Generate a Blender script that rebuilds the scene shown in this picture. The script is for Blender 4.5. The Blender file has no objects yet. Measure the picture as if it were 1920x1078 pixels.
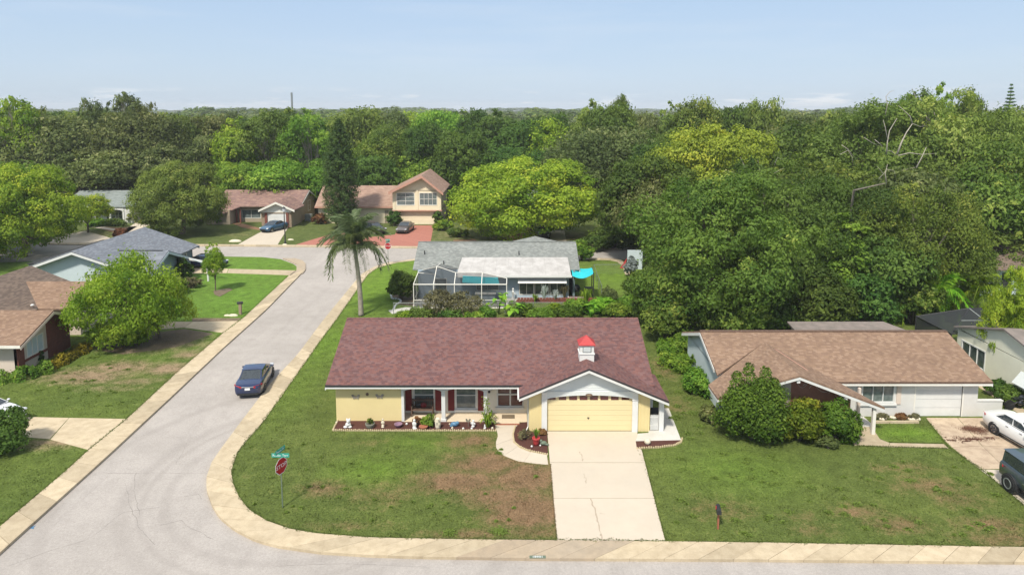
import bpy, bmesh, math, random
import numpy as np
from mathutils import Vector, Matrix

sc = bpy.context.scene
col = sc.collection
rnd = random.Random(7)

# ------------------------------------------------------------------ camera
F_PX, HZ, CAM_H, PITCH = 1280.0, 200.0, 18.7, math.radians(7.0)
Y0 = HZ + F_PX * math.tan(PITCH)
cam_d = bpy.data.cameras.new('camera')
cam = bpy.data.objects.new('camera', cam_d)
col.objects.link(cam)
cam_d.sensor_width = 36.0
cam_d.lens = 36.0 * F_PX / 1920.0
cam_d.shift_y = (Y0 - 539.0) / 1920.0
cam_d.clip_start = 0.5
cam_d.clip_end = 6000
cam.location = (0, 0, CAM_H)
cam.rotation_euler = (math.radians(90) - PITCH, 0, 0)
sc.camera = cam

# ------------------------------------------------------------------ light
SUN = Vector((-0.26, -0.55, 0.80)).normalized()      # direction towards the sun
elev = math.asin(SUN.z)
world = bpy.data.worlds.new('World')
sc.world = world
world.use_nodes = True
wn = world.node_tree
bg = wn.nodes['Background']
sky = wn.nodes.new('ShaderNodeTexSky')
sky.sky_type = 'NISHITA'
sky.sun_disc = False
sky.sun_elevation = elev
sky.sun_rotation = math.atan2(SUN.x, SUN.y)
sky.altitude = 10
sky.air_density = 1.0
sky.dust_density = 1.2
sky.ozone_density = 1.0
# thin high cloud veil over the whole sky, a few small cumulus low on the horizon
wt = wn.nodes.new('ShaderNodeTexCoord')
wmap = wn.nodes.new('ShaderNodeMapping'); wmap.inputs['Scale'].default_value = (1.0, 1.0, 6.0)
wn.links.new(wt.outputs['Generated'], wmap.inputs['Vector'])
wno = wn.nodes.new('ShaderNodeTexNoise'); wno.inputs['Scale'].default_value = 1.6; wno.inputs['Detail'].default_value = 5
wn.links.new(wmap.outputs['Vector'], wno.inputs['Vector'])
wr = wn.nodes.new('ShaderNodeMapRange')
wr.inputs['From Min'].default_value = 0.3; wr.inputs['From Max'].default_value = 0.75
wr.inputs['To Min'].default_value = 0.72; wr.inputs['To Max'].default_value = 0.92
wn.links.new(wno.outputs['Fac'], wr.inputs['Value'])
wmix = wn.nodes.new('ShaderNodeMix'); wmix.data_type = 'RGBA'
wn.links.new(wr.outputs['Result'], wmix.inputs['Factor'])
wn.links.new(sky.outputs['Color'], wmix.inputs[6])
wsep = wn.nodes.new('ShaderNodeSeparateXYZ'); wn.links.new(wt.outputs['Generated'], wsep.inputs[0])
wgr = wn.nodes.new('ShaderNodeValToRGB')
for _e, (_p, _c4) in zip([wgr.color_ramp.elements[0], wgr.color_ramp.elements[1], wgr.color_ramp.elements.new(0.25)], [(0.0, (.56, .68, .82, 1)), (1.0, (.27, .45, .76, 1)), (0.25, (.38, .55, .80, 1))]):
    _e.position = _p; _e.color = _c4
wn.links.new(wsep.outputs[2], wgr.inputs['Fac'])
wsc = wn.nodes.new('ShaderNodeVectorMath'); wsc.operation = 'SCALE'; wsc.inputs['Scale'].default_value = 8.0
wn.links.new(wgr.outputs['Color'], wsc.inputs[0])
wn.links.new(wsc.outputs[0], wmix.inputs[7])
# faint streaks high up and a few small cumulus low on the horizon
def cloud_layer(base_col, scale, loc, lo, hi, z0, z1, z2, z3, amt):
    mp = wn.nodes.new('ShaderNodeMapping'); mp.inputs['Scale'].default_value = scale; mp.inputs['Location'].default_value = loc
    wn.links.new(wt.outputs['Generated'], mp.inputs['Vector'])
    no = wn.nodes.new('ShaderNodeTexNoise'); no.inputs['Scale'].default_value = 1.0; no.inputs['Detail'].default_value = 7; no.inputs['Roughness'].default_value = .6
    wn.links.new(mp.outputs[0], no.inputs['Vector'])
    def mr(src, a, b, c, d):
        n = wn.nodes.new('ShaderNodeMapRange'); wn.links.new(src, n.inputs['Value'])
        for k, x in zip(('From Min', 'From Max', 'To Min', 'To Max'), (a, b, c, d)): n.inputs[k].default_value = x
        return n.outputs['Result']
    def mul(a, b):
        n = wn.nodes.new('ShaderNodeMath'); n.operation = 'MULTIPLY'; wn.links.new(a, n.inputs[0])
        if isinstance(b, float): n.inputs[1].default_value = b
        else: wn.links.new(b, n.inputs[1])
        return n.outputs[0]
    f = mul(mul(mul(mr(no.outputs['Fac'], lo, hi, 0, 1), mr(wsep.outputs[2], z0, z1, 0, 1)), mr(wsep.outputs[2], z2, z3, 1, 0)), amt)
    mx = wn.nodes.new('ShaderNodeMix'); mx.data_type = 'RGBA'; wn.links.new(f, mx.inputs['Factor']); wn.links.new(base_col, mx.inputs[6]); mx.inputs[7].default_value = (6.4, 6.6, 6.8, 1)
    return mx.outputs[2]
_sk = cloud_layer(wmix.outputs[2], (9, 9, 70), (3, 1, 0), .545, .64, -.01, .004, .012, .028, .85)
_sk = cloud_layer(_sk, (2.2, 5, 22), (1.5, 2, 0), .50, .80, .02, .06, .8, 1.0, .22)
wn.links.new(_sk, bg.inputs['Color'])
bg.inputs['Strength'].default_value = 0.082

sd = bpy.data.lights.new('sun', 'SUN')
sd.energy = 3.1
sd.angle = math.radians(5.5)
sd.color = (1.0, 0.94, 0.83)
sun = bpy.data.objects.new('sun', sd)
col.objects.link(sun)
sun.rotation_euler = SUN.to_track_quat('Z', 'Y').to_euler()

sc.view_settings.view_transform = 'Standard'
sc.view_settings.look = 'None'
sc.view_settings.exposure = 0.75
sc.view_settings.gamma = 1
sc.view_settings.use_curve_mapping = False
sc.cycles.max_bounces = 7
sc.cycles.diffuse_bounces = 3
sc.cycles.glossy_bounces = 3
sc.cycles.transmission_bounces = 3
sc.cycles.transparent_max_bounces = 6

# ------------------------------------------------------------------ survey helpers: photo point -> place in the world
_s, _c = math.sin(PITCH), math.cos(PITCH)
def ray(x, y):
    v = (y - Y0) / F_PX
    return Vector(((x - 960.0) / F_PX, _c - v * _s, -_s - v * _c))
def G(x, y, z=0.1):
    d = ray(x, y); t = (z - CAM_H) / d.z
    return Vector((d.x * t, d.y * t, z))
def GY(x, y, Yw):
    d = ray(x, y); t = Yw / d.y
    return Vector((d.x * t, Yw, CAM_H + d.z * t))
def XatY(x, Yw, z=0.1):
    dep = Yw * _c - (z - CAM_H) * _s
    return (x - 960.0) / F_PX * dep
def g2(pts, z=0.1):
    return [(G(x, y, z).x, G(x, y, z).y) for x, y in pts]

# ------------------------------------------------------------------ materials
def new_mat(name):
    m = bpy.data.materials.new(name); m.use_nodes = True
    nt = m.node_tree
    b = nt.nodes['Principled BSDF']
    return m, nt, b
def N(nt, t, **kw):
    n = nt.nodes.new(t)
    for k, v in kw.items():
        if k in n.inputs: n.inputs[k].default_value = v
        else: setattr(n, k, v)
    return n
def L(nt, a, b): nt.links.new(a, b)
def rgba(c, a=1.0): return (c[0], c[1], c[2], a)
def noise_n(nt, vec, scale, detail=4, rough=0.55):
    n = N(nt, 'ShaderNodeTexNoise', Scale=scale, Detail=detail, Roughness=rough)
    if vec is not None: L(nt, vec, n.inputs['Vector'])
    return n.outputs['Fac']
def mixc(nt, fac, a, b, mode='MIX'):
    n = nt.nodes.new('ShaderNodeMix'); n.data_type = 'RGBA'; n.blend_type = mode
    for sock, v in ((n.inputs['Factor'], fac), (n.inputs[6], a), (n.inputs[7], b)):
        if hasattr(v, 'is_linked') or hasattr(v, 'links'): L(nt, v, sock)
        elif isinstance(v, (int, float)): sock.default_value = v
        else: sock.default_value = rgba(v)
    return n.outputs[2]
def mathn(nt, op, a, b=None, c=None):
    n = nt.nodes.new('ShaderNodeMath'); n.operation = op
    for i, v in enumerate((a, b, c)):
        if v is None: continue
        if isinstance(v, (int, float)): n.inputs[i].default_value = v
        else: L(nt, v, n.inputs[i])
    return n.outputs[0]
def maprange(nt, v, a, b, c=0.0, d=1.0):
    n = nt.nodes.new('ShaderNodeMapRange')
    L(nt, v, n.inputs['Value'])
    for k, x in zip(('From Min', 'From Max', 'To Min', 'To Max'), (a, b, c, d)): n.inputs[k].default_value = x
    return n.outputs['Result']
def ramp(nt, fac, stops, interp='LINEAR'):
    n = nt.nodes.new('ShaderNodeValToRGB'); cr = n.color_ramp; cr.interpolation = interp
    while len(cr.elements) < len(stops): cr.elements.new(0.5)
    for e, (p, c) in zip(cr.elements, stops): e.position = p; e.color = rgba(c)
    L(nt, fac, n.inputs['Fac']); return n.outputs['Color']
def bumpn(nt, h, strength, dist=0.02):
    n = N(nt, 'ShaderNodeBump', Strength=strength, Distance=dist); L(nt, h, n.inputs['Height'])
    return n.outputs['Normal']
def objc(nt): return nt.nodes.new('ShaderNodeTexCoord').outputs['Object']
def rand_o(nt): return nt.nodes.new('ShaderNodeObjectInfo').outputs['Random']

def plain(name, c1, c2=None, scale=3.0, rough=0.7, bump=0.0, bscale=None, metal=0.0, rn=0.0, spec=0.4, coat=0.0, detail=5):
    m, nt, b = new_mat(name)
    v = objc(nt)
    if c2 is None: c2 = tuple(x * 0.82 for x in c1)
    f = maprange(nt, noise_n(nt, v, scale, detail, 0.6), 0.33, 0.67)
    c = mixc(nt, f, c1, c2)
    if rn:
        r = maprange(nt, rand_o(nt), 0, 1, 1 - rn, 1 + rn)
        cc = nt.nodes.new('ShaderNodeCombineColor')
        for i in range(3): L(nt, r, cc.inputs[i])
        c = mixc(nt, 1.0, c, cc.outputs[0], 'MULTIPLY')
    L(nt, c, b.inputs['Base Color'])
    b.inputs['Roughness'].default_value = rough
    b.inputs['Metallic'].default_value = metal
    b.inputs['Specular IOR Level'].default_value = spec
    b.inputs['Coat Weight'].default_value = coat
    b.inputs['Coat Roughness'].default_value = 0.06
    if bump:
        L(nt, bumpn(nt, noise_n(nt, v, bscale or scale * 8, 4), bump), b.inputs['Normal'])
    return m

def concrete_mat(name, c1, c2, stain, stain_amt=0.5, rn=0.08):
    m, nt, b = new_mat(name)
    g = nt.nodes.new('ShaderNodeNewGeometry').outputs['Position']
    big = maprange(nt, noise_n(nt, g, 0.35, 5, 0.6), 0.38, 0.68)
    mid = maprange(nt, noise_n(nt, g, 2.2, 6, 0.7), 0.4, 0.75)
    fine = noise_n(nt, g, 40, 3, 0.7)
    c = mixc(nt, big, c1, c2)
    c = mixc(nt, mathn(nt, 'MULTIPLY', mid, stain_amt), c, stain)
    r = maprange(nt, rand_o(nt), 0, 1, 1 - rn, 1 + rn)
    f2 = mathn(nt, 'MULTIPLY', r, maprange(nt, fine, 0.3, 0.7, 0.93, 1.06))
    cc = nt.nodes.new('ShaderNodeCombineColor')
    for i in range(3): L(nt, f2, cc.inputs[i])
    c = mixc(nt, 1.0, c, cc.outputs[0], 'MULTIPLY')
    L(nt, c, b.inputs['Base Color']); b.inputs['Roughness'].default_value = 0.9
    b.inputs['Specular IOR Level'].default_value = 0.25
    L(nt, bumpn(nt, fine, 0.25, 0.01), b.inputs['Normal'])
    return m

def shingle_mat(name, cols, w=0.30, h=0.145, blotch=None, blot_amt=0.4):
    """asphalt shingles: rows and tabs from the roof's own metre UVs, each tab one of several blended granule colours"""
    m, nt, b = new_mat(name)
    uv = nt.nodes.new('ShaderNodeUVMap').outputs['UV']
    sp = nt.nodes.new('ShaderNodeSeparateXYZ'); L(nt, uv, sp.inputs[0])
    row = mathn(nt, 'FLOOR', mathn(nt, 'DIVIDE', sp.outputs[1], h))
    off = mathn(nt, 'MULTIPLY', row, 0.37)
    ux = mathn(nt, 'ADD', mathn(nt, 'DIVIDE', sp.outputs[0], w), off)
    colm = mathn(nt, 'FLOOR', ux)
    cv = nt.nodes.new('ShaderNodeCombineXYZ'); L(nt, colm, cv.inputs[0]); L(nt, row, cv.inputs[1])
    wnn = N(nt, 'ShaderNodeTexWhiteNoise', noise_dimensions='2D'); L(nt, cv.outputs[0], wnn.inputs['Vector'])
    n = len(cols)
    c = ramp(nt, wnn.outputs['Value'], [(i / n, cc) for i, cc in enumerate(cols)], 'CONSTANT')
    g = nt.nodes.new('ShaderNodeNewGeometry').outputs['Position']
    fine = noise_n(nt, g, 22, 3, 0.8)
    big = noise_n(nt, g, 0.5, 4, 0.6)
    mid = noise_n(nt, g, 2.6, 4, 0.7)
    if blotch is not None:
        c = mixc(nt, mathn(nt, 'MULTIPLY', maprange(nt, mid, 0.52, 0.72), blot_amt), c, blotch)
    f = mathn(nt, 'MULTIPLY', maprange(nt, fine, 0.3, 0.7, 0.86, 1.12), maprange(nt, big, 0.3, 0.7, 0.93, 1.07))
    cc = nt.nodes.new('ShaderNodeCombineColor')
    for i in range(3): L(nt, f, cc.inputs[i])
    c = mixc(nt, 1.0, c, cc.outputs[0], 'MULTIPLY')
    L(nt, c, b.inputs['Base Color'])
    fr = mathn(nt, 'FRACT', mathn(nt, 'DIVIDE', sp.outputs[1], h))
    fu = mathn(nt, 'FRACT', ux)
    hgt = mathn(nt, 'ADD', mathn(nt, 'MULTIPLY', mathn(nt, 'SUBTRACT', 1.0, fr), 0.7), mathn(nt, 'MULTIPLY', mathn(nt, 'GREATER_THAN', fu, 0.06), 0.25))
    hgt = mathn(nt, 'ADD', hgt, mathn(nt, 'MULTIPLY', wnn.outputs['Value'], 0.25))
    L(nt, bumpn(nt, hgt, 0.8, 0.012), b.inputs['Normal'])
    b.inputs['Roughness'].default_value = 0.92; b.inputs['Specular IOR Level'].default_value = 0.2
    return m

def brick_mat(name, c1, c2, mortar, bw=0.22, bh=0.075):
    m, nt, b = new_mat(name)
    g = nt.nodes.new('ShaderNodeNewGeometry')
    sp = nt.nodes.new('ShaderNodeSeparateXYZ'); L(nt, g.outputs['Position'], sp.inputs[0])
    cv = nt.nodes.new('ShaderNodeCombineXYZ')
    L(nt, mathn(nt, 'ADD', sp.outputs[0], sp.outputs[1]), cv.inputs[0]); L(nt, sp.outputs[2], cv.inputs[1])
    br = N(nt, 'ShaderNodeTexBrick', Scale=1.0)
    br.inputs['Color1'].default_value = rgba(c1); br.inputs['Color2'].default_value = rgba(c2); br.inputs['Mortar'].default_value = rgba(mortar)
    br.inputs['Brick Width'].default_value = bw; br.inputs['Row Height'].default_value = bh; br.inputs['Mortar Size'].default_value = 0.008
    L(nt, cv.outputs[0], br.inputs['Vector'])
    c = mixc(nt, maprange(nt, noise_n(nt, g.outputs['Position'], 6, 4), 0.35, 0.7, 0, 0.5), br.outputs['Color'], tuple(x * 0.6 for x in c1))
    L(nt, c, b.inputs['Base Color']); L(nt, bumpn(nt, mathn(nt, 'SUBTRACT', 1.0, br.outputs['Fac']), 0.6, 0.01), b.inputs['Normal'])
    b.inputs['Roughness'].default_value = 0.9
    return m

def lawn_mat(name, ca, cb, dry, dry_base, patches=(), lush=None, lush_patches=()):
    """grass colour: two greens, dry turf where the noise and the listed worn patches say so"""
    m, nt, b = new_mat(name)
    g = nt.nodes.new('ShaderNodeNewGeometry').outputs['Position']
    n1 = noise_n(nt, g, 0.22, 5, 0.6); n2 = noise_n(nt, g, 1.3, 6, 0.7); n3 = noise_n(nt, g, 9.0, 5, 0.75); n4 = noise_n(nt, g, 45, 2, 0.6)
    c = mixc(nt, maprange(nt, n1, 0.35, 0.65), ca, cb)
    def mask(ps):
        tot = None
        for (px, py, rx, ry, st) in ps:
            mp = N(nt, 'ShaderNodeMapping'); L(nt, g, mp.inputs['Vector'])
            mp.vector_type = 'TEXTURE'
            mp.inputs['Location'].default_value = (px, py, 0); mp.inputs['Scale'].default_value = (rx, ry, 1000)
            ln = nt.nodes.new('ShaderNodeVectorMath'); ln.operation = 'LENGTH'; L(nt, mp.outputs[0], ln.inputs[0])
            v = maprange(nt, ln.outputs['Value'], 1.25, 0.2, 0, st)
            tot = v if tot is None else mathn(nt, 'MAXIMUM', tot, v)
        return tot
    tot = mask(patches)
    base = mathn(nt, 'ADD', mathn(nt, 'MULTIPLY', n2, 0.55), mathn(nt, 'MULTIPLY', n3, 0.45))
    if tot is not None:
        base = mathn(nt, 'ADD', base, mathn(nt, 'MULTIPLY', tot, 0.28))
    f = maprange(nt, base, 0.60 - dry_base, 0.86 - dry_base)
    if lush_patches:
        lt = mask(lush_patches)
        c = mixc(nt, mathn(nt, 'MULTIPLY', lt, maprange(nt, n2, 0.3, 0.7, 0.6, 1.0)), c, lush)
    c = mixc(nt, f, c, dry)
    k = mathn(nt, 'MULTIPLY', maprange(nt, n3, 0.3, 0.7, 0.62, 1.36), maprange(nt, n4, 0.3, 0.7, 0.75, 1.25))
    k = mathn(nt, 'MULTIPLY', k, maprange(nt, n2, 0.35, 0.65, 0.80, 1.18))
    cc = nt.nodes.new('ShaderNodeCombineColor')
    for i in range(3): L(nt, k, cc.inputs[i])
    c = mixc(nt, 1.0, c, cc.outputs[0], 'MULTIPLY')
    L(nt, c, b.inputs['Base Color']); b.inputs['Roughness'].default_value = 0.95; b.inputs['Specular IOR Level'].default_value = 0.1
    L(nt, bumpn(nt, mathn(nt, 'ADD', n3, mathn(nt, 'MULTIPLY', n4, 0.6)), 0.9, 0.09), b.inputs['Normal'])
    return m

def leaf_mat(name, dark, light, accent=None, trans=0.36, hue=0.018, val=0.16):
    m, nt, b = new_mat(name)
    a = N(nt, 'ShaderNodeAttribute', attribute_name='tint')
    t = a.outputs['Fac']
    c = mixc(nt, t, dark, light)
    if accent is not None:
        c = mixc(nt, maprange(nt, t, 0.86, 1.0, 0, 0.8), c, accent)
    hs = nt.nodes.new('ShaderNodeHueSaturation')
    r = rand_o(nt)
    L(nt, maprange(nt, r, 0, 1, 0.5 - hue, 0.5 + hue * 0.6), hs.inputs['Hue'])
    L(nt, maprange(nt, mathn(nt, 'FRACT', mathn(nt, 'MULTIPLY', r, 7.31)), 0, 1, 1 - val, 1 + val), hs.inputs['Value'])
    L(nt, c, hs.inputs['Color'])
    c = hs.outputs['Color']
    L(nt, c, b.inputs['Base Color']); b.inputs['Roughness'].default_value = 0.55; b.inputs['Specular IOR Level'].default_value = 0.12
    tr = nt.nodes.new('ShaderNodeBsdfTranslucent')
    L(nt, mixc(nt, 1.0, c, (1.25, 1.3, 0.7), 'MULTIPLY'), tr.inputs['Color'])
    mx = nt.nodes.new('ShaderNodeMixShader'); mx.inputs[0].default_value = trans
    out = nt.nodes['Material Output']
    L(nt, b.outputs[0], mx.inputs[1]); L(nt, tr.outputs[0], mx.inputs[2]); L(nt, mx.outputs[0], out.inputs['Surface'])
    return m

def screen_mat(name, c, alpha):
    m, nt, b = new_mat(name)
    g = noise_n(nt, objc(nt), 0.8, 3)
    L(nt, mixc(nt, g, c, tuple(x * 0.7 for x in c)), b.inputs['Base Color'])
    b.inputs['Alpha'].default_value = alpha; b.inputs['Roughness'].default_value = 0.9
    return m

MT = {}
MT['white'] = plain('white_paint', (0.66, 0.66, 0.64), (0.60, 0.60, 0.575), 1.5, 0.6, 0.05)
MT['trim'] = plain('warm_white_trim', (0.74, 0.72, 0.66), (0.64, 0.61, 0.54), 1.2, 0.6, 0.05)
MT['gable'] = plain('gable_siding_white', (0.62, 0.65, 0.64), (0.56, 0.59, 0.58), 1.0, 0.6)
MT['yellow'] = plain('yellow_stucco', (0.68, 0.56, 0.285), (0.64, 0.525, 0.265), 0.9, 0.85, 0.25, 60)
MT['yellow_door'] = plain('yellow_garage_paint', (0.67, 0.565, 0.325), (0.64, 0.54, 0.31), 0.6, 0.6, 0.04, 30)
MT['porchwall'] = plain('porch_wall_cream', (0.76, 0.72, 0.62), (0.72, 0.68, 0.58), 1.0, 0.8)
MT['shutter'] = plain('burgundy_shutter', (0.20, 0.022, 0.022), (0.16, 0.018, 0.018), 2, 0.5)
MT['glass'] = plain('window_glass', (0.035, 0.05, 0.05), (0.09, 0.11, 0.11), 2.5, 0.06, spec=0.9)
MT['glass_l'] = plain('curtained_glass', (0.16, 0.19, 0.19), (0.09, 0.11, 0.11), 3.5, 0.08, spec=0.8)
MT['glass_red'] = plain('burgundy_blind_glass', (0.085, 0.012, 0.014), (0.06, 0.01, 0.012), 2, 0.15, spec=0.7)
MT['dark'] = plain('dark_grey', (0.03, 0.03, 0.032), None, 3, 0.6)
MT['black'] = plain('black_rubber', (0.015, 0.015, 0.016), None, 3, 0.75)
MT['chrome'] = plain('bright_metal', (0.55, 0.56, 0.58), None, 3, 0.25, metal=0.9)
MT['steel'] = plain('galvanised_steel', (0.28, 0.30, 0.29), (0.20, 0.22, 0.21), 8, 0.5, metal=0.4)
MT['wood'] = plain('weathered_wood', (0.16, 0.10, 0.07), (0.09, 0.055, 0.04), 6, 0.8, 0.2, 40)
MT['bark'] = plain('bark', (0.16, 0.13, 0.10), (0.08, 0.065, 0.05), 3, 0.95, 0.5, 14)
MT['bark_l'] = plain('pale_bark', (0.34, 0.30, 0.25), (0.20, 0.17, 0.14), 3, 0.9, 0.4, 14)
MT['asphalt_plain'] = concrete_mat('worn_asphalt', (0.345, 0.315, 0.292), (0.40, 0.366, 0.34), (0.26, 0.236, 0.215), 0.35, 0.0)
def road_mat():
    m, nt, b = new_mat('road_asphalt')
    g = nt.nodes.new('ShaderNodeNewGeometry').outputs['Position']
    big = maprange(nt, noise_n(nt, g, 0.16, 4, 0.6), 0.36, 0.66)
    mid = maprange(nt, noise_n(nt, g, 1.1, 6, 0.72), 0.45, 0.8)
    fine = noise_n(nt, g, 34, 3, 0.8); grit = noise_n(nt, g, 9, 5, 0.8)
    c = mixc(nt, big, (0.345, 0.315, 0.288), (0.405, 0.370, 0.340))
    c = mixc(nt, mathn(nt, 'MULTIPLY', mid, 0.6), c, (0.26, 0.235, 0.215))
    mp = N(nt, 'ShaderNodeMapping'); L(nt, g, mp.inputs['Vector']); mp.inputs['Scale'].default_value = (1.3, 0.05, 1); mp.inputs['Rotation'].default_value = (0, 0, 0.03)
    lane = maprange(nt, noise_n(nt, mp.outputs[0], 1.0, 3, 0.5), 0.5, 0.75)
    c = mixc(nt, mathn(nt, 'MULTIPLY', lane, 0.35), c, (0.28, 0.255, 0.235))
    cc0 = G(590, 890, 0)                                  # tyre-worn arcs where cars turn the corner
    tot = None
    for (px, py, w_) in ((240, 930, .5), (262, 990, .22), (330, 900, .35), (150, 900, .4)):
        q = G(px, py, 0); r_ = (q - cc0).length
        vs = nt.nodes.new('ShaderNodeVectorMath'); vs.operation = 'DISTANCE'; L(nt, g, vs.inputs[0]); vs.inputs[1].default_value = cc0
        d_ = mathn(nt, 'ABSOLUTE', mathn(nt, 'SUBTRACT', vs.outputs['Value'], r_)); v_ = maprange(nt, d_, w_, w_ * .3, 0, 1)
        tot = v_ if tot is None else mathn(nt, 'MAXIMUM', tot, v_)
    c = mixc(nt, mathn(nt, 'MULTIPLY', mathn(nt, 'MULTIPLY', tot, grit), 0.5), c, (0.25, 0.225, 0.205))
    cc = nt.nodes.new('ShaderNodeCombineColor'); f = mathn(nt, 'MULTIPLY', maprange(nt, fine, 0.3, 0.7, 0.80, 1.18), maprange(nt, grit, 0.3, 0.7, 0.82, 1.16))
    for i in range(3): L(nt, f, cc.inputs[i])
    L(nt, mixc(nt, 1.0, c, cc.outputs[0], 'MULTIPLY'), b.inputs['Base Color']); b.inputs['Roughness'].default_value = 0.9; b.inputs['Specular IOR Level'].default_value = 0.3
    L(nt, bumpn(nt, fine, 0.3, 0.01), b.inputs['Normal'])
    return m
MT['asphalt'] = road_mat()
MT['walk'] = concrete_mat('sidewalk_concrete', (0.485, 0.40, 0.275), (0.445, 0.37, 0.26), (0.29, 0.225, 0.145), 0.7, 0.15)
MT['walk_grey'] = concrete_mat('stained_sidewalk_concrete', (0.36, 0.295, 0.22), (0.42, 0.33, 0.23), (0.24, 0.20, 0.15), 0.6, 0.08)
MT['drive'] = concrete_mat('driveway_concrete', (0.53, 0.46, 0.37), (0.49, 0.43, 0.35), (0.44, 0.37, 0.28), 0.25, 0.03)
MT['drive_stain'] = concrete_mat('stained_driveway_concrete', (0.42, 0.33, 0.24), (0.50, 0.40, 0.29), (0.25, 0.18, 0.13), 0.8, 0.06)
MT['porchfloor'] = concrete_mat('porch_floor', (0.66, 0.55, 0.40), (0.60, 0.50, 0.37), (0.5, 0.4, 0.3), 0.2, 0.0)
MT['slabwhite'] = concrete_mat('pale_patio_concrete', (0.52, 0.50, 0.45), (0.58, 0.56, 0.52), (0.40, 0.38, 0.33), 0.4, 0.0)
MT['dirt'] = concrete_mat('bare_dirt', (0.15, 0.115, 0.075), (0.21, 0.16, 0.105), (0.09, 0.07, 0.05), 0.6, 0.0)
MT['forestfloor'] = plain('forest_floor', (0.035, 0.042, 0.018), (0.05, 0.045, 0.024), 0.3, 0.95, 0.5, 4)
MT['mulch'] = plain('red_mulch', (0.10, 0.035, 0.024), (0.055, 0.022, 0.018), 14, 0.95, 0.9, 30)
MT['tan_mulch'] = plain('pine_straw', (0.26, 0.15, 0.08), (0.17, 0.095, 0.05), 6, 0.95, 0.6, 30)
MT['paver'] = brick_mat('red_paver', (0.42, 0.165, 0.12), (0.36, 0.135, 0.10), (0.26, 0.13, 0.10), 0.3, 0.15)
MT['roof_main'] = shingle_mat('burgundy_shingles', [(0.160, 0.078, 0.070), (0.136, 0.067, 0.062), (0.177, 0.086, 0.075), (0.148, 0.081, 0.078), (0.118, 0.063, 0.062), (0.168, 0.093, 0.087)], 0.2, 0.14, (0.115, 0.095, 0.105), 0.15)
MT['roof_tan'] = shingle_mat('tan_shingles', [(0.235, 0.155, 0.105), (0.205, 0.133, 0.091), (0.262, 0.178, 0.124), (0.218, 0.143, 0.100), (0.188, 0.122, 0.086)], 0.22, 0.14, (0.21, 0.13, 0.105), 0.08)
MT['roof_grey'] = shingle_mat('blue_grey_shingles', [(0.17, 0.185, 0.21), (0.145, 0.16, 0.185), (0.20, 0.215, 0.24), (0.155, 0.165, 0.185)], 0.34, 0.145)
MT['roof_mid'] = shingle_mat('grey_green_shingles', [(0.20, 0.212, 0.20), (0.175, 0.187, 0.178), (0.225, 0.238, 0.226), (0.19, 0.20, 0.19), (0.245, 0.256, 0.24)], 0.25, 0.16, (0.13, 0.145, 0.13), 0.2)
MT['roof_brown'] = shingle_mat('brown_shingles', [(0.16, 0.12, 0.095), (0.135, 0.10, 0.08), (0.18, 0.135, 0.105), (0.12, 0.09, 0.072)], 0.34, 0.145)
MT['roof_pink'] = shingle_mat('rose_brown_shingles', [(0.24, 0.15, 0.125), (0.19, 0.12, 0.105), (0.27, 0.175, 0.14), (0.21, 0.13, 0.115)], 0.5, 0.22, (0.15, 0.10, 0.09), 0.5)
MT['roof_sage'] = shingle_mat('sage_shingles', [(0.20, 0.225, 0.215), (0.175, 0.20, 0.19), (0.22, 0.245, 0.235)], 0.5, 0.22)
MT['roof_white'] = plain('white_panel_roof', (0.46, 0.445, 0.43), (0.34, 0.325, 0.31), 1.6, 0.75)
MT['roof_old'] = plain('weathered_rolled_roof', (0.24, 0.20, 0.18), (0.16, 0.14, 0.125), 1.5, 0.9, 0.3)
MT['brick'] = brick_mat('red_brick', (0.22, 0.055, 0.035), (0.16, 0.04, 0.03), (0.20, 0.12, 0.09))
MT['brick_tan'] = brick_mat('tan_brick', (0.34, 0.25, 0.17), (0.28, 0.20, 0.13), (0.3, 0.25, 0.2))
MT['cream'] = plain('cream_stucco', (0.78, 0.68, 0.49), (0.72, 0.62, 0.44), 1.0, 0.85)
MT['peach'] = plain('peach_trim', (0.48, 0.27, 0.20), (0.42, 0.23, 0.17), 2, 0.8)
MT['whitewall'] = plain('white_stucco', (0.62, 0.61, 0.585), (0.56, 0.545, 0.51), 1.0, 0.85, 0.2, 50)
MT['blushwall'] = plain('blush_stucco', (0.62, 0.52, 0.44), (0.56, 0.47, 0.40), 1.0, 0.85)
MT['bluewall'] = plain('pale_blue_stucco', (0.50, 0.57, 0.60), (0.46, 0.53, 0.56), 1.0, 0.85)
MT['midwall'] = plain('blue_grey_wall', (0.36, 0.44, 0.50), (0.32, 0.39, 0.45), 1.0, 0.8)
MT['tealshade'] = plain('teal_grey_shaded_wall', (0.17, 0.23, 0.24), (0.15, 0.20, 0.21), 1.0, 0.8)  # shade of right-facing blue walls put into the colour; also on the lean-to
MT['tan_creamshade'] = plain('tan_wall_and_cream_shade', (0.36, 0.30, 0.22), (0.32, 0.26, 0.19), 1.0, 0.85)  # real tan walls; also painted shade on the cream house's right side
MT['sagewall'] = plain('pale_sage_wall', (0.76, 0.74, 0.60), (0.70, 0.68, 0.55), 1.0, 0.85)
MT['aqua'] = plain('turquoise_fabric', (0.02, 0.48, 0.53), (0.016, 0.42, 0.47), 2, 0.7)
MT['red'] = plain('red_paint', (0.42, 0.045, 0.045), (0.38, 0.04, 0.04), 3, 0.6)
MT['stopred'] = plain('sign_red', (0.40, 0.01, 0.02), (0.36, 0.01, 0.018), 3, 0.4)
MT['signgreen'] = plain('street_sign_green', (0.02, 0.30, 0.22), (0.018, 0.26, 0.19), 3, 0.4)
MT['signwhite'] = plain('sign_white', (0.78, 0.78, 0.78), (0.7, 0.7, 0.7), 3, 0.4)
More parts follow.
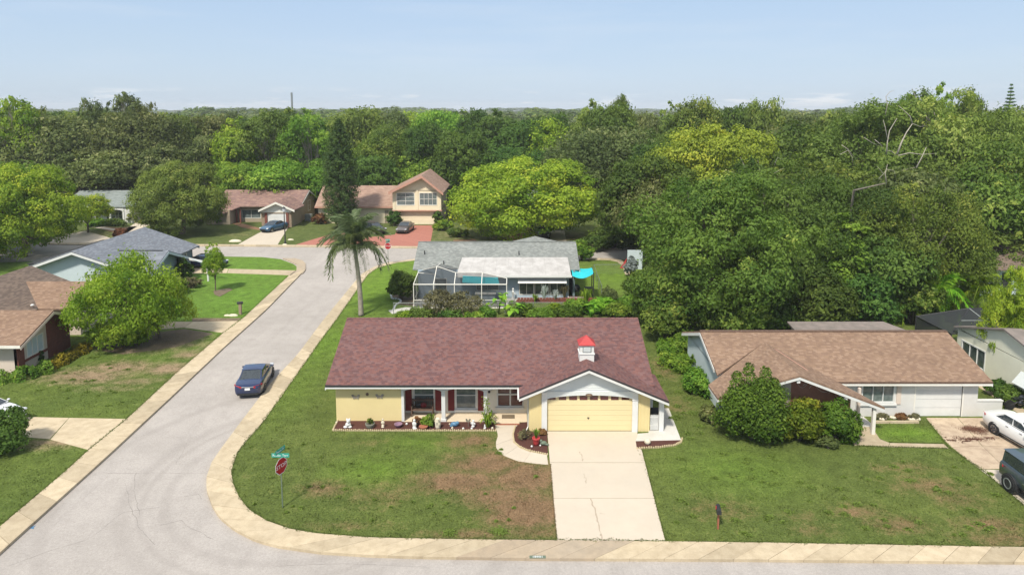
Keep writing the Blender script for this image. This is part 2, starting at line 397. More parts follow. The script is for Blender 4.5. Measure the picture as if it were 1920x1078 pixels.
MT['postgreen'] = plain('green_sign_post', (0.10, 0.14, 0.09), (0.14, 0.17, 0.13), 6, 0.6)
MT['terracotta'] = plain('terracotta', (0.36, 0.13, 0.07), (0.28, 0.10, 0.06), 6, 0.8)
MT['mauve'] = plain('mauve_glaze', (0.26, 0.16, 0.22), (0.20, 0.12, 0.18), 6, 0.4)
MT['blueglaze'] = plain('blue_glaze', (0.06, 0.15, 0.26), (0.10, 0.22, 0.33), 6, 0.35)
MT['stone'] = plain('grey_stone', (0.20, 0.20, 0.16), (0.13, 0.13, 0.10), 8, 0.9, 0.4)
MT['palestone'] = plain('pale_stone', (0.66, 0.60, 0.47), (0.52, 0.46, 0.35), 8, 0.85, 0.3)
MT['bluepaint'] = plain('blue_utility_paint', (0.03, 0.14, 0.30), (0.1, 0.2, 0.3), 20, 0.8)
MT['crack'] = plain('crack_dirt', (0.40, 0.33, 0.25), (0.32, 0.26, 0.20), 10, 0.95)
MT['edging'] = plain('tan_edging', (0.50, 0.41, 0.25), (0.4, 0.33, 0.20), 12, 0.8)
MT['deadwood'] = plain('bleached_dead_wood', (0.42, 0.385, 0.32), (0.32, 0.285, 0.235), 4, 0.9, 0.2)
MT['panelbrown'] = plain('brown_gable_panel', (0.38, 0.17, 0.11), (0.30, 0.13, 0.085), 3, 0.85, 0.1)
MT['tar'] = plain('old_tar_line', (0.20, 0.182, 0.168), (0.26, 0.238, 0.22), 6, 0.95)
MT['cagescreen'] = screen_mat('insect_screen', (0.03, 0.034, 0.038), 0.52)
MT['blackscreen'] = screen_mat('black_screen', (0.02, 0.024, 0.026), 0.9)
def paint(name, c): return plain(name, c, tuple(x * 0.95 for x in c), 1.0, 0.28, spec=0.5, coat=1.0)
MT['navy'] = paint('navy_car_paint', (0.007, 0.020, 0.075))
MT['carwhite'] = paint('white_car_paint', (0.72, 0.72, 0.71))
MT['carblue'] = paint('slate_blue_car_paint', (0.035, 0.095, 0.17))
MT['carbrown'] = paint('brown_grey_car_paint', (0.10, 0.085, 0.08))
MT['carblack'] = paint('black_car_paint', (0.014, 0.016, 0.022))
MT['jeep'] = paint('dark_slate_car_paint', (0.035, 0.055, 0.068))
MT['taillight'] = plain('tail_lamp_red', (0.40, 0.015, 0.02), None, 3, 0.2)
MT['headlight'] = plain('headlamp_clear', (0.55, 0.57, 0.6), None, 3, 0.1)
MT['plastic'] = plain('black_plastic', (0.025, 0.026, 0.028), None, 3, 0.55)
MT['carglass'] = plain('tinted_car_glass', (0.035, 0.045, 0.052), (0.02, 0.028, 0.034), 5, 0.03, spec=1.0)

MT['haze'] = bpy.data.materials.new('haze'); MT['haze'].use_nodes = True
_h = MT['haze'].node_tree; _h.nodes.remove(_h.nodes['Principled BSDF'])
_pv = _h.nodes.new('ShaderNodeVolumePrincipled'); _pv.inputs['Density'].default_value = 0.00024; _pv.inputs['Color'].default_value = (0.93, 0.96, 1.0, 1)
_h.links.new(_pv.outputs[0], _h.nodes['Material Output'].inputs['Volume'])
# leaves
LF = {}
LF['oak'] = leaf_mat('oak_leaves', (0.056, 0.105, 0.017), (0.172, 0.244, 0.041), (0.318, 0.350, 0.074))
LF['oakdark'] = leaf_mat('dark_oak_leaves', (0.045, 0.088, 0.017), (0.133, 0.200, 0.037))
LF['oakgrey'] = leaf_mat('grey_green_oak_leaves', (0.072, 0.103, 0.031), (0.186, 0.225, 0.074), (0.318, 0.325, 0.139))
LF['olive'] = leaf_mat('olive_leaves', (0.080, 0.130, 0.026), (0.225, 0.300, 0.060), (0.34, 0.37, 0.10), 0.38, 0.012, 0.14)
LF['bright'] = leaf_mat('yellow_green_leaves', (0.106, 0.200, 0.018), (0.345, 0.450, 0.041), (0.503, 0.525, 0.056), 0.36, 0.01, 0.06)
LF['yellow'] = leaf_mat('yellowing_leaves', (0.150, 0.200, 0.024), (0.330, 0.390, 0.048), (0.46, 0.45, 0.06), 0.34, 0.008, 0.05)
LF['green'] = leaf_mat('fresh_green_leaves', (0.070, 0.163, 0.018), (0.221, 0.355, 0.046), (0.348, 0.446, 0.066))
LF['deep'] = leaf_mat('deep_green_leaves', (0.038, 0.092, 0.018), (0.119, 0.203, 0.037))
LF['crape'] = leaf_mat('light_tree_leaves', (0.093, 0.181, 0.017), (0.285, 0.400, 0.037), (0.398, 0.475, 0.065), 0.40, 0.01, 0.05)
LF['pine'] = leaf_mat('pine_needles', (0.036, 0.080, 0.024), (0.095, 0.160, 0.045))
LF['palm'] = leaf_mat('palm_leaflets', (0.080, 0.120, 0.058), (0.190, 0.245, 0.120), (0.28, 0.31, 0.17), 0.4)
LF['bush'] = leaf_mat('bush_leaves', (0.045, 0.098, 0.012), (0.134, 0.217, 0.026), (0.193, 0.266, 0.040))
LF['bush2'] = leaf_mat('olive_bush_leaves', (0.094, 0.143, 0.013), (0.244, 0.275, 0.027), (0.372, 0.345, 0.040))
LF['gold'] = leaf_mat('golden_hedge_leaves', (0.16, 0.15, 0.015), (0.36, 0.29, 0.03), (0.42, 0.35, 0.04))
LF['silver'] = leaf_mat('silver_leaves', (0.22, 0.26, 0.26), (0.45, 0.50, 0.50))
LF['dry'] = leaf_mat('dry_brush', (0.157, 0.123, 0.060), (0.313, 0.246, 0.120))
LF['dry'] = leaf_mat('dry_brush', (0.105, 0.100, 0.050), (0.215, 0.205, 0.105))
LF['redleaf'] = leaf_mat('reddish_leaves', (0.163, 0.071, 0.040), (0.302, 0.163, 0.066))
LF['weed'] = leaf_mat('weed_leaves', (0.110, 0.170, 0.034), (0.165, 0.235, 0.048), None, .3)
LF['litter'] = leaf_mat('dead_leaves', (0.09, 0.045, 0.03), (0.19, 0.10, 0.06), None, .1)
LF['banana'] = leaf_mat('broad_bright_leaves', (0.103, 0.265, 0.019), (0.256, 0.468, 0.040), None, 0.35)
# ------------------------------------------------------------------ object helpers
def tag(o, label=None, cat=None, group=None, kind=None):
    if label: o['label'] = label
    if cat: o['category'] = cat
    if group: o['group'] = group
    if kind: o['kind'] = kind
    return o
def thing(name, label, cat, loc=(0, 0, 0), group=None, rz=0.0):
    o = bpy.data.objects.new(name, None); col.objects.link(o)
    o.empty_display_size = 0.3
    o.location = loc; o.rotation_euler = (0, 0, rz)
    return tag(o, label, cat, group)

def root_of(o):
    while o.parent: o = o.parent
    return o

class MB:
    def __init__(s): s.v = []; s.f = []; s.m = []; s.mi = 0
    def add(s, vs, fs):
        b = len(s.v); s.v += [tuple(v) for v in vs]
        for f in fs: s.f.append(tuple(b + i for i in f)); s.m.append(s.mi)
        return s
    def box(s, x0, x1, y0, y1, z0, z1):
        if x0 > x1: x0, x1 = x1, x0
        if y0 > y1: y0, y1 = y1, y0
        if z0 > z1: z0, z1 = z1, z0
        return s.add([(x0, y0, z0), (x1, y0, z0), (x1, y1, z0), (x0, y1, z0), (x0, y0, z1), (x1, y0, z1), (x1, y1, z1), (x0, y1, z1)],
                     [(0, 3, 2, 1), (4, 5, 6, 7), (0, 1, 5, 4), (1, 2, 6, 5), (2, 3, 7, 6), (3, 0, 4, 7)])
    def extrude(s, pts, d):
        """closed prism: polygon pts moved by vector d"""
        n = len(pts); d = Vector(d); P = [Vector(p) for p in pts]
        nrm = Vector((0, 0, 0))
        for i in range(n): nrm += P[i].cross(P[(i + 1) % n])
        if nrm.dot(d) > 0: P = P[::-1]
        vs = P + [p + d for p in P]
        return s.add(vs, [tuple(range(n)), tuple(range(2 * n - 1, n - 1, -1))] + [(i, n + i, n + (i + 1) % n, (i + 1) % n)[::1] for i in range(n)])
    def tube(s, path, r, n=8, caps=True):
        path = [Vector(p) for p in path]
        if not isinstance(r, (list, tuple)): r = [r] * len(path)
        rings = []
        base = len(s.v)
        t0 = (path[1] - path[0]).normalized()
        u = t0.orthogonal().normalized()
        for i, p in enumerate(path):
            if i == 0: t = path[1] - path[0]
            elif i == len(path) - 1: t = path[-1] - path[-2]
            else: t = path[i + 1] - path[i - 1]
            t.normalize(); u = (u - t * u.dot(t))
            if u.length < 1e-6: u = t.orthogonal()
            u.normalize(); w = t.cross(u)
            for k in range(n):
                a = 2 * math.pi * k / n
                s.v.append(tuple(p + (u * math.cos(a) + w * math.sin(a)) * r[i]))
        for i in range(len(path) - 1):
            for k in range(n):
                a = base + i * n + k; b = base + i * n + (k + 1) % n
                s.f.append((a, b, b + n, a + n)); s.m.append(s.mi)
        if caps:
            s.f.append(tuple(base + k for k in range(n))[::-1]); s.m.append(s.mi)
            s.f.append(tuple(base + (len(path) - 1) * n + k for k in range(n))); s.m.append(s.mi)
        return s
    def lathe(s, prof, c=(0, 0, 0), n=16):
        base = len(s.v)
        for (r, z) in prof:
            for k in range(n):
                a = 2 * math.pi * k / n
                s.v.append((c[0] + r * math.cos(a), c[1] + r * math.sin(a), c[2] + z))
        for i in range(len(prof) - 1):
            for k in range(n):
                a = base + i * n + k; b = base + i * n + (k + 1) % n
                s.f.append((a, b, b + n, a + n)); s.m.append(s.mi)
        s.f.append(tuple(base + k for k in range(n))[::-1]); s.m.append(s.mi)
        s.f.append(tuple(base + (len(prof) - 1) * n + k for k in range(n))); s.m.append(s.mi)
        return s
    def blob(s, c, rx, ry, rz, n=10, m=7):
        base = len(s.v)
        for i in range(m + 1):
            th = math.pi * (0.04 + 0.92 * i / m)
            for k in range(n):
                a = 2 * math.pi * k / n
                s.v.append((c[0] + rx * math.sin(th) * math.cos(a), c[1] + ry * math.sin(th) * math.sin(a), c[2] - rz * math.cos(th)))
        for i in range(m):
            for k in range(n):
                a = base + i * n + k; b = base + i * n + (k + 1) % n
                s.f.append((a, b, b + n, a + n)); s.m.append(s.mi)
        s.f.append(tuple(base + k for k in range(n))[::-1]); s.m.append(s.mi)
        s.f.append(tuple(base + m * n + k for k in range(n))); s.m.append(s.mi)
        return s
    def build(s, name, mat, parent=None, smooth=False, uv=None, local=False):
        """vertices are world coordinates unless local; a child keeps its thing's base as its origin"""
        off = Vector((0, 0, 0))
        if parent is not None and not local: off = root_of(parent).location.copy()
        vs = [(v[0] - off.x, v[1] - off.y, v[2] - off.z) for v in s.v]
        me = bpy.data.meshes.new(name); me.from_pydata(vs, [], s.f)
        mats = mat if isinstance(mat, (list, tuple)) else [mat]
        for mm in mats: me.materials.append(mm)
        if len(mats) > 1: me.polygons.foreach_set('material_index', s.m)
        if smooth:
            me.polygons.foreach_set('use_smooth', [True] * len(me.polygons))
        if uv:
            ul = me.uv_layers.new(name='UVMap')
            e, sl = uv
            dat = np.empty(len(me.loops) * 2, 'f')
            li = np.empty(len(me.loops), 'i'); me.loops.foreach_get('vertex_index', li)
            vv = np.array(s.v, 'f')[li]
            dat[0::2] = vv @ np.array(e, 'f'); dat[1::2] = vv @ np.array(sl, 'f')
            ul.data.foreach_set('uv', dat)
        me.update()
        o = bpy.data.objects.new(name, me); col.objects.link(o)
        if parent is not None: o.parent = parent
        return o

def smooth_angle(o, deg=40):
    me = o.data
    me.polygons.foreach_set('use_smooth', [True] * len(me.polygons))
    try: me.set_sharp_from_angle(angle=math.radians(deg))
    except Exception: pass
    return o

def slope(name, pts, mat, parent, t=0.11):
    """a roof plane: polygon given at its top surface, with thickness and shingle UVs in metres"""
    P = [Vector(p) for p in pts]
    n = Vector((0, 0, 0))
    for i in range(len(P)): n += P[i].cross(P[(i + 1) % len(P)])
    n.normalize()
    if n.z < 0: n = -n; P = P[::-1]
    e = Vector((0, 0, 1)).cross(n); e.normalize(); s_ = n.cross(e)
    mb = MB(); mb.extrude(P, (0, 0, -t))
    return mb.build(name, mat, parent, uv=(e, s_))

def flat_poly(name, pts, z, th, mat, parent=None, kind=None):
    """concave-safe prism of ground polygon pts (x,y), top at z"""
    bm = bmesh.new()
    vs = [bm.verts.new((p[0], p[1], z)) for p in pts]
    f = bm.faces.new(vs); f.normal_update()
    if f.normal.z < 0: f.normal_flip()
    bot = [bm.verts.new((p[0], p[1], z - th)) for p in pts]
    n = len(pts)
    for i in range(n):
        bm.faces.new((vs[i], vs[(i + 1) % n], bot[(i + 1) % n], bot[i]))
    bmesh.ops.recalc_face_normals(bm, faces=bm.faces[:])
    f.normal_update()
    if f.normal.z < 0:
        for ff in bm.faces: ff.normal_flip()
    bmesh.ops.triangulate(bm, faces=[f])
    off = root_of(parent).location if parent is not None else Vector((0, 0, 0))
    bmesh.ops.translate(bm, verts=bm.verts[:], vec=-off)
    me = bpy.data.meshes.new(name); bm.to_mesh(me); bm.free()
    me.materials.append(mat)
    o = bpy.data.objects.new(name, me); col.objects.link(o)
    if parent is not None: o.parent = parent
    if kind: o['kind'] = kind
    return o

def wall(name, axis, a0, a1, p0, p1, z0, z1, holes, mat, parent):
    """rectangular wall with real openings. axis 'x': runs along x between planes y=p0,p1"""
    mb = MB()
    if a0 > a1: a0, a1 = a1, a0
    cuts = sorted(set([a0, a1] + [min(max(h[0], a0), a1) for h in holes] + [min(max(h[1], a0), a1) for h in holes]))
    for i in range(len(cuts) - 1):
        c0, c1 = cuts[i], cuts[i + 1]
        if c1 - c0 < 1e-4: continue
        mid = (c0 + c1) / 2
        hs = sorted([(h[2], h[3]) for h in holes if h[0] < mid < h[1]])
        z = z0
        segs = []
        for (b, t) in hs:
            if b > z: segs.append((z, b))
            z = max(z, t)
        if z < z1: segs.append((z, z1))
        for (b, t) in segs:
            if axis == 'x': mb.box(c0, c1, p0, p1, b, t)
            else: mb.box(p0, p1, c0, c1, b, t)
    return mb.build(name, mat, parent)

def window(axis, a0, a1, z0, z1, plane, out, parent, fm=None, gm=None, fw=0.06, nx=1, ny=2, name='window', proud=0.03, bar=0.04):
    """frame in an opening, with separate panes; out = +1/-1, side the window faces along the other axis"""
    fm = fm or MT['trim']; gm = gm or MT['glass']
    if a0 > a1: a0, a1 = a1, a0
    f = MB()
    d0, d1 = plane + out * proud, plane - out * 0.09
    def bx(m, u0, u1, w0, w1, q0, q1):
        if axis == 'x': m.box(u0, u1, q0, q1, w0, w1)
        else: m.box(q0, q1, u0, u1, w0, w1)
    bx(f, a0, a0 + fw, z0, z1, d0, d1); bx(f, a1 - fw, a1, z0, z1, d0, d1)
    bx(f, a0 + fw, a1 - fw, z0, z0 + fw, d0, d1); bx(f, a0 + fw, a1 - fw, z1 - fw, z1, d0, d1)
    iw, ih = a1 - a0 - 2 * fw, z1 - z0 - 2 * fw
    for i in range(1, nx):
        u = a0 + fw + iw * i / nx; bx(f, u - bar / 2, u + bar / 2, z0 + fw, z1 - fw, d0 - out * 0.012, d1)
    for j in range(1, ny):
        w = z0 + fw + ih * j / ny; bx(f, a0 + fw, a1 - fw, w - bar / 2, w + bar / 2, d0 - out * 0.016, d1)
    fo = f.build(name, fm, parent)
    for i in range(nx):
        for j in range(ny):
            g = MB(); q = plane - out * 0.045
            u0 = a0 + fw + iw * i / nx; u1 = a0 + fw + iw * (i + 1) / nx
            w0 = z0 + fw + ih * j / ny; w1 = z0 + fw + ih * (j + 1) / ny
            bx(g, u0 + (bar / 2 if i else 0), u1 - (bar / 2 if i < nx - 1 else 0), w0 + (bar / 2 if j else 0), w1 - (bar / 2 if j < ny - 1 else 0), q, q - out * 0.012)
            g.build('pane', gm, fo)
    return fo

def gable_x(parent, x0, x1, yf, yb, ze, zr, yr, mat, fascia, over=0.0, name='roof'):
    """ridge along x at (yr, zr); eaves at yf and yb at ze"""
    slope(name, [(x0, yf, ze), (x1, yf, ze), (x1, yr, zr), (x0, yr, zr)], mat, parent)
    slope(name, [(x0, yb, ze), (x1, yb, ze), (x1, yr, zr), (x0, yr, zr)], mat, parent)
    f = MB()
    for y, sg in ((yf, -1), (yb, 1)):
        f.box(x0 + .002, x1 - .002, y - sg * 0.002, y - sg * .05, ze - 0.26, ze - 0.112)
    f.build('fascia', fascia, parent)
def rake(parent, pts, mat, w=0.2, t=0.05, axis='x'):
    """barge boards under a gable's edge through pts; axis = the direction they face"""
    mb = MB()
    for a, b in zip(pts[:-1], pts[1:]):
        a, b = Vector(a), Vector(b)
        d = (t, 0, 0) if axis == 'x' else (0, t, 0)
        mb.extrude([a, b, b - Vector((0, 0, w)), a - Vector((0, 0, w))], d)
    return mb.build('bargeboard', mat, parent)
# ------------------------------------------------------------------ vegetation builders
def np_mesh(name, V, F4, tint=None, mat=None):
    me = bpy.data.meshes.new(name)
    nv, nf = len(V), len(F4)
    me.vertices.add(nv); me.loops.add(nf * 4); me.polygons.add(nf)
    me.vertices.foreach_set('co', V.astype('f').ravel())
    me.polygons.foreach_set('loop_start', np.arange(0, nf * 4, 4, dtype='i'))
    me.loops.foreach_set('vertex_index', F4.astype('i').ravel())
    if tint is not None:
        at = me.attributes.new('tint', 'FLOAT', 'POINT'); at.data.foreach_set('value', tint.astype('f'))
    if mat: me.materials.append(mat)
    me.update(); me.validate()
    return me
def unit(a): return a / (np.linalg.norm(a, axis=1, keepdims=True) + 1e-9)
def leaf_cards(C, Nn, size, rng, asp=0.5, up_dir=None):
    """one bent leaf-spray quad per centre"""
    n = len(C)
    R = rng.normal(size=(n, 3))
    if up_dir is not None: R = R * 0.35 + up_dir
    t1 = unit(R - Nn * np.sum(R * Nn, axis=1, keepdims=True)); t2 = np.cross(Nn, t1)
    s = size[:, None]
    V = np.empty((n, 4, 3))
    V[:, 0] = C - t1 * s; V[:, 1] = C + t2 * s * asp + Nn * s * 0.18
    V[:, 2] = C + t1 * s; V[:, 3] = C - t2 * s * asp + Nn * s * 0.18
    return V.reshape(-1, 3), np.arange(n * 4).reshape(-1, 4)
def sph(rng, n, zmin=-1.0):
    z = rng.uniform(zmin, 1, n); a = rng.uniform(0, 2 * np.pi, n); r = np.sqrt(1 - z * z)
    return np.stack([r * np.cos(a), r * np.sin(a), z], 1)
def crown_points(seed, R, Hc, lobes, lobe_r, twigs, per, leaf, zmin=-0.35, flat=0.8, jit=0.55, up=0.35, shape=1.0, fill=0.15, twig_r=0.30, rag=(0.66, 1.12)):
    """clumped crown: lobes on a shell, twigs on each lobe, leaf cards round each twig. Unit: metres, centre at origin"""
    rng = np.random.default_rng(seed)
    C = []; NN = []; T = []; LC = []
    d = sph(rng, lobes, zmin)
    ga = np.pi * (3 - 5 ** 0.5)
    zz = np.linspace(zmin, 0.98, lobes) + rng.normal(0, 0.06, lobes); zz = np.clip(zz, zmin, 0.99)
    aa = np.arange(lobes) * ga + rng.normal(0, 0.35, lobes)
    rr = np.sqrt(1 - zz ** 2); d = np.stack([rr * np.cos(aa), rr * np.sin(aa), zz], 1)
    for i in range(lobes):
        lr = lobe_r * rng.uniform(0.5, 1.4)
        k = rng.uniform(*rag)
        c = d[i] * np.array([R - lr * .8, R - lr * .8, Hc - lr * .7]) * k
        if rng.random() < fill: c *= 0.5
        LC.append((c, lr))
        lt = rng.uniform(0.12, 0.88)
        nt = max(3, int(twigs * (lr / lobe_r) ** 2))
        td = unit(sph(rng, nt, -0.75) + d[i] * 0.45)
        tc = c + td * lr * rng.uniform(0.72, 1.08, (nt, 1)) * np.array([1, 1, flat])
        tt = np.clip(lt + rng.normal(0, 0.16, nt), 0, 1)
        n = nt * per
        idx = np.repeat(np.arange(nt), per)
        off = rng.normal(size=(n, 3)) * lr * twig_r * np.array([1, 1, 0.6]) * 0.62
        p = tc[idx] + off
        nn = unit(td[idx] * 0.8 + unit(off) * 0.7 + rng.normal(size=(n, 3)) * jit + np.array([0, 0, up]))
        C.append(p); NN.append(nn)
        T.append(np.clip(tt[idx] + rng.normal(0, 0.07, n) , 0, 1))
    C = np.concatenate(C); NN = np.concatenate(NN); T = np.concatenate(T)
    size = leaf * rng.uniform(0.6, 1.35, len(C))
    return C, NN, size, T, LC, rng
def crown_mesh(name, seed, R, Hc, lobes, lobe_r, twigs, per, leaf, asp=0.5, **kw):
    C, NN, size, T, LC, rng = crown_points(seed, R, Hc, lobes, lobe_r, twigs, per, leaf, **kw)
    V, F = leaf_cards(C, NN, size, rng, asp)
    me = np_mesh(name, V, F, np.repeat(T, 4))
    return me, LC
def trunk_mesh(name, LC, R, Hc, base_h, r0, seed, n_limb=9, mat=None, lean=0.0, inner=0.55):
    """tapered trunk from the ground (z=-base_h-...) with limbs reaching into the crown's lobes; crown centre at origin"""
    rg = random.Random(seed); mb = MB()
    z0 = -base_h
    fork = Vector((rg.uniform(-.3, .3), rg.uniform(-.3, .3), z0 + (base_h) * 0.42))
    mb.tube([(0, 0, z0 - 0.2), (0, 0, z0 + 0.25), tuple(fork * 0.5 + Vector((0, 0, z0 * .5 + 0.1))), tuple(fork)], [r0 * 1.45, r0 * 1.08, r0 * .92, r0 * .85], 9)
    tg = sorted(LC, key=lambda q: rg.random())[:n_limb]
    for (c, lr) in tg:
        c = Vector(c) * rg.choice((.88, .95, 1.05))
        mid = fork.lerp(c, 0.45) + Vector((rg.uniform(-.5, .5), rg.uniform(-.5, .5), rg.uniform(.1, .8)))
        mb.tube([fork, fork.lerp(mid, .5) + Vector((rg.uniform(-.2, .2), rg.uniform(-.2, .2), 0)), mid, c], [r0 * .55, r0 * .4, r0 * .27, r0 * .08], 6, False)
        for q in range(3):
            e = c + Vector((rg.uniform(-1, 1), rg.uniform(-1, 1), rg.uniform(-.4, 1))) * lr * 0.8
            mb.tube([mid, mid.lerp(e, .5) + Vector((rg.uniform(-.3, .3), rg.uniform(-.3, .3), .1)), e], [r0 * .2, r0 * .13, r0 * .05], 5, False)
    me = bpy.data.meshes.new(name); me.from_pydata(mb.v, [], mb.f)
    me.polygons.foreach_set('use_smooth', [True] * len(me.polygons))
    me.materials.append(mat or MT['bark']); me.update()
    return me

PROTO = {}
def proto(key, seed, R, Hc, base_h, lobes, lobe_r, twigs, per, leaf, r0=0.3, bark='bark', n_limb=9, **kw):
    cm, LC = crown_mesh(key + '_crown', seed, R, Hc, lobes, lobe_r, twigs, per, leaf, **kw)
    cm.materials.append(LF['oak'])
    tm = trunk_mesh(key + '_trunk', LC, R, Hc, base_h, r0, seed, n_limb, MT[bark])
    PROTO[key] = (cm, tm, R, Hc, base_h)
# key, crown radius, crown half height, height of the crown's centre
proto('round_a', 11, 6.0, 5.0, 6.6, 34, 2.1, 26, 17, 0.24)
proto('round_b', 12, 6.0, 4.6, 6.2, 30, 2.3, 26, 17, 0.25)
proto('spread', 13, 7.0, 4.2, 6.4, 40, 1.9, 24, 16, 0.24, r0=.35)
proto('tall', 14, 4.6, 6.2, 8.0, 34, 1.8, 24, 16, 0.23)
proto('loose', 15, 5.6, 5.6, 8.0, 22, 1.7, 22, 15, 0.22, bark='bark_l', n_limb=14, zmin=-0.1)
proto('ragged', 17, 5.8, 5.4, 6.8, 26, 1.6, 26, 20, 0.20, n_limb=18, zmin=-.5, rag=(.45, 1.22), twig_r=.45, fill=.25, bark='bark_l')
proto('domed', 18, 6.0, 5.2, 6.0, 44, 1.5, 24, 18, 0.19, zmin=-.7, rag=(.8, 1.05))
proto('mossy', 16, 6.6, 5.2, 6.6, 36, 2.2, 28, 17, 0.22, jit=0.8, up=0.1)

def tree(key, leaf, x, y, top, hw, label, name='oak_tree', cat='tree', group=None, rz=None, z0=0.0, hz=None):
    """stand a tree at x,y with total height top and crown half width hw"""
    cm, tm, R, Hc, bh = PROTO[key]
    sx = hw / R; szz = (top - z0) / (bh + Hc)
    t = thing(name, label, cat, (x, y, z0), group)
    t.rotation_euler.z = rz if rz is not None else rnd.uniform(0, 6.28)
    c = bpy.data.objects.new('crown', cm); col.objects.link(c); c.parent = t
    c.location = (0, 0, bh * szz); c.scale = (sx, sx, szz)
    c.material_slots[0].link = 'OBJECT'; c.material_slots[0].material = LF[leaf]
    k = bpy.data.objects.new('trunk', tm); col.objects.link(k); k.parent = t
    k.location = (0, 0, bh * szz); k.scale = (sx * .9, sx * .9, szz)
    return t
def tree_px(key, leaf, px, topy, Yw, hwpx, label, **kw):
    p = GY(px, topy, Yw)
    s = (GY(px + 100, topy, Yw).x - p.x) / 100
    return tree(key, leaf, p.x, Yw, p.z, hwpx * s, label, **kw)

def bush(x, y, rx, ry, h, leaf, label, name='shrub', cat='shrub', group=None, z0=0.1, seed=1, density=1.0, lf=0.11, stem=True, lobes=14, zmin=-0.5, upf=.3, shoots=()):
    """a shrub with its own foliage, resting on the ground"""
    rng = np.random.default_rng(seed)
    R = max(rx, ry); Hc = h * 0.55
    per = 14; tw = max(6, int(min(26000, 3.0 * density * 3.14 * (rx + ry) * .5 * (h + .6) * 2.0 / lf ** 2) / (lobes * per)))
    C, NN, size, T, LC, rg = crown_points(seed, R, Hc, lobes, R * 0.42, tw, per, lf, zmin=zmin, up=upf, jit=.6)
    C = C * np.array([rx / R, ry / R, 1]) + np.array([0, 0, h * 0.47])
    C[:, 2] = np.where(C[:, 2] < 0.03, 0.03 + rng.uniform(0, .1, len(C)), C[:, 2])
    for (sx_, sy_, sh_, sr_) in shoots:      # upright leafy shoots above the dome
        k = 620; u = rng.uniform(0, 1, k); a = rng.uniform(0, 6.28, k); rr = sr_ * (1.05 - .75 * u) * rng.uniform(.5, 1.1, k)
        q = np.column_stack([sx_ + np.cos(a) * rr, sy_ + np.sin(a) * rr, h * .62 + u * (sh_ - h * .62)])
        C = np.concatenate([C, q]); NN = np.concatenate([NN, unit(np.column_stack([np.cos(a), np.sin(a), np.full(k, .5)]) + rng.normal(0, .5, (k, 3)))])
        size = np.concatenate([size, lf * rng.uniform(.6, 1.3, k)]); T = np.concatenate([T, rng.uniform(.2, 1, k)])
    V, F = leaf_cards(C, NN, size, rg, 0.5)
    t = thing(name, label, cat, (x, y, z0), group)
    me = np_mesh('foliage', V, F, np.repeat(T, 4), LF[leaf])
    o = bpy.data.objects.new('foliage', me); col.objects.link(o); o.parent = t
    if stem:
        mb = MB(); r = random.Random(seed)
        for k in range(7):
            c, lr = LC[r.randrange(len(LC))]
            e = Vector((c[0] * rx / R, c[1] * ry / R, c[2] + h * .47)) * .85
            mb.tube([(r.uniform(-.08, .08), r.uniform(-.08, .08), -0.02), e * .5 + Vector((0, 0, .05)), e], [.035 * (h / 1.5) + .01, .025 * (h / 1.5) + .006, .006], 5)
        s = mb.build('stem', MT['bark'], t, True, local=True)
    return t

def hedge(pts, w, h, leaf, label, name='hedge', cat='hedge', seed=1, z0=0.1, lf=0.09, dens=300, group=None):
    """a run of foliage along pts (x,y)"""
    rng = np.random.default_rng(seed)
    P = [np.array(p, float) for p in pts]
    C = []; 
    org = P[0]
    for a, b in zip(P[:-1], P[1:]):
        ln = np.linalg.norm(b - a); n = int(ln * (w + h) * dens)
        u = rng.uniform(0, 1, n); d = (b - a) / ln; nrm = np.array([-d[1], d[0]])
        ang = rng.uniform(-0.2, np.pi + .2, n)
        wob = 1 + .22 * np.sin(u * ln * 3.1 + seed) + .15 * np.sin(u * ln * 7.3) + rng.normal(0, .08, n)
        q = a + d * (u * ln)[:, None] + nrm * (np.cos(ang) * w / 2 * wob)[:, None] - org
        z = np.maximum(0.04, np.sin(ang) * h * wob * rng.uniform(.75, 1.03, n))
        nn = np.stack([nrm[0] * np.cos(ang), nrm[1] * np.cos(ang), np.sin(ang) + .2], 1)
        C.append((np.column_stack([q, z]), nn))
    Cc = np.concatenate([c[0] for c in C]); Nn = unit(np.concatenate([c[1] for c in C]) + rng.normal(0, .5, (len(Cc), 3)))
    V, F = leaf_cards(Cc, Nn, lf * rng.uniform(.6, 1.4, len(Cc)), rng)
    T = np.clip(.5 + .25 * np.sin(Cc[:, 0] * 2.3 + Cc[:, 1] * 1.7) + rng.normal(0, .2, len(Cc)), 0, 1)
    t = thing(name, label, cat, (org[0], org[1], z0), group)
    o = bpy.data.objects.new('foliage', np_mesh('foliage', V, F, np.repeat(T, 4), LF[leaf])); col.objects.link(o); o.parent = t
    mb = MB()
    for a, b in zip(P[:-1], P[1:]):
        ln = np.linalg.norm(b - a); k = max(2, int(ln / .5))
        for i in range(k):
            q = a + (b - a) * (i + .5) / k - org
            mb.tube([(q[0], q[1], -.02), (q[0] + .05, q[1], h * .5), (q[0] - .04, q[1] + .03, h * .85)], [.025, .018, .006], 5)
    mb.build('stem', MT['bark'], t, True, local=True)
    return t

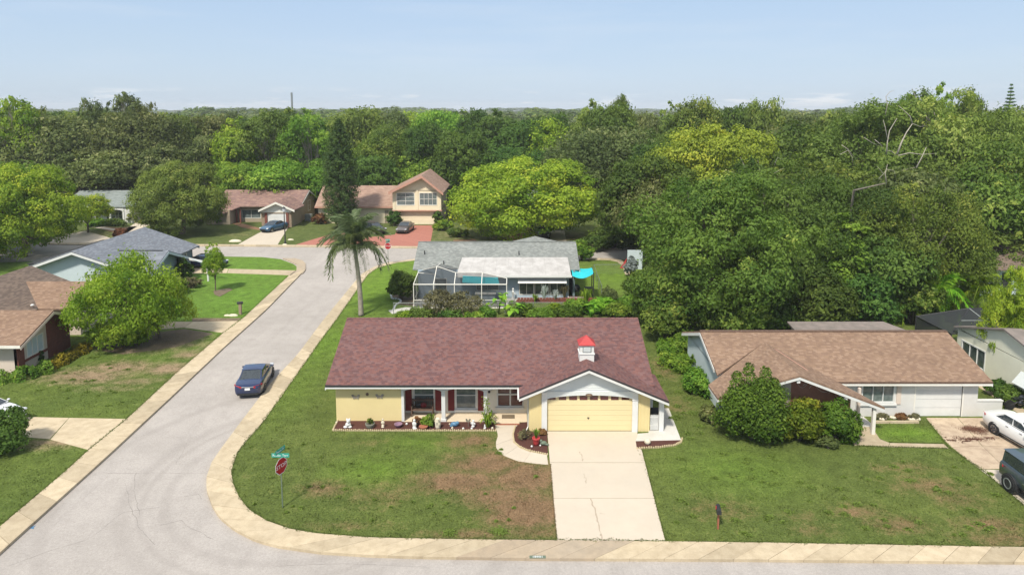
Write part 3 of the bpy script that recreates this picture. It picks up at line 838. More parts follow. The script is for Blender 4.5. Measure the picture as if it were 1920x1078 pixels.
def grassy_plant(x, y, h, r, leaf, label, n=40, seed=1, name='plant', cat='plant', z0=0.1, group=None, w=0.03, droop=.6):
    """upright strap leaves from one root"""
    rg = random.Random(seed)
    V = []; T = []
    for i in range(n):
        a = rg.uniform(0, 6.28); rr = rg.uniform(.15, 1) * r; hh = h * rg.uniform(.6, 1.05)
        ww = w * rg.uniform(.6, 1.3); d = np.array([math.cos(a), math.sin(a), 0]); s = np.array([-math.sin(a), math.cos(a), 0]) * ww
        p = [np.zeros(3) + d * .03, d * rr * .35 + np.array([0, 0, hh * .6]), d * rr * .75 + np.array([0, 0, hh]), d * rr * 1.1 + np.array([0, 0, hh * (1 - droop * .5)])]
        wd = [.6, 1, .8, .08]; tt = rg.uniform(.1, 1)
        for k in range(3):
            V += [p[k] - s * wd[k], p[k] + s * wd[k], p[k + 1] + s * wd[k + 1], p[k + 1] - s * wd[k + 1]]; T += [tt] * 4
    V = np.array(V); F = np.arange(len(V)).reshape(-1, 4)
    me = np_mesh(name, V, F, np.array(T), LF[leaf])
    o = bpy.data.objects.new(name, me); col.objects.link(o); o.location = (x, y, z0)
    return tag(o, label, cat, group)

def broad_plant(x, y, h, r, leaf, label, n=14, seed=1, name='elephant_ear_plant', cat='plant', z0=0.1, ls=0.45, group=None):
    """big heart-shaped leaves, each a leaf of its own on a stalk"""
    rg = random.Random(seed)
    t = thing(name, label, cat, (x, y, z0), group)
    st = MB()
    me = None
    for i in range(n):
        a = rg.uniform(0, 6.28); rr = r * rg.uniform(.2, 1); hh = h * rg.uniform(.55, 1)
        e = Vector((math.cos(a) * rr, math.sin(a) * rr, hh))
        st.tube([(0, 0, 0), (e.x * .3, e.y * .3, hh * .6), e], [.02, .016, .01], 5)
        if me is None:
            pr = [(0, 0, 0), (.5, -.12, .02), (.85, .1, .0), (.8, .5, -.06), (.45, 1.0, -.2), (0, 1.35, -.38), (-.45, 1.0, -.2), (-.8, .5, -.06), (-.85, .1, 0), (-.5, -.12, .02)]
            vs = [(0, .45, .1)] + pr
            fs = [(0, k, k % 10 + 1) for k in range(1, 11)]
            me = bpy.data.meshes.new('leaf'); me.from_pydata([(p[0] * .42, p[1] * .6, p[2] * .7) for p in vs], [], fs)
            at = me.attributes.new('tint', 'FLOAT', 'POINT'); at.data.foreach_set('value', [.6] * len(me.vertices))
            me.materials.append(LF[leaf]); me.update()
        o = bpy.data.objects.new('leaf', me); col.objects.link(o); o.parent = t
        o.location = e; o.rotation_euler = (rg.uniform(-.5, .3), rg.uniform(-.3, .3), a - math.pi / 2); s = ls * rg.uniform(.7, 1.25); o.scale = (s, s, s)
    st.build('stalks', LF['banana'], t, True, local=True)
    return t

def frond_mesh(seed, Ln=3.2, droop=1.4, n=38, leafl=0.8, w=0.04, name='frond'):
    rg = random.Random(seed); V = []; F = []; T = []
    pts = []
    for i in range(n + 1):
        u = i / n
        pts.append(Vector((Ln * (u ** .95) * (1 - .18 * u * u), 0, 0.9 * math.sin(u * 1.9) * (Ln / 3.2) - droop * u ** 2.4)))
    # rachis
    for i in range(n):
        a, b = pts[i], pts[i + 1]; r = .035 * (1 - i / n) + .006
        k = len(V)
        V += [a + Vector((0, r, 0)), a + Vector((0, -r, 0)), b + Vector((0, -r, 0)), b + Vector((0, r, 0))]; F.append((k, k + 1, k + 2, k + 3)); T += [.9] * 4
    for i in range(3, n + 1):
        p = pts[i]; u = i / n
        ll = leafl * math.sin(min(1, u * 1.25 + .12) * math.pi * .62 + .5) * rg.uniform(.8, 1.15)
        for sg in (-1, 1):
            for q in (0, 1):
                dirv = Vector((.45 + rg.uniform(-.15, .15), sg * rg.uniform(.6, .95), rg.uniform(-.55, .15))).normalized()
                e = p + dirv * ll * .55; e2 = e + (dirv + Vector((0, 0, -1.1))).normalized() * ll * .55
                wv = Vector((w, 0, 0)) * rg.uniform(.7, 1.2)
                tt = rg.uniform(.1, .95); k = len(V)
                V += [p - wv * .5, p + wv * .5, e + wv, e - wv, e2 + wv * .15, e2 - wv * .15]
                F += [(k, k + 1, k + 2, k + 3), (k + 3, k + 2, k + 4, k + 5)]; T += [tt] * 6
    me = np_mesh(name, np.array([tuple(v) for v in V]), np.array(F), np.array(T), LF['palm'])
    return me

def palm(x, y, h, label, nf=22, Ln=3.0, seed=3, name='palm_tree', r0=.19, leaf='palm', z0=0.0):
    rg = random.Random(seed)
    t = thing(name, label, 'palm tree', (x, y, z0))
    mb = MB()
    path = []; rad = []
    k = 26
    for i in range(k + 1):
        u = i / k
        path.append((-0.42 * u * u * (h / 6), .1 * u, h * u)); rad.append(r0 * (1.25 - .45 * u) * (1 + (.05 if i % 2 else -.02)) + (.12 * r0 if i == 0 else 0))
    mb.tube(path, rad, 10)
    mb.build('trunk', MT['bark_l'], t, True, local=True)
    top = Vector(path[-1])
    sh = MB(); sh.tube([top, top + Vector((0, 0, .5)), top + Vector((0, 0, 1.0))], [.14, .15, .07], 9); sh.build('crownshaft', LF['palm'], t, True, local=True)
    ms = [frond_mesh(seed + 10 + j, Ln, (1.0, 1.9, 3.0)[j]) for j in range(3)]
    for i in range(nf):
        ring = i % 3
        o = bpy.data.objects.new('frond', ms[ring]); col.objects.link(o); o.parent = t
        o.location = top + Vector((0, 0, .75 - .2 * ring)); s = rg.uniform(.85, 1.1)
        o.rotation_euler = (rg.uniform(-.3, .3), (-.95, -.45, .05)[ring] + rg.uniform(-.15, .15), 2 * math.pi * i / nf * 1.0 + rg.uniform(-.2, .2)); o.scale = (s, s, s)
        o.material_slots[0].link = 'OBJECT'; o.material_slots[0].material = LF[leaf]
    return t

def conifer(x, y, h, r, label, seed=5, name='norfolk_pine', tiers=26, leaf='pine', z0=0.0, per=60, narrow=.5, lf=.16, cat='tree', base=.06, lean=1.0):
    rng = np.random.default_rng(seed)
    C = []; NN = []; T = []
    mb = MB(); mb.tube([(0, 0, -.1), (0, 0, h * .5), (0, 0, h * .97)], [.25 * h / 15, .16 * h / 15, .03], 8)
    for i in range(tiers):
        u = base + (1 - base) * (i + .5) / tiers
        rr = r * min(1.0, ((1 - u) / (1 - narrow)) ** .75 if u > narrow else 1.0) * rng.uniform(.88, 1.06) * min(1, .78 + u * 1.2)
        nb = 9
        for b in range(nb):
            a = 2 * np.pi * (b + rng.uniform(-.25, .25)) / nb + i * .6
            n = int(per * (.35 + rr / r))
            s = rng.uniform(0.12, 1, n) ** .6
            p = np.stack([np.cos(a) * rr * s, np.sin(a) * rr * s, h * u + .10 * h / tiers + rr * (.30 * s * s) - .1 * s], 1)
            p += rng.normal(0, 1, (n, 3)) * np.array([.13, .13, .07]) * (.5 + rr * .45)
            C.append(p); NN.append(np.tile([np.cos(a) * .5, np.sin(a) * .5, .8], (n, 1)))
            T.append(np.full(n, rng.uniform(.1, .9)))
            if b % 3 == 0: mb.tube([(0, 0, h * u), (np.cos(a) * rr * .85, np.sin(a) * rr * .85, h * u + rr * .2)], [.04, .012], 4, False)
    C = np.concatenate(C); NN = unit(np.concatenate(NN) + rng.normal(0, .45, (len(C), 3))); T = np.clip(np.concatenate(T) + rng.normal(0, .12, len(C)), 0, 1)
    V, F = leaf_cards(C, NN, lf * rng.uniform(.6, 1.3, len(C)), rng, .38)
    t = thing(name, label, cat, (x, y, z0))
    o = bpy.data.objects.new('crown', np_mesh('crown', V, F, np.repeat(T, 4), LF[leaf])); col.objects.link(o); o.parent = t
    mb.build('trunk', MT['bark'], t, True, local=True)
    return t

def dead_limbs(x, y, z, label, spec, name='dead_tree'):
    """bare snag: every limb a part of its own; a stem carries them down to the ground inside the crowns"""
    t = thing(name, label, 'dead tree', (x, y, 0))
    lo = min((pl_[0] for pl_, r in spec), key=lambda v: v.z); O = Vector((x, y, z))
    mb = MB(); mb.tube([Vector((lo.x, 5.5, -z)), Vector((lo.x, 5.2, -z * .5)), Vector((lo.x, 4.4, lo.z - 1.2)), Vector(lo) + Vector((0, .3, 0))], [.28, .2, .1, .04], 8); mb.v = [(v[0], v[1], v[2] + z) for v in mb.v]; mb.build('trunk', MT['bark_l'], t, True, local=True)
    for pl_, r in spec:
        n = len(pl_); mb = MB(); mb.tube([Vector(p) for p in pl_], [r * .34 * (1 - .7 * i / (n - 1)) for i in range(n)], 6)
        mb.v = [(v[0], v[1], v[2] + z) for v in mb.v]; mb.build('limb', MT['deadwood'], t, True, local=True)
    return t
# ------------------------------------------------------------------ ground, roads, pavements
def struct(o, label=None):
    o['kind'] = 'structure'
    if label: o['label'] = label
    return o
mb = MB(); mb.add([(-2500, -50, -.05), (2500, -50, -.05), (2500, 3200, -.05), (-2500, 3200, -.05)], [(0, 1, 2, 3)])
struct(mb.build('ground', MT['forestfloor']))
mb = MB(); mb.add([(-160, -20, 0), (110, -20, 0), (110, 110, 0), (-160, 110, 0)], [(0, 1, 2, 3)])
struct(mb.build('road', MT['asphalt']))

def pp(lst, z=0.1, st=1.0):
    out = []
    for (x, y, rx, ry, s) in lst:
        p = G(x, y, z); out.append((p.x, p.y, rx, ry, s * st))
    return out
dryA = pp([(885, 827, 2.0, 1.3, 1), (918, 868, 3.0, 1.6, 1.3), (985, 895, 2.4, 2.2, 1.4), (990, 955, 2.6, 2.0, 1.5), (867, 903, 3.4, 1.3, 1.3), (940, 930, 2.6, 1.4, 1.2), (800, 912, 2.4, 1.0, .7),
           (711, 930, 2.6, 1.2, .55), (609, 916, 1.7, 1.0, .8), (1000, 996, 2.2, .7, .9), (885, 1001, 3, .5, .8), (640, 985, 3, .5, .5), (700, 830, 2, .7, .4),
           (1740, 911, 2.6, 1.2, .75), (1682, 983, 2.0, .9, .8), (1610, 959, 1.8, .9, .7), (1793, 935, 1.8, 1.0, .7), (1860, 983, 2.2, .9, .8), (1528, 993, 1.6, .7, .5),
           (1500, 969, 1.2, .7, .5), (1350, 954, 2.0, 1.2, .6), (1697, 877, 2.2, .9, .6), (1890, 1010, 3, .8, .8), (1270, 760, 1.2, 2.2, .5), (1245, 690, 1, 2.5, .8)])
lushA = pp([(720, 540, 8, 16, 1.0), (700, 500, 12, 12, 1.0), (620, 640, 3, 8, .8), (560, 720, 2.2, 7, .4), (700, 880, 2.6, 1.6, .7), (780, 830, 2.6, 1.0, .5), (1140, 520, 9, 9, .8), (1380, 880, 4, 3, .5), (1700, 812, 2.6, 1.2, 1)])
MT['lawnA'] = lawn_mat('corner_lawn_grass', (0.136, 0.174, 0.042), (0.110, 0.148, 0.036), (0.240, 0.155, 0.085), 0.035, dryA, (0.145, 0.250, 0.030), lushA)
dryB = pp([(314, 691, 2.6, 1.5, 1.2), (350, 665, 1.6, 1.3, 1.0), (162, 705, 4.0, 1.8, 1.25), (225, 690, 3.5, 1.8, 1.2), (296, 640, 5.0, 3.2, 1.1), (208, 728, 3, .8, .6), (250, 715, 2.6, 1, .8), (385, 650, 1.2, 1.4, .6), (60, 835, 3, .8, .8), (100, 830, 2.6, .6, 1.1)])
lushB = pp([(460, 560, 12, 16, 1.1), (420, 520, 16, 14, 1.1), (480, 492, 14, 10, 1.0), (200, 500, 20, 20, .8)])
MT['lawnB'] = lawn_mat('west_lawn_grass', (0.132, 0.178, 0.038), (0.106, 0.150, 0.034), (0.32, 0.235, 0.145), 0.02, dryB, (0.130, 0.240, 0.034), lushB)
MT['lawnC'] = lawn_mat('far_lawn_grass', (0.095, 0.128, 0.036), (0.120, 0.145, 0.045), (0.26, 0.21, 0.11), 0.02, pp([(450, 440, 5, 3, .5), (1000, 445, 12, 6, 1), (850, 440, 6, 8, .6), (160, 440, 12, 5, .6)]))

east_outer = [(397, 866), (387, 894), (387, 917), (397, 945), (411, 968), (439, 991), (480, 1012), (522, 1023), (600, 1034), (700, 1040), (800, 1043), (1000, 1046), (1400, 1048), (1920, 1053), (2300, 1057)]
east_outer_up = [(785, 484), (728, 492), (704, 499), (681, 511), (666, 527), (606, 600), (559, 663), (503, 723), (455, 786), (443, 802), (416, 838), (397, 866)]
east_inner = [(434, 881), (436, 903), (448, 931), (466, 954), (499, 975), (545, 991), (600, 1000), (700, 1007), (850, 1010), (1043, 1012), (1400, 1016), (1920, 1025), (2300, 1032)]
east_inner_up = [(783, 487.5), (746, 492), (710, 501), (690, 515), (630, 600), (600, 640), (522, 751), (485, 802), (462, 825), (443, 852), (434, 881)]
west_outer = [(-160, 1180), (0, 1035), (203, 852.5), (323, 741.6), (416, 654), (499, 580), (572, 505)]
west_inner = [(-160, 1130), (0, 986), (119, 886), (165, 844), (238, 785), (335, 695), (416, 626), (455, 597), (540, 518)]

# raised blocks of lawn between the streets
e_in = g2(east_inner_up + east_inner[1:])
blockA = e_in + [(95, 24), (95, 82), g2([(1104, 487)])[0]]
struct(flat_poly('lawn', blockA, 0.10, 0.14, MT['lawnA']))
w_in = g2(west_inner)
blockB = w_in + g2([(560, 511), (566, 507), (550, 495), (526, 486), (491, 482), (419, 481)]) + [(-70, 79.5), (-150, 79.5), (-150, 20)]
struct(flat_poly('lawn', blockB, 0.10, 0.14, MT['lawnB']))
far_kerb = [(-60, 455), (94, 457), (360, 460), (520, 461), (612, 462), (787, 464), (1104, 466), (1400, 468)]
fk = g2(far_kerb)
blockC = [(-150, fk[0][1])] + fk + [(95, fk[-1][1]), (95, 126), (-150, 126)]
struct(flat_poly('lawn', blockC, 0.10, 0.14, MT['lawnC']))

def resample(pts, n):
    P = [np.array(p, float) for p in pts]
    d = [0]
    for a, b in zip(P[:-1], P[1:]): d.append(d[-1] + np.linalg.norm(b - a))
    out = []
    for i in range(n + 1):
        s = d[-1] * i / n
        for k in range(len(P) - 1):
            if s <= d[k + 1] + 1e-9:
                t = (s - d[k]) / max(1e-9, d[k + 1] - d[k]); out.append(P[k] * (1 - t) + P[k + 1] * t); break
    return out
def slabs(parent, inner, outer, n, mat, top=0.125, gap=0.022, mats=None, sub=1):
    I = resample(inner, n * sub); O = resample(outer, n * sub)
    for i in range(n):
        ii = I[i * sub:(i + 1) * sub + 1]; oo = O[i * sub:(i + 1) * sub + 1]
        di = (ii[-1] - ii[0]); do = (oo[-1] - oo[0]); di = di / (np.linalg.norm(di) + 1e-6); do = do / (np.linalg.norm(do) + 1e-6)
        ii = [ii[0] + di * gap / 2] + ii[1:-1] + [ii[-1] - di * gap / 2]; oo = [oo[0] + do * gap / 2] + oo[1:-1] + [oo[-1] - do * gap / 2]
        cr = (oo[0] - ii[0]); cr = cr / (np.linalg.norm(cr) + 1e-6)
        poly = [p for p in ii] + [p for p in oo[::-1]]
        z = top + rnd.uniform(-.006, .006)
        mb = MB(); mb.extrude([(p[0], p[1], z) for p in poly], (0, 0, -.16))
        mb.build('slab', (mats(i) if mats else mat), parent)
sw = struct(thing('sidewalk', 'tan concrete sidewalk curving round the corner lawn', None)); 
up_o = g2(east_outer_up, .12); up_i = g2(east_inner_up, .12)
slabs(sw, up_i, up_o, 30, MT['walk'], sub=2)
dn_o = g2(east_outer, .12); dn_i = g2([(434, 881)] + east_inner[1:], .12)
def fm_(i): return MT['walk_grey'] if 12 <= i <= 15 else MT['walk']
slabs(sw, dn_i, dn_o, 34, MT['walk'], mats=fm_, sub=3)
sw2 = struct(thing('sidewalk', 'straight tan sidewalk along the west kerb of the side street', None))
slabs(sw2, g2(west_inner, .12), g2(west_outer, .12), 34, MT['walk'], sub=1)
# north-west corner apron beside the grass point
struct(flat_poly('pavement', g2([(540, 518), (568, 512), (573, 505), (573, 494), (567, 488), (552, 484), (530, 484), (556, 495), (556, 506)], .115), .118, .12, MT['walk_grey']))
sw3 = struct(thing('sidewalk', 'pale kerb strip along the far side of the cross street', None))
fk2 = g2([(a, b - 2.2) for a, b in far_kerb], .12); fko = g2([(a, b + .4) for a, b in far_kerb], .12)
slabs(sw3, fk2, fko, 60, MT['walk'])
sw4 = struct(thing('sidewalk', 'kerb strip behind the grey-roofed house on the near side of the cross street', None))
slabs(sw4, g2([(1104, 487), (1150, 488), (1160, 492), (1168, 500), (1172, 515)], .12), g2([(1104, 483.5), (1152, 484.5), (1166, 488), (1176, 497), (1182, 515)], .12), 8, MT['walk'])

# driveways
dv = struct(thing('driveway', 'pale concrete two-car driveway of the yellow house', None))
def dquad(parent, pts, mat, top=.118, name='slab', th=.12):
    return flat_poly(name, g2(pts, top), top, th, mat, parent)
rows = [807.5, 866.5, 933.5, 1012.5]
def lx(y): return 1026.5 + (y - 811.5) * (1043.5 - 1026.5) / 201
def rx(y): return 1195 + (y - 811.5) * (1247 - 1195) / 201
for a, b in zip(rows[:-1], rows[1:]):
    dquad(dv, [(lx(a), a + .5), (rx(a), a + .5), (rx(b), b - .3), (lx(b), b - .3)], MT['drive'], .122)
def crack(parent, pts, w=.018, z=.1265, seed=1, name='crack', mat=None):
    rg = random.Random(seed); P = [G(x, y, z) for x, y in pts]; Q = []
    for a, b in zip(P[:-1], P[1:]):
        for k in range(6):
            q = a.lerp(b, k / 6); q.x += rg.uniform(-.045, .045); q.y += rg.uniform(-.03, .03); Q.append(q)
    Q.append(P[-1]); mb = MB()
    for a, b in zip(Q[:-1], Q[1:]):
        d = (b - a).normalized(); s = Vector((-d.y, d.x, 0)) * w * rg.uniform(.4, 1.6)
        mb.extrude([a - s, b - s * .9, b + s * .9, a + s], (0, 0, -.003))
    return mb.build(name, mat or MT['crack'], parent)
crack(dv, [(1108, 934), (1115, 955), (1120, 975), (1126, 1000), (1130, 1012)], .022, .1275, 3)
crack(dv, [(1087, 846), (1092, 858), (1092, 864)], .02, .1275, 4)
crack(dv, [(1094, 888), (1099, 900), (1098, 905)], .014, .1275, 5)
crack(dv, [(1124, 962), (1134, 963)], .01, .1275, 6)
wk = struct(thing('path', 'curving pale front walk from the driveway to the porch', None))
walk_l = [(927, 793.5), (931, 806), (934, 816), (930, 828), (930, 838), (936, 847), (946, 854), (970, 863.5), (1001, 868), (1028, 870.5)]
walk_r = [(972, 794), (966, 802), (963, 814), (962, 824), (965, 830), (974, 838), (990, 845), (1005, 848.5), (1015, 850.5), (1025.5, 852)]
slabs(wk, g2(walk_l, .12), g2(walk_r, .12), 5, MT['drive'], top=.116, gap=.012, sub=4)
# side slab and its mulch bed
struct(flat_poly('patio', g2([(1196, 812.5), (1216, 811), (1216, 765), (1254, 765), (1277, 824.5), (1192, 826.5)], .14), .14, .12, MT['slabwhite']))
def bed(name, pts, mat, top=.135, edge=None, label=None, ew=.05, eh=.07):
    o = flat_poly(name, g2(pts, .12), top, .08, mat); o['kind'] = 'structure'
    return o
bed('mulch_bed', [(624, 806.5), (632, 788), (757, 788), (757, 791), (905, 791), (926, 792), (930, 806.5)], MT['mulch'])
bed('mulch_bed', [(973, 793), (990, 791), (990, 808), (1026, 808), (1027, 851.5), (990, 844), (974, 837.5), (966, 830), (963, 823), (963.5, 814), (967, 802)], MT['mulch'])
bed('mulch_bed', [(1192, 827), (1277, 825), (1273, 831), (1262, 834.5), (1234, 838), (1194, 840)], MT['mulch'])
def edging(pts, label, n, mat=MT['edging'], z=.1, sz=.10, nm='scalloped_edging'):
    P = resample(g2(pts, .12), n); t = thing(nm, label, 'garden edging', (P[0][0], P[0][1], z))
    base = MB(); base.lathe([(sz * .5, 0), (sz * .5, .07), (sz * .36, .11)], n=8); me = None
    for p in P:
        if me is None:
            o = base.build('edging_stone', mat, t, local=True); me = o.data
        else:
            o = bpy.data.objects.new('edging_stone', me); col.objects.link(o); o.parent = t
        o.location = (p[0] - P[0][0], p[1] - P[0][1], 0); o.rotation_euler.z = rnd.uniform(0, 3); o.scale = (1, 1, rnd.uniform(.8, 1.15))
edging([(634, 788), (624, 807), (700, 807.5), (929, 807.5)], 'cream scalloped edging along the long mulch bed under the porch', 95)
edging([(966, 800), (962, 815), (964, 829), (975, 838.5), (992, 845.5), (1026, 852)], 'cream scalloped edging round the mulch bed with the red pot', 34)
edging([(1195, 841), (1234, 839), (1264, 835), (1277, 829), (1279, 823)], 'cream scalloped edging at the mulch bed right of the driveway', 24)

# other driveways and paths
d3 = struct(thing('driveway', 'light concrete driveway at lower left beside the spruce bush', None))
dquad(d3, [(-60, 779), (41, 781), (129, 783), (93, 822.5), (60, 820), (-60, 800)], MT['walk'], .118)
dquad(d3, [(130, 783), (236, 785), (165.5, 842.5), (94.5, 823.5)], MT['walk'], .118)
d2 = struct(thing('driveway', 'pale driveway beyond the light green street tree', None))
dquad(d2, [(270, 603), (360, 603), (345, 614), (262, 620)], MT['walk'], .118)
dquad(d2, [(361, 603), (452, 601.5), (420, 624), (345.5, 614.2)], MT['walk'], .118)
d1 = struct(thing('driveway', 'narrow concrete drive at the blue-grey house', None))
dquad(d1, [(330, 500), (428, 504), (425, 512), (330, 513)], MT['walk'], .118)
dquad(d1, [(429, 504), (556, 507), (545, 516), (426, 512)], MT['walk'], .118)
dn = struct(thing('driveway', 'stained concrete driveway of the tan-roofed house', None))
dquad(dn, [(1737, 783), (1795, 783), (1841, 835), (1785, 838), (1772, 826), (1745, 795)], MT['drive_stain'], .118)
dquad(dn, [(1796, 783), (1850, 783), (1935, 838), (1842, 835)], MT['drive_stain'], .118)
dquad(dn, [(1786, 838.5), (1841.5, 835.5), (1885, 878), (1838, 879), (1815, 862)], MT['drive_stain'], .118)
dquad(dn, [(1842, 835.5), (1936, 838.5), (2000, 880), (1886, 878)], MT['drive_stain'], .118)
dquad(dn, [(1838.5, 880), (2000, 881), (2060, 940), (2300, 1030), (2060, 1027), (1930, 955), (1885, 915)], MT['drive'], .118)
pn = struct(thing('path', 'pale walk across the lawn to the porch post of the tan-roofed house', None))
dquad(pn, [(1606, 790), (1632, 796), (1650, 823), (1668, 830), (1665, 837), (1600, 834)], MT['walk'], .122)
dquad(pn, [(1669, 830), (1770, 832), (1778, 840), (1666, 837.3)], MT['walk'], .122)
r_side = struct(thing('path', 'narrow concrete strip between the tan-roofed house and the pale sage house', None))
dquad(r_side, [(1830, 722), (1838, 718), (1925, 770), (1912, 776)], MT['walk'], .13)
# far side drives
f1 = struct(thing('driveway', 'pale driveway under the slate blue sedan', None))
dquad(f1, [(502, 425), (541, 425), (537, 432), (520, 459.5), (445, 459), (498, 430)], MT['drive'], .118)
f2 = struct(thing('driveway', 'red paver driveway of the two-storey house', None))
dquad(f2, [(752, 422.5), (813, 422.5), (806, 462), (640, 461.5), (690, 445), (740, 440)], MT['paver'], .118)
dquad(f2, [(548, 461), (580, 451), (625, 438), (690, 433), (691, 444), (640, 447), (610, 461.2)], MT['paver'], .118)
f3 = struct(thing('driveway', 'pale curved driveway of the white house far left', None))
dquad(f3, [(94, 455), (100, 446), (125, 440), (160, 433), (200, 444), (210, 448), (255, 417), (290, 417), (215, 452), (200, 455.5)], MT['drive'], .118)
p3 = struct(thing('path', 'thin pale walk to the white house far left', None))
dquad(p3, [(165, 420), (220, 430), (216, 433), (160, 424)], MT['drive'], .121)
p4 = struct(thing('path', 'tan walk to the rose-roofed house', None))
dquad(p4, [(432, 418), (450, 418), (492, 429), (490, 432), (455, 427)], MT['tan_mulch'], .121)
struct(flat_poly('mulch_bed', g2([(225, 427), (258, 424), (232, 441), (170, 424)], .12), .118, .05, MT['tan_mulch']))
f5 = struct(thing('driveway', 'pale driveway behind the big round tree', None))
dquad(f5, [(1027, 432), (1058, 432), (1062, 452), (1028, 452)], MT['drive'], .118)
struct(flat_poly('mulch_bed', g2([(955, 437), (990, 430), (1005, 452), (965, 453)], .12), .118, .05, MT['tan_mulch']))
struct(flat_poly('mulch_bed', g2([(850, 450), (890, 448), (900, 457), (850, 458)], .12), .118, .05, MT['tan_mulch']))
# dirt strips and leaf litter
struct(flat_poly('bare_soil', g2([(360, 596), (452, 596), (447, 602), (360, 602.5)], .12), .112, .02, MT['dirt']))
struct(flat_poly('mulch_bed', g2([(170, 620), (262, 628), (345, 616), (400, 625), (330, 650), (230, 664), (180, 655)], .12), .108, .02, MT['dirt']))
def litter(x, y, rx_, ry_, n, label, seed):
    rg = np.random.default_rng(seed); p = G(x, y, .122)
    cx_ = rg.normal(0, .55, (9, 2)); i_ = rg.integers(0, 9, n); sp_ = rg.normal(0, .22, (n, 2)) * rg.uniform(.4, 1.8, (9, 1))[i_]
    C = np.column_stack([(cx_[i_, 0] + sp_[:, 0]) * rx_, (cx_[i_, 1] * .8 + sp_[:, 1] - cx_[i_, 0] * .3) * ry_, rg.uniform(.0, .03, n) + .006])
    V, Fq = leaf_cards(C, unit(rg.normal(0, .3, (n, 3)) + np.array([0, 0, 1])), .028 * rg.uniform(.5, 1.5, n), rg)
    o = bpy.data.objects.new('leaf_litter', np_mesh('leaf_litter', V, Fq, np.repeat(rg.uniform(0, 1, n), 4), LF['litter'])); col.objects.link(o)
    o.location = p; o['kind'] = 'stuff'; o['label'] = label
litter(1828, 806, .9, .6, 2200, 'brown dead leaves blown over the stained driveway', 1)
litter(1815, 822, 1.3, .3, 1100, 'thin trail of dead leaves on the stained driveway', 2)
litter(1785, 825, .4, .2, 200, 'small pile of dead leaves at the stained driveway edge', 3)

# road cracks, patch lines, blue utility mark
rc = struct(thing('road_marking', 'faint cracks and tar lines in the worn asphalt', None))
for i, pl in enumerate([[(200, 888), (300, 886), (420, 888)], [(235, 905), (245, 950), (262, 990), (290, 1020)], [(255, 885), (250, 920), (262, 965)], [(15, 1060), (100, 1030), (160, 1012)],
                        [(300, 985), (340, 975), (350, 985), (400, 1010)], [(345, 930), (372, 926), (378, 935)], [(330, 870), (340, 850), (350, 830)], [(192, 886), (250, 887)], [(520, 1060), (620, 1056), (800, 1062)], [(180, 1000), (230, 960), (300, 950)]]):
    crack(rc, pl, .008, .003, 20 + i, mat=MT['tar'])
bm_ = G(55, 990, .004); mb = MB(); rg = random.Random(4)
for i in range(9):
    a = rg.uniform(0, 3.14); c = Vector((bm_.x + rg.uniform(-.15, .15), bm_.y + rg.uniform(-.1, .1), .004 + i * .0006)); d = Vector((math.cos(a), math.sin(a), 0)) * rg.uniform(.06, .2); s = Vector((-d.y, d.x, 0)).normalized() * .03
    mb.extrude([c - d - s, c + d - s, c + d + s, c - d + s], (0, 0, -.0005))
tag(mb.build('paint_mark', MT['bluepaint']), 'blue utility paint mark on the asphalt by the lower left kerb', 'paint mark')

# grass: real blades standing on the near lawns
def inpoly(x, y, poly):
    c = np.zeros(len(x), bool); j = len(poly) - 1
    for i in range(len(poly)):
        xi, yi = poly[i]; xj, yj = poly[j]
        m = ((yi > y) != (yj > y)) & (x < (xj - xi) * (y - yi) / (yj - yi + 1e-12) + xi); c ^= m; j = i
    return c
def edge_grass(pts, n, seed, mat, reach=.16):
    rg = np.random.default_rng(seed); P = np.array(resample(pts, 400)); i = rg.integers(0, 400, n); u = rg.uniform(0, 1, n)[:, None]
    q = P[i] * (1 - u) + P[i + 1] * u; d = P[i + 1] - P[i]; d /= np.linalg.norm(d, axis=1, keepdims=True) + 1e-9; nr = np.column_stack([-d[:, 1], d[:, 0]])
    s = i + u[:, 0]; w = np.clip(.35 + .5 * np.sin(s * .9) * np.sin(s * .37 + 1) + .4 * np.sin(s * 2.3), .05, 1.2)
    q = q + nr * (rg.uniform(-1, 1, n) * reach * w)[:, None]
    C = np.column_stack([q, .125 + rg.uniform(0, .035, n)])
    V, Fq = leaf_cards(C, unit(rg.normal(0, .6, (n, 3)) + np.array([0, 0, 1])), .035 * rg.uniform(.5, 1.4, n), rg, .3)
    o = bpy.data.objects.new('grass', np_mesh('grass', V, Fq, None, mat)); col.objects.link(o); o['kind'] = 'stuff'
def grass(poly, holes, bbox, n, seed, mat, h=.055):
    rg = np.random.default_rng(seed)
    x = rg.uniform(bbox[0], bbox[1], n); y = bbox[2] + (bbox[3] - bbox[2]) * rg.uniform(0, 1, n) ** 1.5
    k = inpoly(x, y, poly)
    for hp in holes: k &= ~inpoly(x, y, hp)
    x, y = x[k], y[k]; m = len(x)
    cl = np.sin(x * 2.1 + 1.3 * np.sin(y * 1.7)) * np.sin(y * 2.3 + np.sin(x * 1.1))
    hh = h * (1 + .5 * cl) * rg.uniform(.4, 1.4, m)
    a = rg.uniform(0, 6.28, m); w = .022 * rg.uniform(.5, 1.3, m)
    dx, dy = np.cos(a) * w, np.sin(a) * w; lx_, ly_ = rg.normal(0, .03, m), rg.normal(0, .03, m)
    V = np.empty((m, 4, 3)); z = np.full(m, .098)
    V[:, 0] = np.column_stack([x - dx, y - dy, z]); V[:, 1] = np.column_stack([x + dx, y + dy, z])
    V[:, 2] = np.column_stack([x + dx * .3 + lx_, y + dy * .3 + ly_, z + hh]); V[:, 3] = np.column_stack([x - dx * .5 + lx_, y - dy * .5 + ly_, z + hh * .8])
    o = bpy.data.objects.new('grass', np_mesh('grass', V.reshape(-1, 3), np.arange(m * 4).reshape(-1, 4), None, mat)); col.objects.link(o)
    o['kind'] = 'stuff'; return o
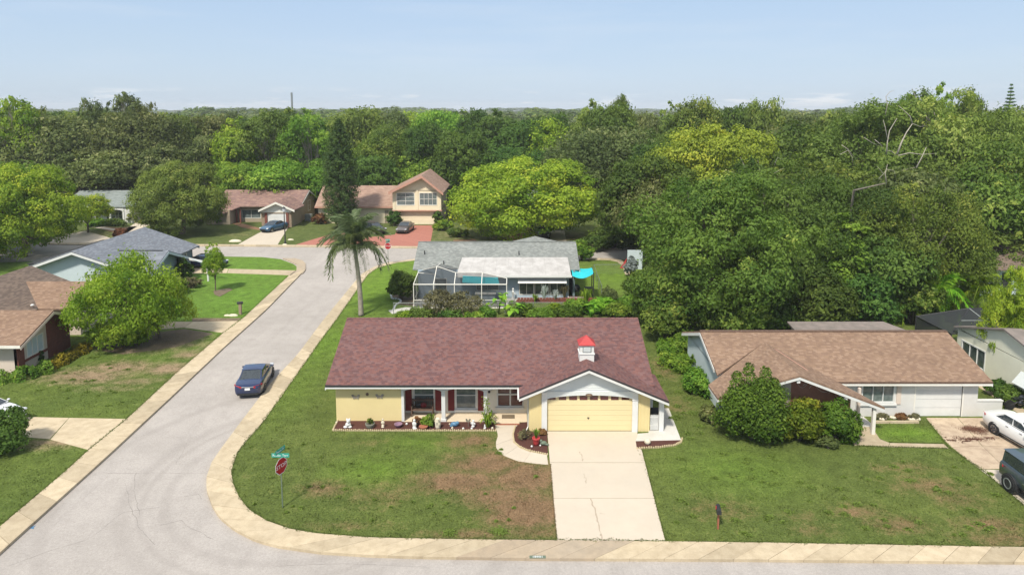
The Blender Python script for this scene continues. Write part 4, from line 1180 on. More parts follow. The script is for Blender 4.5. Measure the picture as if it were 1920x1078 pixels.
holesA = [g2([(1015, 700), (1262, 800), (1280, 826), (1274, 836), (1195, 842), (1250, 1014), (1042, 1014), (1029, 872), (927, 855), (925, 808), (622, 808), (614, 700)]),
          g2([(1340, 770), (1600, 785), (1672, 828), (1778, 830), (1780, 841), (1600, 838), (1500, 830), (1360, 820)]), g2([(1735, 780), (1780, 840), (1925, 960), (2300, 1040), (2300, 780)]), g2([(1300, 640), (1345, 770), (1850, 784), (1850, 600)])]
grass(e_in + [(60, 24), (60, 60), (-5, 60)], holesA, (-24, 40, 25.5, 60), 150000, 1, MT['lawnA'])
grass(blockB, [g2([(-100, 779), (237, 784), (165, 844), (60, 824), (-100, 810)], .1), g2([(262, 602), (452, 600), (416, 626), (262, 622)], .1)], (-48, -18, 25, 62), 60000, 2, MT['lawnB'])

edge_grass(e_in[2:], 9000, 11, MT['lawnA']); edge_grass(w_in, 6000, 12, MT['lawnB'])
edge_grass(g2([(1032, 871), (1037.3, 940), (1043.8, 1012)]), 900, 13, MT['lawnA'], .05); edge_grass(g2([(1204, 843), (1223.5, 920), (1247.6, 1012)]), 900, 14, MT['lawnA'], .06)
edge_grass(g2([(1740, 790), (1778, 838), (1840, 880), (1925, 952)]), 1500, 15, MT['lawnA'], .25); edge_grass(g2([(1606, 836), (1666, 838), (1776, 841)]), 800, 16, MT['lawnA'], .12); edge_grass(g2([(1668, 829.5), (1770, 831.5)]), 500, 17, MT['lawnA'], .1)
def weeds(lst, seed, label):
    rg = np.random.default_rng(seed); Cs = []; Ts = []
    for (x, y, r, k) in lst:
        p = G(x, y, .1); n = int(220 * r * k * 6); a = rg.uniform(0, 6.28, n); rr = np.abs(rg.normal(0, .5, n)) * r
        Cs.append(np.column_stack([p.x + np.cos(a) * rr, p.y + np.sin(a) * rr * .8, .11 + rg.uniform(0, .09, n) * (1 - np.minimum(rr / r, 1) * .7)])); Ts.append(rg.uniform(.1, .9, n))
    C = np.concatenate(Cs); V, Fq = leaf_cards(C, unit(rg.normal(0, .55, (len(C), 3)) + np.array([0, 0, 1])), .045 * rg.uniform(.5, 1.4, len(C)), rg)
    o = bpy.data.objects.new('weeds', np_mesh('weeds', V, Fq, np.repeat(np.concatenate(Ts), 4), LF['weed'])); col.objects.link(o); o['kind'] = 'stuff'; o['label'] = label
rw_ = random.Random(3)
weeds([(937, 997, .45, 1), (842, 999, .4, 1), (935, 850, .2, 1)] + [(rw_.uniform(1260, 1880), rw_.uniform(850, 1005), rw_.uniform(.1, .3), .7) for _ in range(70)] + [(rw_.uniform(470, 1020), rw_.uniform(830, 985), rw_.uniform(.08, .2), .5) for _ in range(45)]
      + [(rw_.uniform(1215, 1330), rw_.uniform(660, 830), rw_.uniform(.2, .5), .6) for _ in range(26)] + [(rw_.uniform(60, 250), rw_.uniform(650, 765), rw_.uniform(.1, .3), .6) for _ in range(30)], 5, 'scattered leafy weeds standing in the lawns')
# ------------------------------------------------------------------ the yellow corner house
H1 = thing('house', 'yellow ranch house with burgundy shingle roof and red cupola on the corner lot', 'house', (-1.2, 41, .1))
YF = 38.7; FL = .13
X0, XR = -10.45, 8.0
def xs(px, Yw, z=1.2): return XatY(px, Yw, z)
xpl = xs(753, YF); 
# left bedroom block
wall('wall', 'x', X0, xpl, YF, YF + .2, .1, 2.5, [], MT['yellow'], H1)
wall('wall', 'y', YF + .2, 48.2, X0, X0 + .2, .1, 2.5, [(41.5, 42.9, 1.0, 2.0), (45, 46.2, 1.0, 2.0)], MT['yellow'], H1)
window('y', 41.5, 42.9, 1.0, 2.0, X0, -1, H1, MT['white']); window('y', 45, 46.2, 1.0, 2.0, X0, -1, H1, MT['white'])
wall('wall', 'x', X0 + .2, XR, 48.0, 48.2, .1, 2.5, [], MT['yellow'], H1)
YP = 39.8                                   # wall at the back of the porch
w1a, w1b = xs(775, YP, 1.5), xs(814.5, YP, 1.5); w2a, w2b = xs(854, YP, 1.5), xs(893.5, YP, 1.5)
w3a, w3b = xs(931.5, YP, 1.5), xs(982, YP, 1.5)
wz0, wz1 = .42, 2.12
wall('wall', 'x', xpl - .18, 1.1, YP, YP + .2, FL, 2.55, [(w1a, w1b, wz0, wz1), (w2a, w2b, wz0 - .06, wz1), (w3a, w3b, .50, 2.1)], MT['porchwall'], H1)
wall('wall', 'y', YF + .2, YP, xpl - .2, xpl - .002, .1, 2.5, [], MT['porchwall'], H1)
window('x', w1a, w1b, wz0, wz1, YP, -1, H1, MT['white'], MT['glass_l'], .07)
window('x', w2a, w2b, wz0 - .06, wz1, YP, -1, H1, MT['white'], MT['glass_l'], .07)
window('x', w3a, w3b, .50, 2.1, YP, -1, H1, MT['white'], MT['glass_red'], .08, nx=2, ny=2, bar=.09)
mb = MB(); mb.box(w3a - .08, w3b + .02, YP - .14, YP - .03, .38, .50); mb.build('sill', MT['white'], H1)
for a, b in ((w1a, w1b), (w2a, w2b)):
    mb = MB(); mb.box(a - .08, b + .08, YP - .12, YP - .002, wz0 - .18, wz0 - .07); mb.build('sill', MT['white'], H1)
for a, b in ((760, 772), (816, 828), (840, 852), (896, 907.5)):
    sx0, sx1 = xs(a, YP, 1.5), xs(b, YP, 1.5)
    mb = MB(); mb.box(sx0, sx1, YP - .05, YP - .002, .28, 2.12)
    k = 22
    for q in range(k): z = .34 + q * (1.70 / k); mb.box(sx0 + .05, sx1 - .05, YP - .062, YP - .05, z, z + .045)
    mb.build('shutter', MT['shutter'], H1)
# porch slab, step, columns and arches
mb = MB(); mb.box(xpl, .9, YF - .12, YP, .0, FL); mb.build('porch_floor', MT['porchfloor'], H1)
xst0, xst1 = xs(926, YF - .4, .1), xs(974, YF - .4, .1)
mb = MB(); mb.box(xst0, xst1, YF - .42, YF - .121, .0, .19); mb.build('step', MT['porchfloor'], H1)
mb = MB(); nb = 10
for i in range(nb):
    a = xst0 + (xst1 - xst0) * i / nb; mb.box(a + .005, a + (xst1 - xst0) / nb - .005, YF - .52, YF - .421, .0, .165)
mb.build('brick_edge', MT['terracotta'], H1)
cols = [(753, 758), (828, 835), (907, 913.5)]
mids = []
for i, (a, b) in enumerate(cols):
    ca, cb = xs(a, YF, 1.2), xs(b, YF, 1.2); mids.append(((ca + cb) / 2, (cb - ca) / 2))
    mb = MB(); mb.box(ca, cb, YF - .09, YF + .11, FL, 2.10)
    if i: mb.box(ca - .05, cb + .05, YF - .13, YF + .15, FL, FL + .14); mb.box(ca - .03, cb + .03, YF - .11, YF + .13, 2.0, 2.10)
    mb.build('column', MT['white'], H1)
def arch(name, xa, xb, y0, y1, zs, zt, ztop, mat, parent, n=14):
    mb = MB(); top = []; 
    for i in range(n):
        u0, u1 = i / n, (i + 1) / n
        za = zs + (zt - zs) * math.sin(math.pi * u0) ** .6; zb = zs + (zt - zs) * math.sin(math.pi * u1) ** .6
        x0_, x1_ = xa + (xb - xa) * u0, xa + (xb - xa) * u1
        mb.extrude([(x0_, y0, za), (x1_, y0, zb), (x1_, y0, ztop), (x0_, y0, ztop)], (0, y1 - y0, 0))
    return mb.build(name, mat, parent)
arch('porch_arch', mids[0][0] - mids[0][1], mids[1][0], YF - .08, YF + .1, 1.93, 2.19, 2.52, MT['white'], H1)
arch('porch_arch', mids[1][0] + .002, mids[2][0], YF - .08, YF + .1, 1.93, 2.19, 2.52, MT['white'], H1)
arch('porch_arch', mids[2][0] + .002, 1.0, YF - .08, YF + .1, 1.93, 2.21, 2.52, MT['white'], H1)
mb = MB(); mb.box(xpl, 1.0, YF + .1, YP, 2.53, 2.57); mb.build('porch_ceiling', MT['trim'], H1)
# wall lamp, mail box plate by the door, doormat
mb = MB(); p = GY(917, 733, YP - .1); mb.box(p.x - .07, p.x + .07, YP - .16, YP - .002, p.z - .1, p.z + .12); mb.box(p.x - .09, p.x + .09, YP - .18, YP - .01, p.z + .12, p.z + .16); mb.build('porch_lamp', MT['dark'], H1)
# garage wing
YG = 37.4
xg0, xg1 = xs(992, YG), xs(1218.5, YG)
xd0, xd1 = xs(1026, YG), xs(1185, YG)
zd = 2.28
wall('wall', 'y', YG + .2, YP + .1, xg0, xg0 + .2, .1, 2.5, [], MT['yellow'], H1)
wall('wall', 'y', YG + .2, 48.0, xg1 - .2, xg1, .1, 2.5, [(41, 42, 1.0, 2.0)], MT['yellow'], H1)
window('y', 41, 42, 1.0, 2.0, xg1, 1, H1, MT['white'])
wall('wall', 'x', xg0, xg1, YG, YG + .2, .1, 2.5, [(xd0 - .04, xd1 + .04, .1, zd)], MT['yellow'], H1)
# board-and-batten grooves on the yellow wing fronts
mb = MB()
for a, b in ((xg0, xs(1015, YG)), (xs(1196, YG), xg1)):
    x = a + .15
    while x < b - .05: mb.box(x, x + .025, YG - .012, YG - .001, .12, 2.45); x += .2
mb.build('batten', MT['yellow'], H1)['kind'] = 'stuff'
# gable: apex, tips
AX, AZ = 4.33, 4.13; YGE = 36.75
TLX, TRX = .40, 8.87; sl = .425
TLZ = AZ - sl * (AX - TLX); TRZ = AZ - sl * (TRX - AX)
EZ, EY, RY, RZ = 2.58, 38.15, 43.75, 4.85           # main eave and ridge
ms = (RZ - EZ) / (RY - EY)
EX0, EX1 = -10.9, 8.32
yv = EY + (AZ - EZ) / ms                              # where the wing ridge meets the main slope
mb = MB(); gz = AZ - .32
mb.extrude([(xs(1015, YG), YG - .01, 2.5), (xs(1195.5, YG), YG - .01, 2.5), (xs(1195.5, YG), YG - .01, gz - sl * (xs(1195.5, YG) - AX) + .12), (AX, YG - .01, gz + .1), (xs(1015, YG), YG - .01, gz - sl * (AX - xs(1015, YG)) + .12)], (0, .2, 0))
mb.build('gable_wall', MT['gable'], H1)
# clapboards on the gable, one object per board
zb = 2.50; i = 0
while zb < gz - .05:
    hw = (gz + .02 - zb - .1) / sl
    xa, xb = max(AX - hw, xs(1018, YG)), min(AX + hw, xs(1193, YG))
    if xb - xa > .3:
        m2 = MB(); m2.extrude([(xa, YG - .045, zb), (xb, YG - .045, zb), (xb, YG - .02, zb + .128), (xa, YG - .02, zb + .128)], (0, .02, 0)); m2.build('clapboard', MT['gable'], H1)
    zb += .135
arch('garage_arch', xd0 - .04, xd1 + .04, YG - .09, YG - .03, 2.10, 2.33, 2.55, MT['gable'], H1, 24)
mb = MB(); 
for a, b in ((1015.5, 1025.5), (1185, 1195.5)):
    m2 = MB(); m2.box(xs(a, YG), xs(b, YG), YG - .10, YG - .005, .1, 2.50); m2.box(xs(a, YG) - .015, xs(b, YG) + .015, YG - .12, YG - .006, 2.0, 2.06); m2.build('pilaster', MT['white'], H1)
# garage door of seven panels, the top one holding eight panes
gd = MB(); gd.box(xd0 - .04, xd1 + .04, YG + .09, YG + .13, .11, zd - .001); gdo = gd.build('garage_door', MT['yellow_door'], H1)
ph = (2.30 - .13) / 7
for i in range(6):
    z = .13 + i * ph
    m2 = MB(); m2.extrude([(xd0 - .02, YG + .06, z + .004), (xd1 + .02, YG + .06, z + .004), (xd1 + .02, YG + .068, z + ph - .004), (xd0 - .02, YG + .068, z + ph - .004)], (0, .025, 0)); m2.build('door_panel', MT['yellow_door'], gdo)
z = .13 + 6 * ph - .06
pw = [(1028, 1042), (1048, 1061.5), (1067.5, 1082), (1087, 1101.5), (1106.5, 1121), (1126, 1140.5), (1146, 1160), (1166, 1180)]
for a, b in pw:
    m2 = MB(); m2.box(xs(a, YG, 2), xs(b, YG, 2), YG + .045, YG + .085, z + .07, z + .30); m2.build('pane', MT['glass_red'], gdo)
m2 = MB(); m2.lathe([(.02, 0), (.02, .02)], (0, 0, 0), 8); p = GY(1103, 783, YG + .05)
m2 = MB(); m2.box(p.x - .06, p.x + .06, YG + .03, YG + .06, p.z - .02, p.z + .02); m2.box(p.x - .015, p.x + .015, YG + .03, YG + .058, p.z - .08, p.z + .02); m2.build('handle', MT['dark'], gdo)
# number plaque
m2 = MB(); p = GY(1104.5, 740.5, YG - .1); px_ = p.x; pz_ = p.z
m2.extrude([(px_ + .20 * math.cos(a) * (1.05 if abs(math.cos(a)) < .9 else 1), YG - .105, pz_ + .085 * math.sin(a)) for a in [2 * math.pi * k / 16 for k in range(16)]], (0, .04, 0)); plq = m2.build('number_plaque', MT['wood'], H1)

def text_obj(name, s, size, loc, rot, mat, parent=None, ext=.004, sx=1.0):
    c = bpy.data.curves.new(name, 'FONT'); c.body = s; c.size = size; c.extrude = ext; c.align_x = 'CENTER'; c.align_y = 'CENTER'; c.resolution_u = 2
    o = bpy.data.objects.new(name, c); col.objects.link(o)
    dg = bpy.context.evaluated_depsgraph_get(); me = bpy.data.meshes.new_from_object(o.evaluated_get(dg)); me.name = name
    bpy.data.objects.remove(o); me.materials.clear(); me.materials.append(mat)
    o = bpy.data.objects.new(name, me); col.objects.link(o)
    o.location = Vector(loc) - (root_of(parent).location if parent is not None else Vector((0, 0, 0))); o.rotation_euler = rot; o.scale = (sx, 1, 1)
    if parent is not None: o.parent = parent
    return o
text_obj('house_number', '18901', .12, (px_, YG - .112, pz_), (math.pi / 2, 0, 0), MT['edging'], plq)

# roof planes
xv_l = (AZ - sl * AX - 0)                               # helper not used further
def zmain(y): return EZ + ms * (y - EY)
def zwl(x): return AZ - sl * (AX - x)
# valley: main slope height equals wing slope height
yl = EY + 0; xl = AX - (AZ - EZ) / sl                   # left valley foot at the main eave
xr = AX + (AZ - EZ) / sl
rm = MT['roof_main']
slope('roof', [(EX0, EY, EZ), (xl, EY, EZ), (AX, yv, AZ), (xr, EY, EZ), (EX1, EY, EZ), (EX1, RY, RZ), (EX0, RY, RZ)], rm, H1)
slope('roof', [(EX0, 2 * RY - EY, EZ), (EX1, 2 * RY - EY, EZ), (EX1, RY, RZ), (EX0, RY, RZ)], rm, H1)
slope('roof', [(TLX, YGE, TLZ), (AX, YGE, AZ), (AX, yv, AZ), (xl, EY, EZ), (TLX, EY, TLZ)], rm, H1)
YS = 40.6                                                # back of the side porch roof
slope('roof', [(AX, YGE, AZ), (TRX, YGE, TRZ), (TRX, YS, TRZ), (EX1 + .01, YS, AZ - sl * (EX1 + .01 - AX)), (EX1 + .01, EY + .4, AZ - sl * (EX1 + .01 - AX)), (xr, EY, EZ), (AX, yv, AZ)], rm, H1)
mb = MB(); n = 64
for i in range(n):
    a = EX0 + (EX1 - EX0) * i / n; b = EX0 + (EX1 - EX0) * (i + 1) / n
    mb.extrude([(a, RY - .14, RZ - .03), (b - .02, RY - .14, RZ - .03), (b - .02, RY, RZ + .035), (a, RY, RZ + .02)], (0, 0, -.02))
    mb.extrude([(a, RY + .14, RZ - .03), (b - .02, RY + .14, RZ - .03), (b - .02, RY + .001, RZ + .035), (a, RY + .001, RZ + .02)], (0, 0, -.02))
mb.build('ridge_cap', MT['roof_main'], H1, uv=((1, 0, 0), (0, 1, 0)))
mb = MB(); mb.box(EX0 + .02, xl + .02, EY + .003, EY + .045, EZ - .235, EZ - .113); mb.box(EX0 + .02, xl, EY + .045, YF + .02, EZ - .15, EZ - .115); mb.build('fascia', MT['white'], H1)
mb = MB(); mb.box(EX0 - .012, xl, EY - .02, EY - .003, EZ - .12, EZ + .004); mb.build('drip_edge', MT['dark'], H1)
rake(H1, [(EX0 + .03, EY, EZ - .12), (EX0 + .03, RY, RZ - .12), (EX0 + .03, 2 * RY - EY, EZ - .12)], MT['white'], .18, -.05)
rake(H1, [(EX1 - .03, EY + .4, EZ + .05), (EX1 - .03, RY, RZ - .12), (EX1 - .03, 2 * RY - EY, EZ - .12)], MT['white'], .18, .05)
rake(H1, [(TLX, YGE + .01, TLZ - .07), (AX, YGE + .01, AZ - .07), (TRX, YGE + .01, TRZ - .07)], MT['white'], .19, .05, 'y')
mb = MB()
for a, b in (((TLX, TLZ), (AX, AZ)), ((AX, AZ), (TRX, TRZ))):
    mb.extrude([(a[0], YGE - .02, a[1] + .006), (b[0], YGE - .02, b[1] + .006), (b[0], YGE - .02, b[1] - .075), (a[0], YGE - .02, a[1] - .075)], (0, .018, 0))
mb.build('drip_edge', MT['dark'], H1)
# soffit of the wing
slope('soffit', [(TLX + .02, YGE + .03, TLZ - .2), (AX, YGE + .03, AZ - .2), (AX, YG + .02, AZ - .2), (TLX + .02, YG + .02, TLZ - .2)], MT['white'], H1, .02)
slope('soffit', [(TRX - .02, YGE + .03, TRZ - .2), (AX, YGE + .03, AZ - .2), (AX, YG + .02, AZ - .2), (TRX - .02, YG + .02, TRZ - .2)], MT['white'], H1, .02)
mb = MB(); mb.extrude([(X0, 0, 2.5), (X0, 0, 2.5)][:0] or [(X0 + .02, EY + .5, 2.4), (X0 + .02, RY, RZ - .2), (X0 + .02, 2 * RY - EY - .5, 2.4)], (.16, 0, 0)); mb.build('gable_wall', MT['yellow'], H1)
mb = MB(); mb.extrude([(xg1 - .2, EY + .5, 2.4), (xg1 - .2, RY, RZ - .2), (xg1 - .2, 2 * RY - EY - .5, 2.4)], (.16, 0, 0)); mb.build('gable_wall', MT['yellow'], H1)
# side porch
xp0, xp1 = xs(1236, YG), xs(1244.5, YG)
mb = MB(); mb.box(xp0, xp1, YG - .05, YG + .18, .14, TRZ + .05); mb.build('post', MT['white'], H1)
mb = MB(); mb.box(xp0 + .01, xp1 - .01, YS - .3, YS - .1, .14, TRZ + .05); mb.build('post', MT['white'], H1)
mb = MB(); mb.box(TRX - .06, TRX - .02, YGE + .06, YS, TRZ - .22, TRZ - .07); mb.build('fascia', MT['white'], H1)
# gutter on the wing's left eave and down pipe
mb = MB(); mb.box(TLX - .09, TLX + .01, YGE + .05, EY, TLZ - .17, TLZ - .06); mb.build('gutter', MT['white'], H1)
mb = MB(); mb.tube([(xg0 - .05, YG + .15, 2.25), (xg0 - .05, YG + .15, .35), (xg0 - .2, YG - .1, .14)], .035, 6); mb.build('downpipe', MT['white'], H1)
# cupola
cu = MB(); cx, cy = 4.36, 38.68; w = .42
cu.box(cx - w, cx + w, cy - w, cy + w, AZ - .35, AZ + .26)
cu.box(cx - w - .04, cx + w + .04, cy - w - .04, cy + w + .04, AZ + .26, AZ + .32)
cu.box(cx - w + .015, cx + w - .015, cy - w + .015, cy + w - .015, AZ + .32, AZ + .80)
cuo = cu.build('cupola', MT['white'], H1)
m2 = MB(); m2.box(cx - .25, cx + .25, cy - w - .02, cy - w + .03, AZ + .40, AZ + .73); lo = m2.build('louvre', MT['steel'], cuo)
m2 = MB()
for q in range(6): m2.box(cx - .21, cx + .21, cy - w - .035, cy - w - .021, AZ + .43 + q * .047, AZ + .465 + q * .047)
m2.box(cx + w - .03, cx + w + .01, cy - .22, cy + .22, AZ + .42, AZ + .71)
m2.build('slat', MT['gable'], cuo)['kind'] = 'stuff'
m2 = MB(); e = w + .07; zt = AZ + .80
m2.add([(cx - e, cy - e, zt), (cx + e, cy - e, zt), (cx + e, cy + e, zt), (cx - e, cy + e, zt), (cx - e, cy - e, zt + .05), (cx + e, cy - e, zt + .05), (cx + e, cy + e, zt + .05), (cx - e, cy + e, zt + .05), (cx, cy, zt + .50)],
       [(0, 3, 2, 1), (0, 1, 5, 4), (1, 2, 6, 5), (2, 3, 7, 6), (3, 0, 4, 7), (4, 5, 8), (5, 6, 8), (6, 7, 8), (7, 4, 8)])
m2.build('cupola_roof', MT['red'], cuo)
# things on the wall and porch
def butterfly(px, py, label, s=1.0):   # two pairs of cut-metal wings and a body
    p = GY(px, py, YF - .03); m2 = MB()
    for sg, a in ((-1, .35), (1, .35)):
        for (w_, h_, dz) in ((.26, .21, .08), (.17, .15, -.06)):
            m2.extrude([(p.x, YF - .035, p.z), (p.x + sg * w_ * .55, YF - .06, p.z + dz + h_ * .55), (p.x + sg * w_, YF - .05, p.z + dz + h_ * .4), (p.x + sg * w_ * .8, YF - .05, p.z + dz - h_ * .3)], (0, .012, 0))
    m2.blob((p.x, YF - .04, p.z), .018, .018, .12, 6, 5)
    return tag(m2.build('butterfly_ornament', MT['bark_l']), label, 'wall ornament', 'ornaments on the yellow wall')
butterfly(667, 745, 'brown metal butterfly on the yellow wall, nearer the house corner')
butterfly(712, 744, 'brown metal butterfly on the yellow wall, nearer the porch')
p = GY(688.5, 739, YF - .05); m2 = MB(); m2.lathe([(.02, -.03), (.085, -.02), (.09, 0), (.05, .02), (.015, .025)], (0, 0, 0), 14)
o = m2.build('wall_ornament', MT['wood']); o.location = p; o.rotation_euler = (math.pi / 2, 0, 0); tag(o, 'small round brown sun disc between the two wall butterflies', 'wall ornament', 'ornaments on the yellow wall')
# bench on the porch
bx0, bx1 = xs(772, 39.8, .7), xs(815, 39.8, .7)
BY = -.52
b = thing('bench', 'weathered wooden bench with curved back on the porch', 'bench', ((bx0 + bx1) / 2, 39.4, FL))
m2 = MB(); m2.box(bx0 + .08, bx1 - .08, 39.200, 39.660, FL + .40, FL + .44); m2.build('seat', MT['wood'], b)
m2 = MB()
for q in range(11):
    x = bx0 + .12 + q * (bx1 - bx0 - .24) / 10; hh = .5 + .13 * math.sin(math.pi * q / 10 * 2) ** 2
    m2.box(x - .022, x + .022, 39.660, 39.690, FL + .46, FL + .44 + hh)
m2.box(bx0 + .06, bx1 - .06, 39.655, 39.695, FL + .82, FL + .90); m2.box(bx0 + .06, bx1 - .06, 39.655, 39.695, FL + .46, FL + .51)
m2.build('backrest', MT['wood'], b)
for x in (bx0 + .07, bx1 - .07):
    for y in (39.24, 39.68):
        m2 = MB(); m2.box(x - .03, x + .03, y - .03, y + .03, FL, FL + (.64 if y < 39.5 else .95)); m2.build('leg', MT['wood'], b)
    m2 = MB(); m2.box(x - .04, x + .04, 39.200, 39.68, FL + .62, FL + .66); m2.build('armrest', MT['wood'], b)
for i, (x, mm, lb) in enumerate(((-.25, 'dark', 'dark cushion leaning on the left half of the porch bench'), (.05, 'shutter', 'dark red cushion in the middle of the porch bench'))):
    m2 = MB(); m2.blob(((bx0 + bx1) / 2 + x, 39.530, FL + .60), .2, .09, .17, 12, 8); tag(m2.build('cushion', MT[mm], smooth=True), lb, 'cushion')
m2 = MB(); xa, xb = xs(941, 39.3, .15), xs(965, 39.3, .15)
m2.box(xa, xb, 39.0, 39.5, FL + .001, FL + .02); m2.box(xa + .04, xb - .04, 39.04, 39.46, FL + .02, FL + .026); tag(m2.build('doormat', MT['dirt']), 'grey brown doormat before the burgundy-paned porch window', 'doormat')

# picket gate at the side porch, grill behind it
gt = thing('picket_gate', 'white picket gate between the garage corner and the porch post', 'gate', (xg1, YG + .05, .14))
xa, xb = xs(1219.5, YG), xs(1236, YG); pk = None; n = 7
for i in range(n):
    x = xa + .05 + (xb - xa - .1) * i / (n - 1)
    if pk is None:
        m2 = MB(); m2.extrude([(-.024, 0, .04), (.024, 0, .04), (.024, 0, .92), (0, 0, .98), (-.024, 0, .92)], (0, .022, 0)); o = m2.build('picket', MT['white'], gt, local=True); pk = o.data
    else: o = bpy.data.objects.new('picket', pk); col.objects.link(o); o.parent = gt
    o.location = (x - xg1, 0, 0)
for z in (.3, .8):
    m2 = MB(); m2.box(xa + .01, xb - .01, YG + .075, YG + .1, .14 + z - .03, .14 + z + .03); m2.build('rail', MT['white'], gt)
g = thing('grill', 'dark covered barbecue grill on the side porch behind the picket gate', 'grill', (xs(1228, YG + .9), YG + .9, .14)); gx = xs(1228, YG + .9)
m2 = MB(); m2.box(gx - .28, gx + .26, YG + .7, YG + 1.15, .65, .9); m2.build('firebox', MT['dark'], g)
m2 = MB(); m2.tube([(gx - .28, YG + .92, .93), (gx + .26, YG + .92, .93)], .2, 10); m2.build('lid', MT['plastic'], g)
for sx_ in (-.24, .22):
    for sy_ in (.74, 1.1): m2 = MB(); m2.box(gx + sx_ - .02, gx + sx_ + .02, YG + sy_ - .02, YG + sy_ + .02, .14, .66); m2.build('leg', MT['dark'], g)
# curb number
cn = G(1008, 1042.5, .126); 
m2 = MB(); m2.box(cn.x - .34, cn.x + .34, cn.y - .12, cn.y + .06, .1265, .1295)
o = tag(m2.build('kerb_number', MT['postgreen']), 'painted house number 18901 in white on a green patch on the kerb', 'kerb number')
text_obj('digits', '18901', .17, (cn.x, cn.y - .03, .132), (0, 0, 0), MT['signwhite'], o, .001, 1.1)
# ------------------------------------------------------------------ garden ornaments and plants by the yellow house
def at(px, py, z=.135): return G(px, py, z)
def statue(px, py, parts, mat, label, name='garden_statue', cat='garden statue', group='ornaments in the mulch beds'):
    p = at(px, py); m2 = MB()
    for (x, y, z, rx_, ry_, rz_) in parts: m2.blob((p.x + x, p.y + y, p.z + z), rx_, ry_, rz_, 12, 8)
    return tag(m2.build(name, MT[mat], smooth=True), label, cat, group)
o = statue(653, 801, [(0, 0, .16, .17, .13, .17), (-.14, -.06, .06, .13, .11, .07), (.12, -.06, .06, .11, .1, .07), (.02, -.01, .40, .12, .11, .13), (-.07, 0, .50, .05, .04, .06), (.10, 0, .50, .05, .04, .06), (.02, -.10, .38, .06, .06, .05), (0, -.1, .2, .10, .06, .09)], 'white', 'big white sitting animal statue at the left end of the mulch bed')
m2 = MB(); p = at(653, 801)
for (x, z) in ((-.025, .43), (.065, .43), (.02, .38), (-.04, .16), (.08, .15)): m2.blob((p.x + x, p.y - .125 - (.03 if z == .38 else .02 if z < .2 else -.01), p.z + z), .016, .012, .016, 6, 5)
e = m2.build('eye', MT['dark'])
e.parent = o
statue(718, 801, [(0, 0, .10, .085, .07, .11), (0, -.04, .04, .09, .07, .045), (0, 0, .30, .07, .06, .13), (0, 0, .48, .06, .055, .065), (.07, -.02, .30, .03, .03, .09), (-.07, -.02, .30, .03, .03, .09)], 'palestone', 'slim cream figurine between the stone planter and the mauve bowl')
statue(777, 803, [(0, 0, .08, .11, .09, .09), (0, 0, .28, .10, .08, .18), (0, -.01, .50, .075, .07, .08), (-.09, -.02, .30, .035, .035, .10), (.09, -.02, .28, .035, .035, .1), (.03, -.03, .02, .14, .09, .04)], 'white', 'white standing figurine left of the terracotta bowl')
statue(852, 799, [(0, 0, .14, .24, .14, .14), (.17, -.03, .22, .12, .10, .11), (-.18, -.05, .06, .09, .09, .06)], 'blueglaze', 'blue glazed frog ornament right of the porch column')
statue(848, 804, [(0, 0, .06, .07, .06, .06), (.02, -.02, .12, .04, .04, .04)], 'palestone', 'little blush ornament in front of the blue frog')
statue(887, 801, [(0, 0, .07, .10, .08, .08), (0, 0, .24, .08, .07, .14), (.02, 0, .40, .07, .06, .07), (-.10, .0, .26, .04, .03, .08), (.10, 0, .22, .04, .03, .08)], 'white', 'white figurine under the grey metal butterfly stake')
statue(909, 804, [(0, 0, .05, .08, .06, .06), (0, 0, .15, .05, .05, .08), (0, -.01, .24, .04, .04, .045), (.05, -.02, .1, .03, .03, .05)], 'white', 'small white seated figurine near the end of the long mulch bed')
for i, (x, y, r, lb) in enumerate([(762.5, 796, .07, 'small white globe between the mauve bowl and the white figurine'), (868.5, 804.5, .065, 'small white globe in front of the second porch bay'), (884.5, 804.5, .065, 'small white globe at the feet of the butterfly figurine'),
                                (923, 804, .075, 'cream stone at the walk end of the long mulch bed'), (843, 796, .05, 'tiny cream stone left of the blue frog'), (631, 793, .06, 'tiny cream stone at the house corner'),
                                (997, 838, .06, 'small white globe in front of the red pot'), (1013, 836, .05, 'tiny white globe right of the red pot'), (1214, 832, .18, 'round blush stone ball in the mulch right of the driveway')]):
    p = at(x, y); m2 = MB(); m2.blob((p.x, p.y, p.z + r * .8), r, r, r * .95, 14, 9); m2.lathe([(r * .5, -.01), (r * .45, r * .15)], (p.x, p.y, p.z), 10)
    tag(m2.build('garden_globe', MT['palestone' if i in (3, 4, 5, 8) else 'white'], smooth=True), lb, 'garden globe', 'ornaments in the mulch beds')
# butterfly stake
p = at(878, 800); t = thing('butterfly_stake', 'grey metal butterfly on a stake behind the white figurine', 'garden stake', p, 'ornaments in the mulch beds')
m2 = MB(); m2.tube([p, p + Vector((0, 0, .42))], .012, 6); m2.build('stake', MT['steel'], t)
m2 = MB()
for sg in (-1, 1): m2.extrude([(p.x, p.y, p.z + .34), (p.x + sg * .07, p.y - .04, p.z + .52), (p.x + sg * .16, p.y - .03, p.z + .48), (p.x + sg * .1, p.y - .02, p.z + .32)], (0, .012, 0))
m2.build('wing', MT['stone'], t)
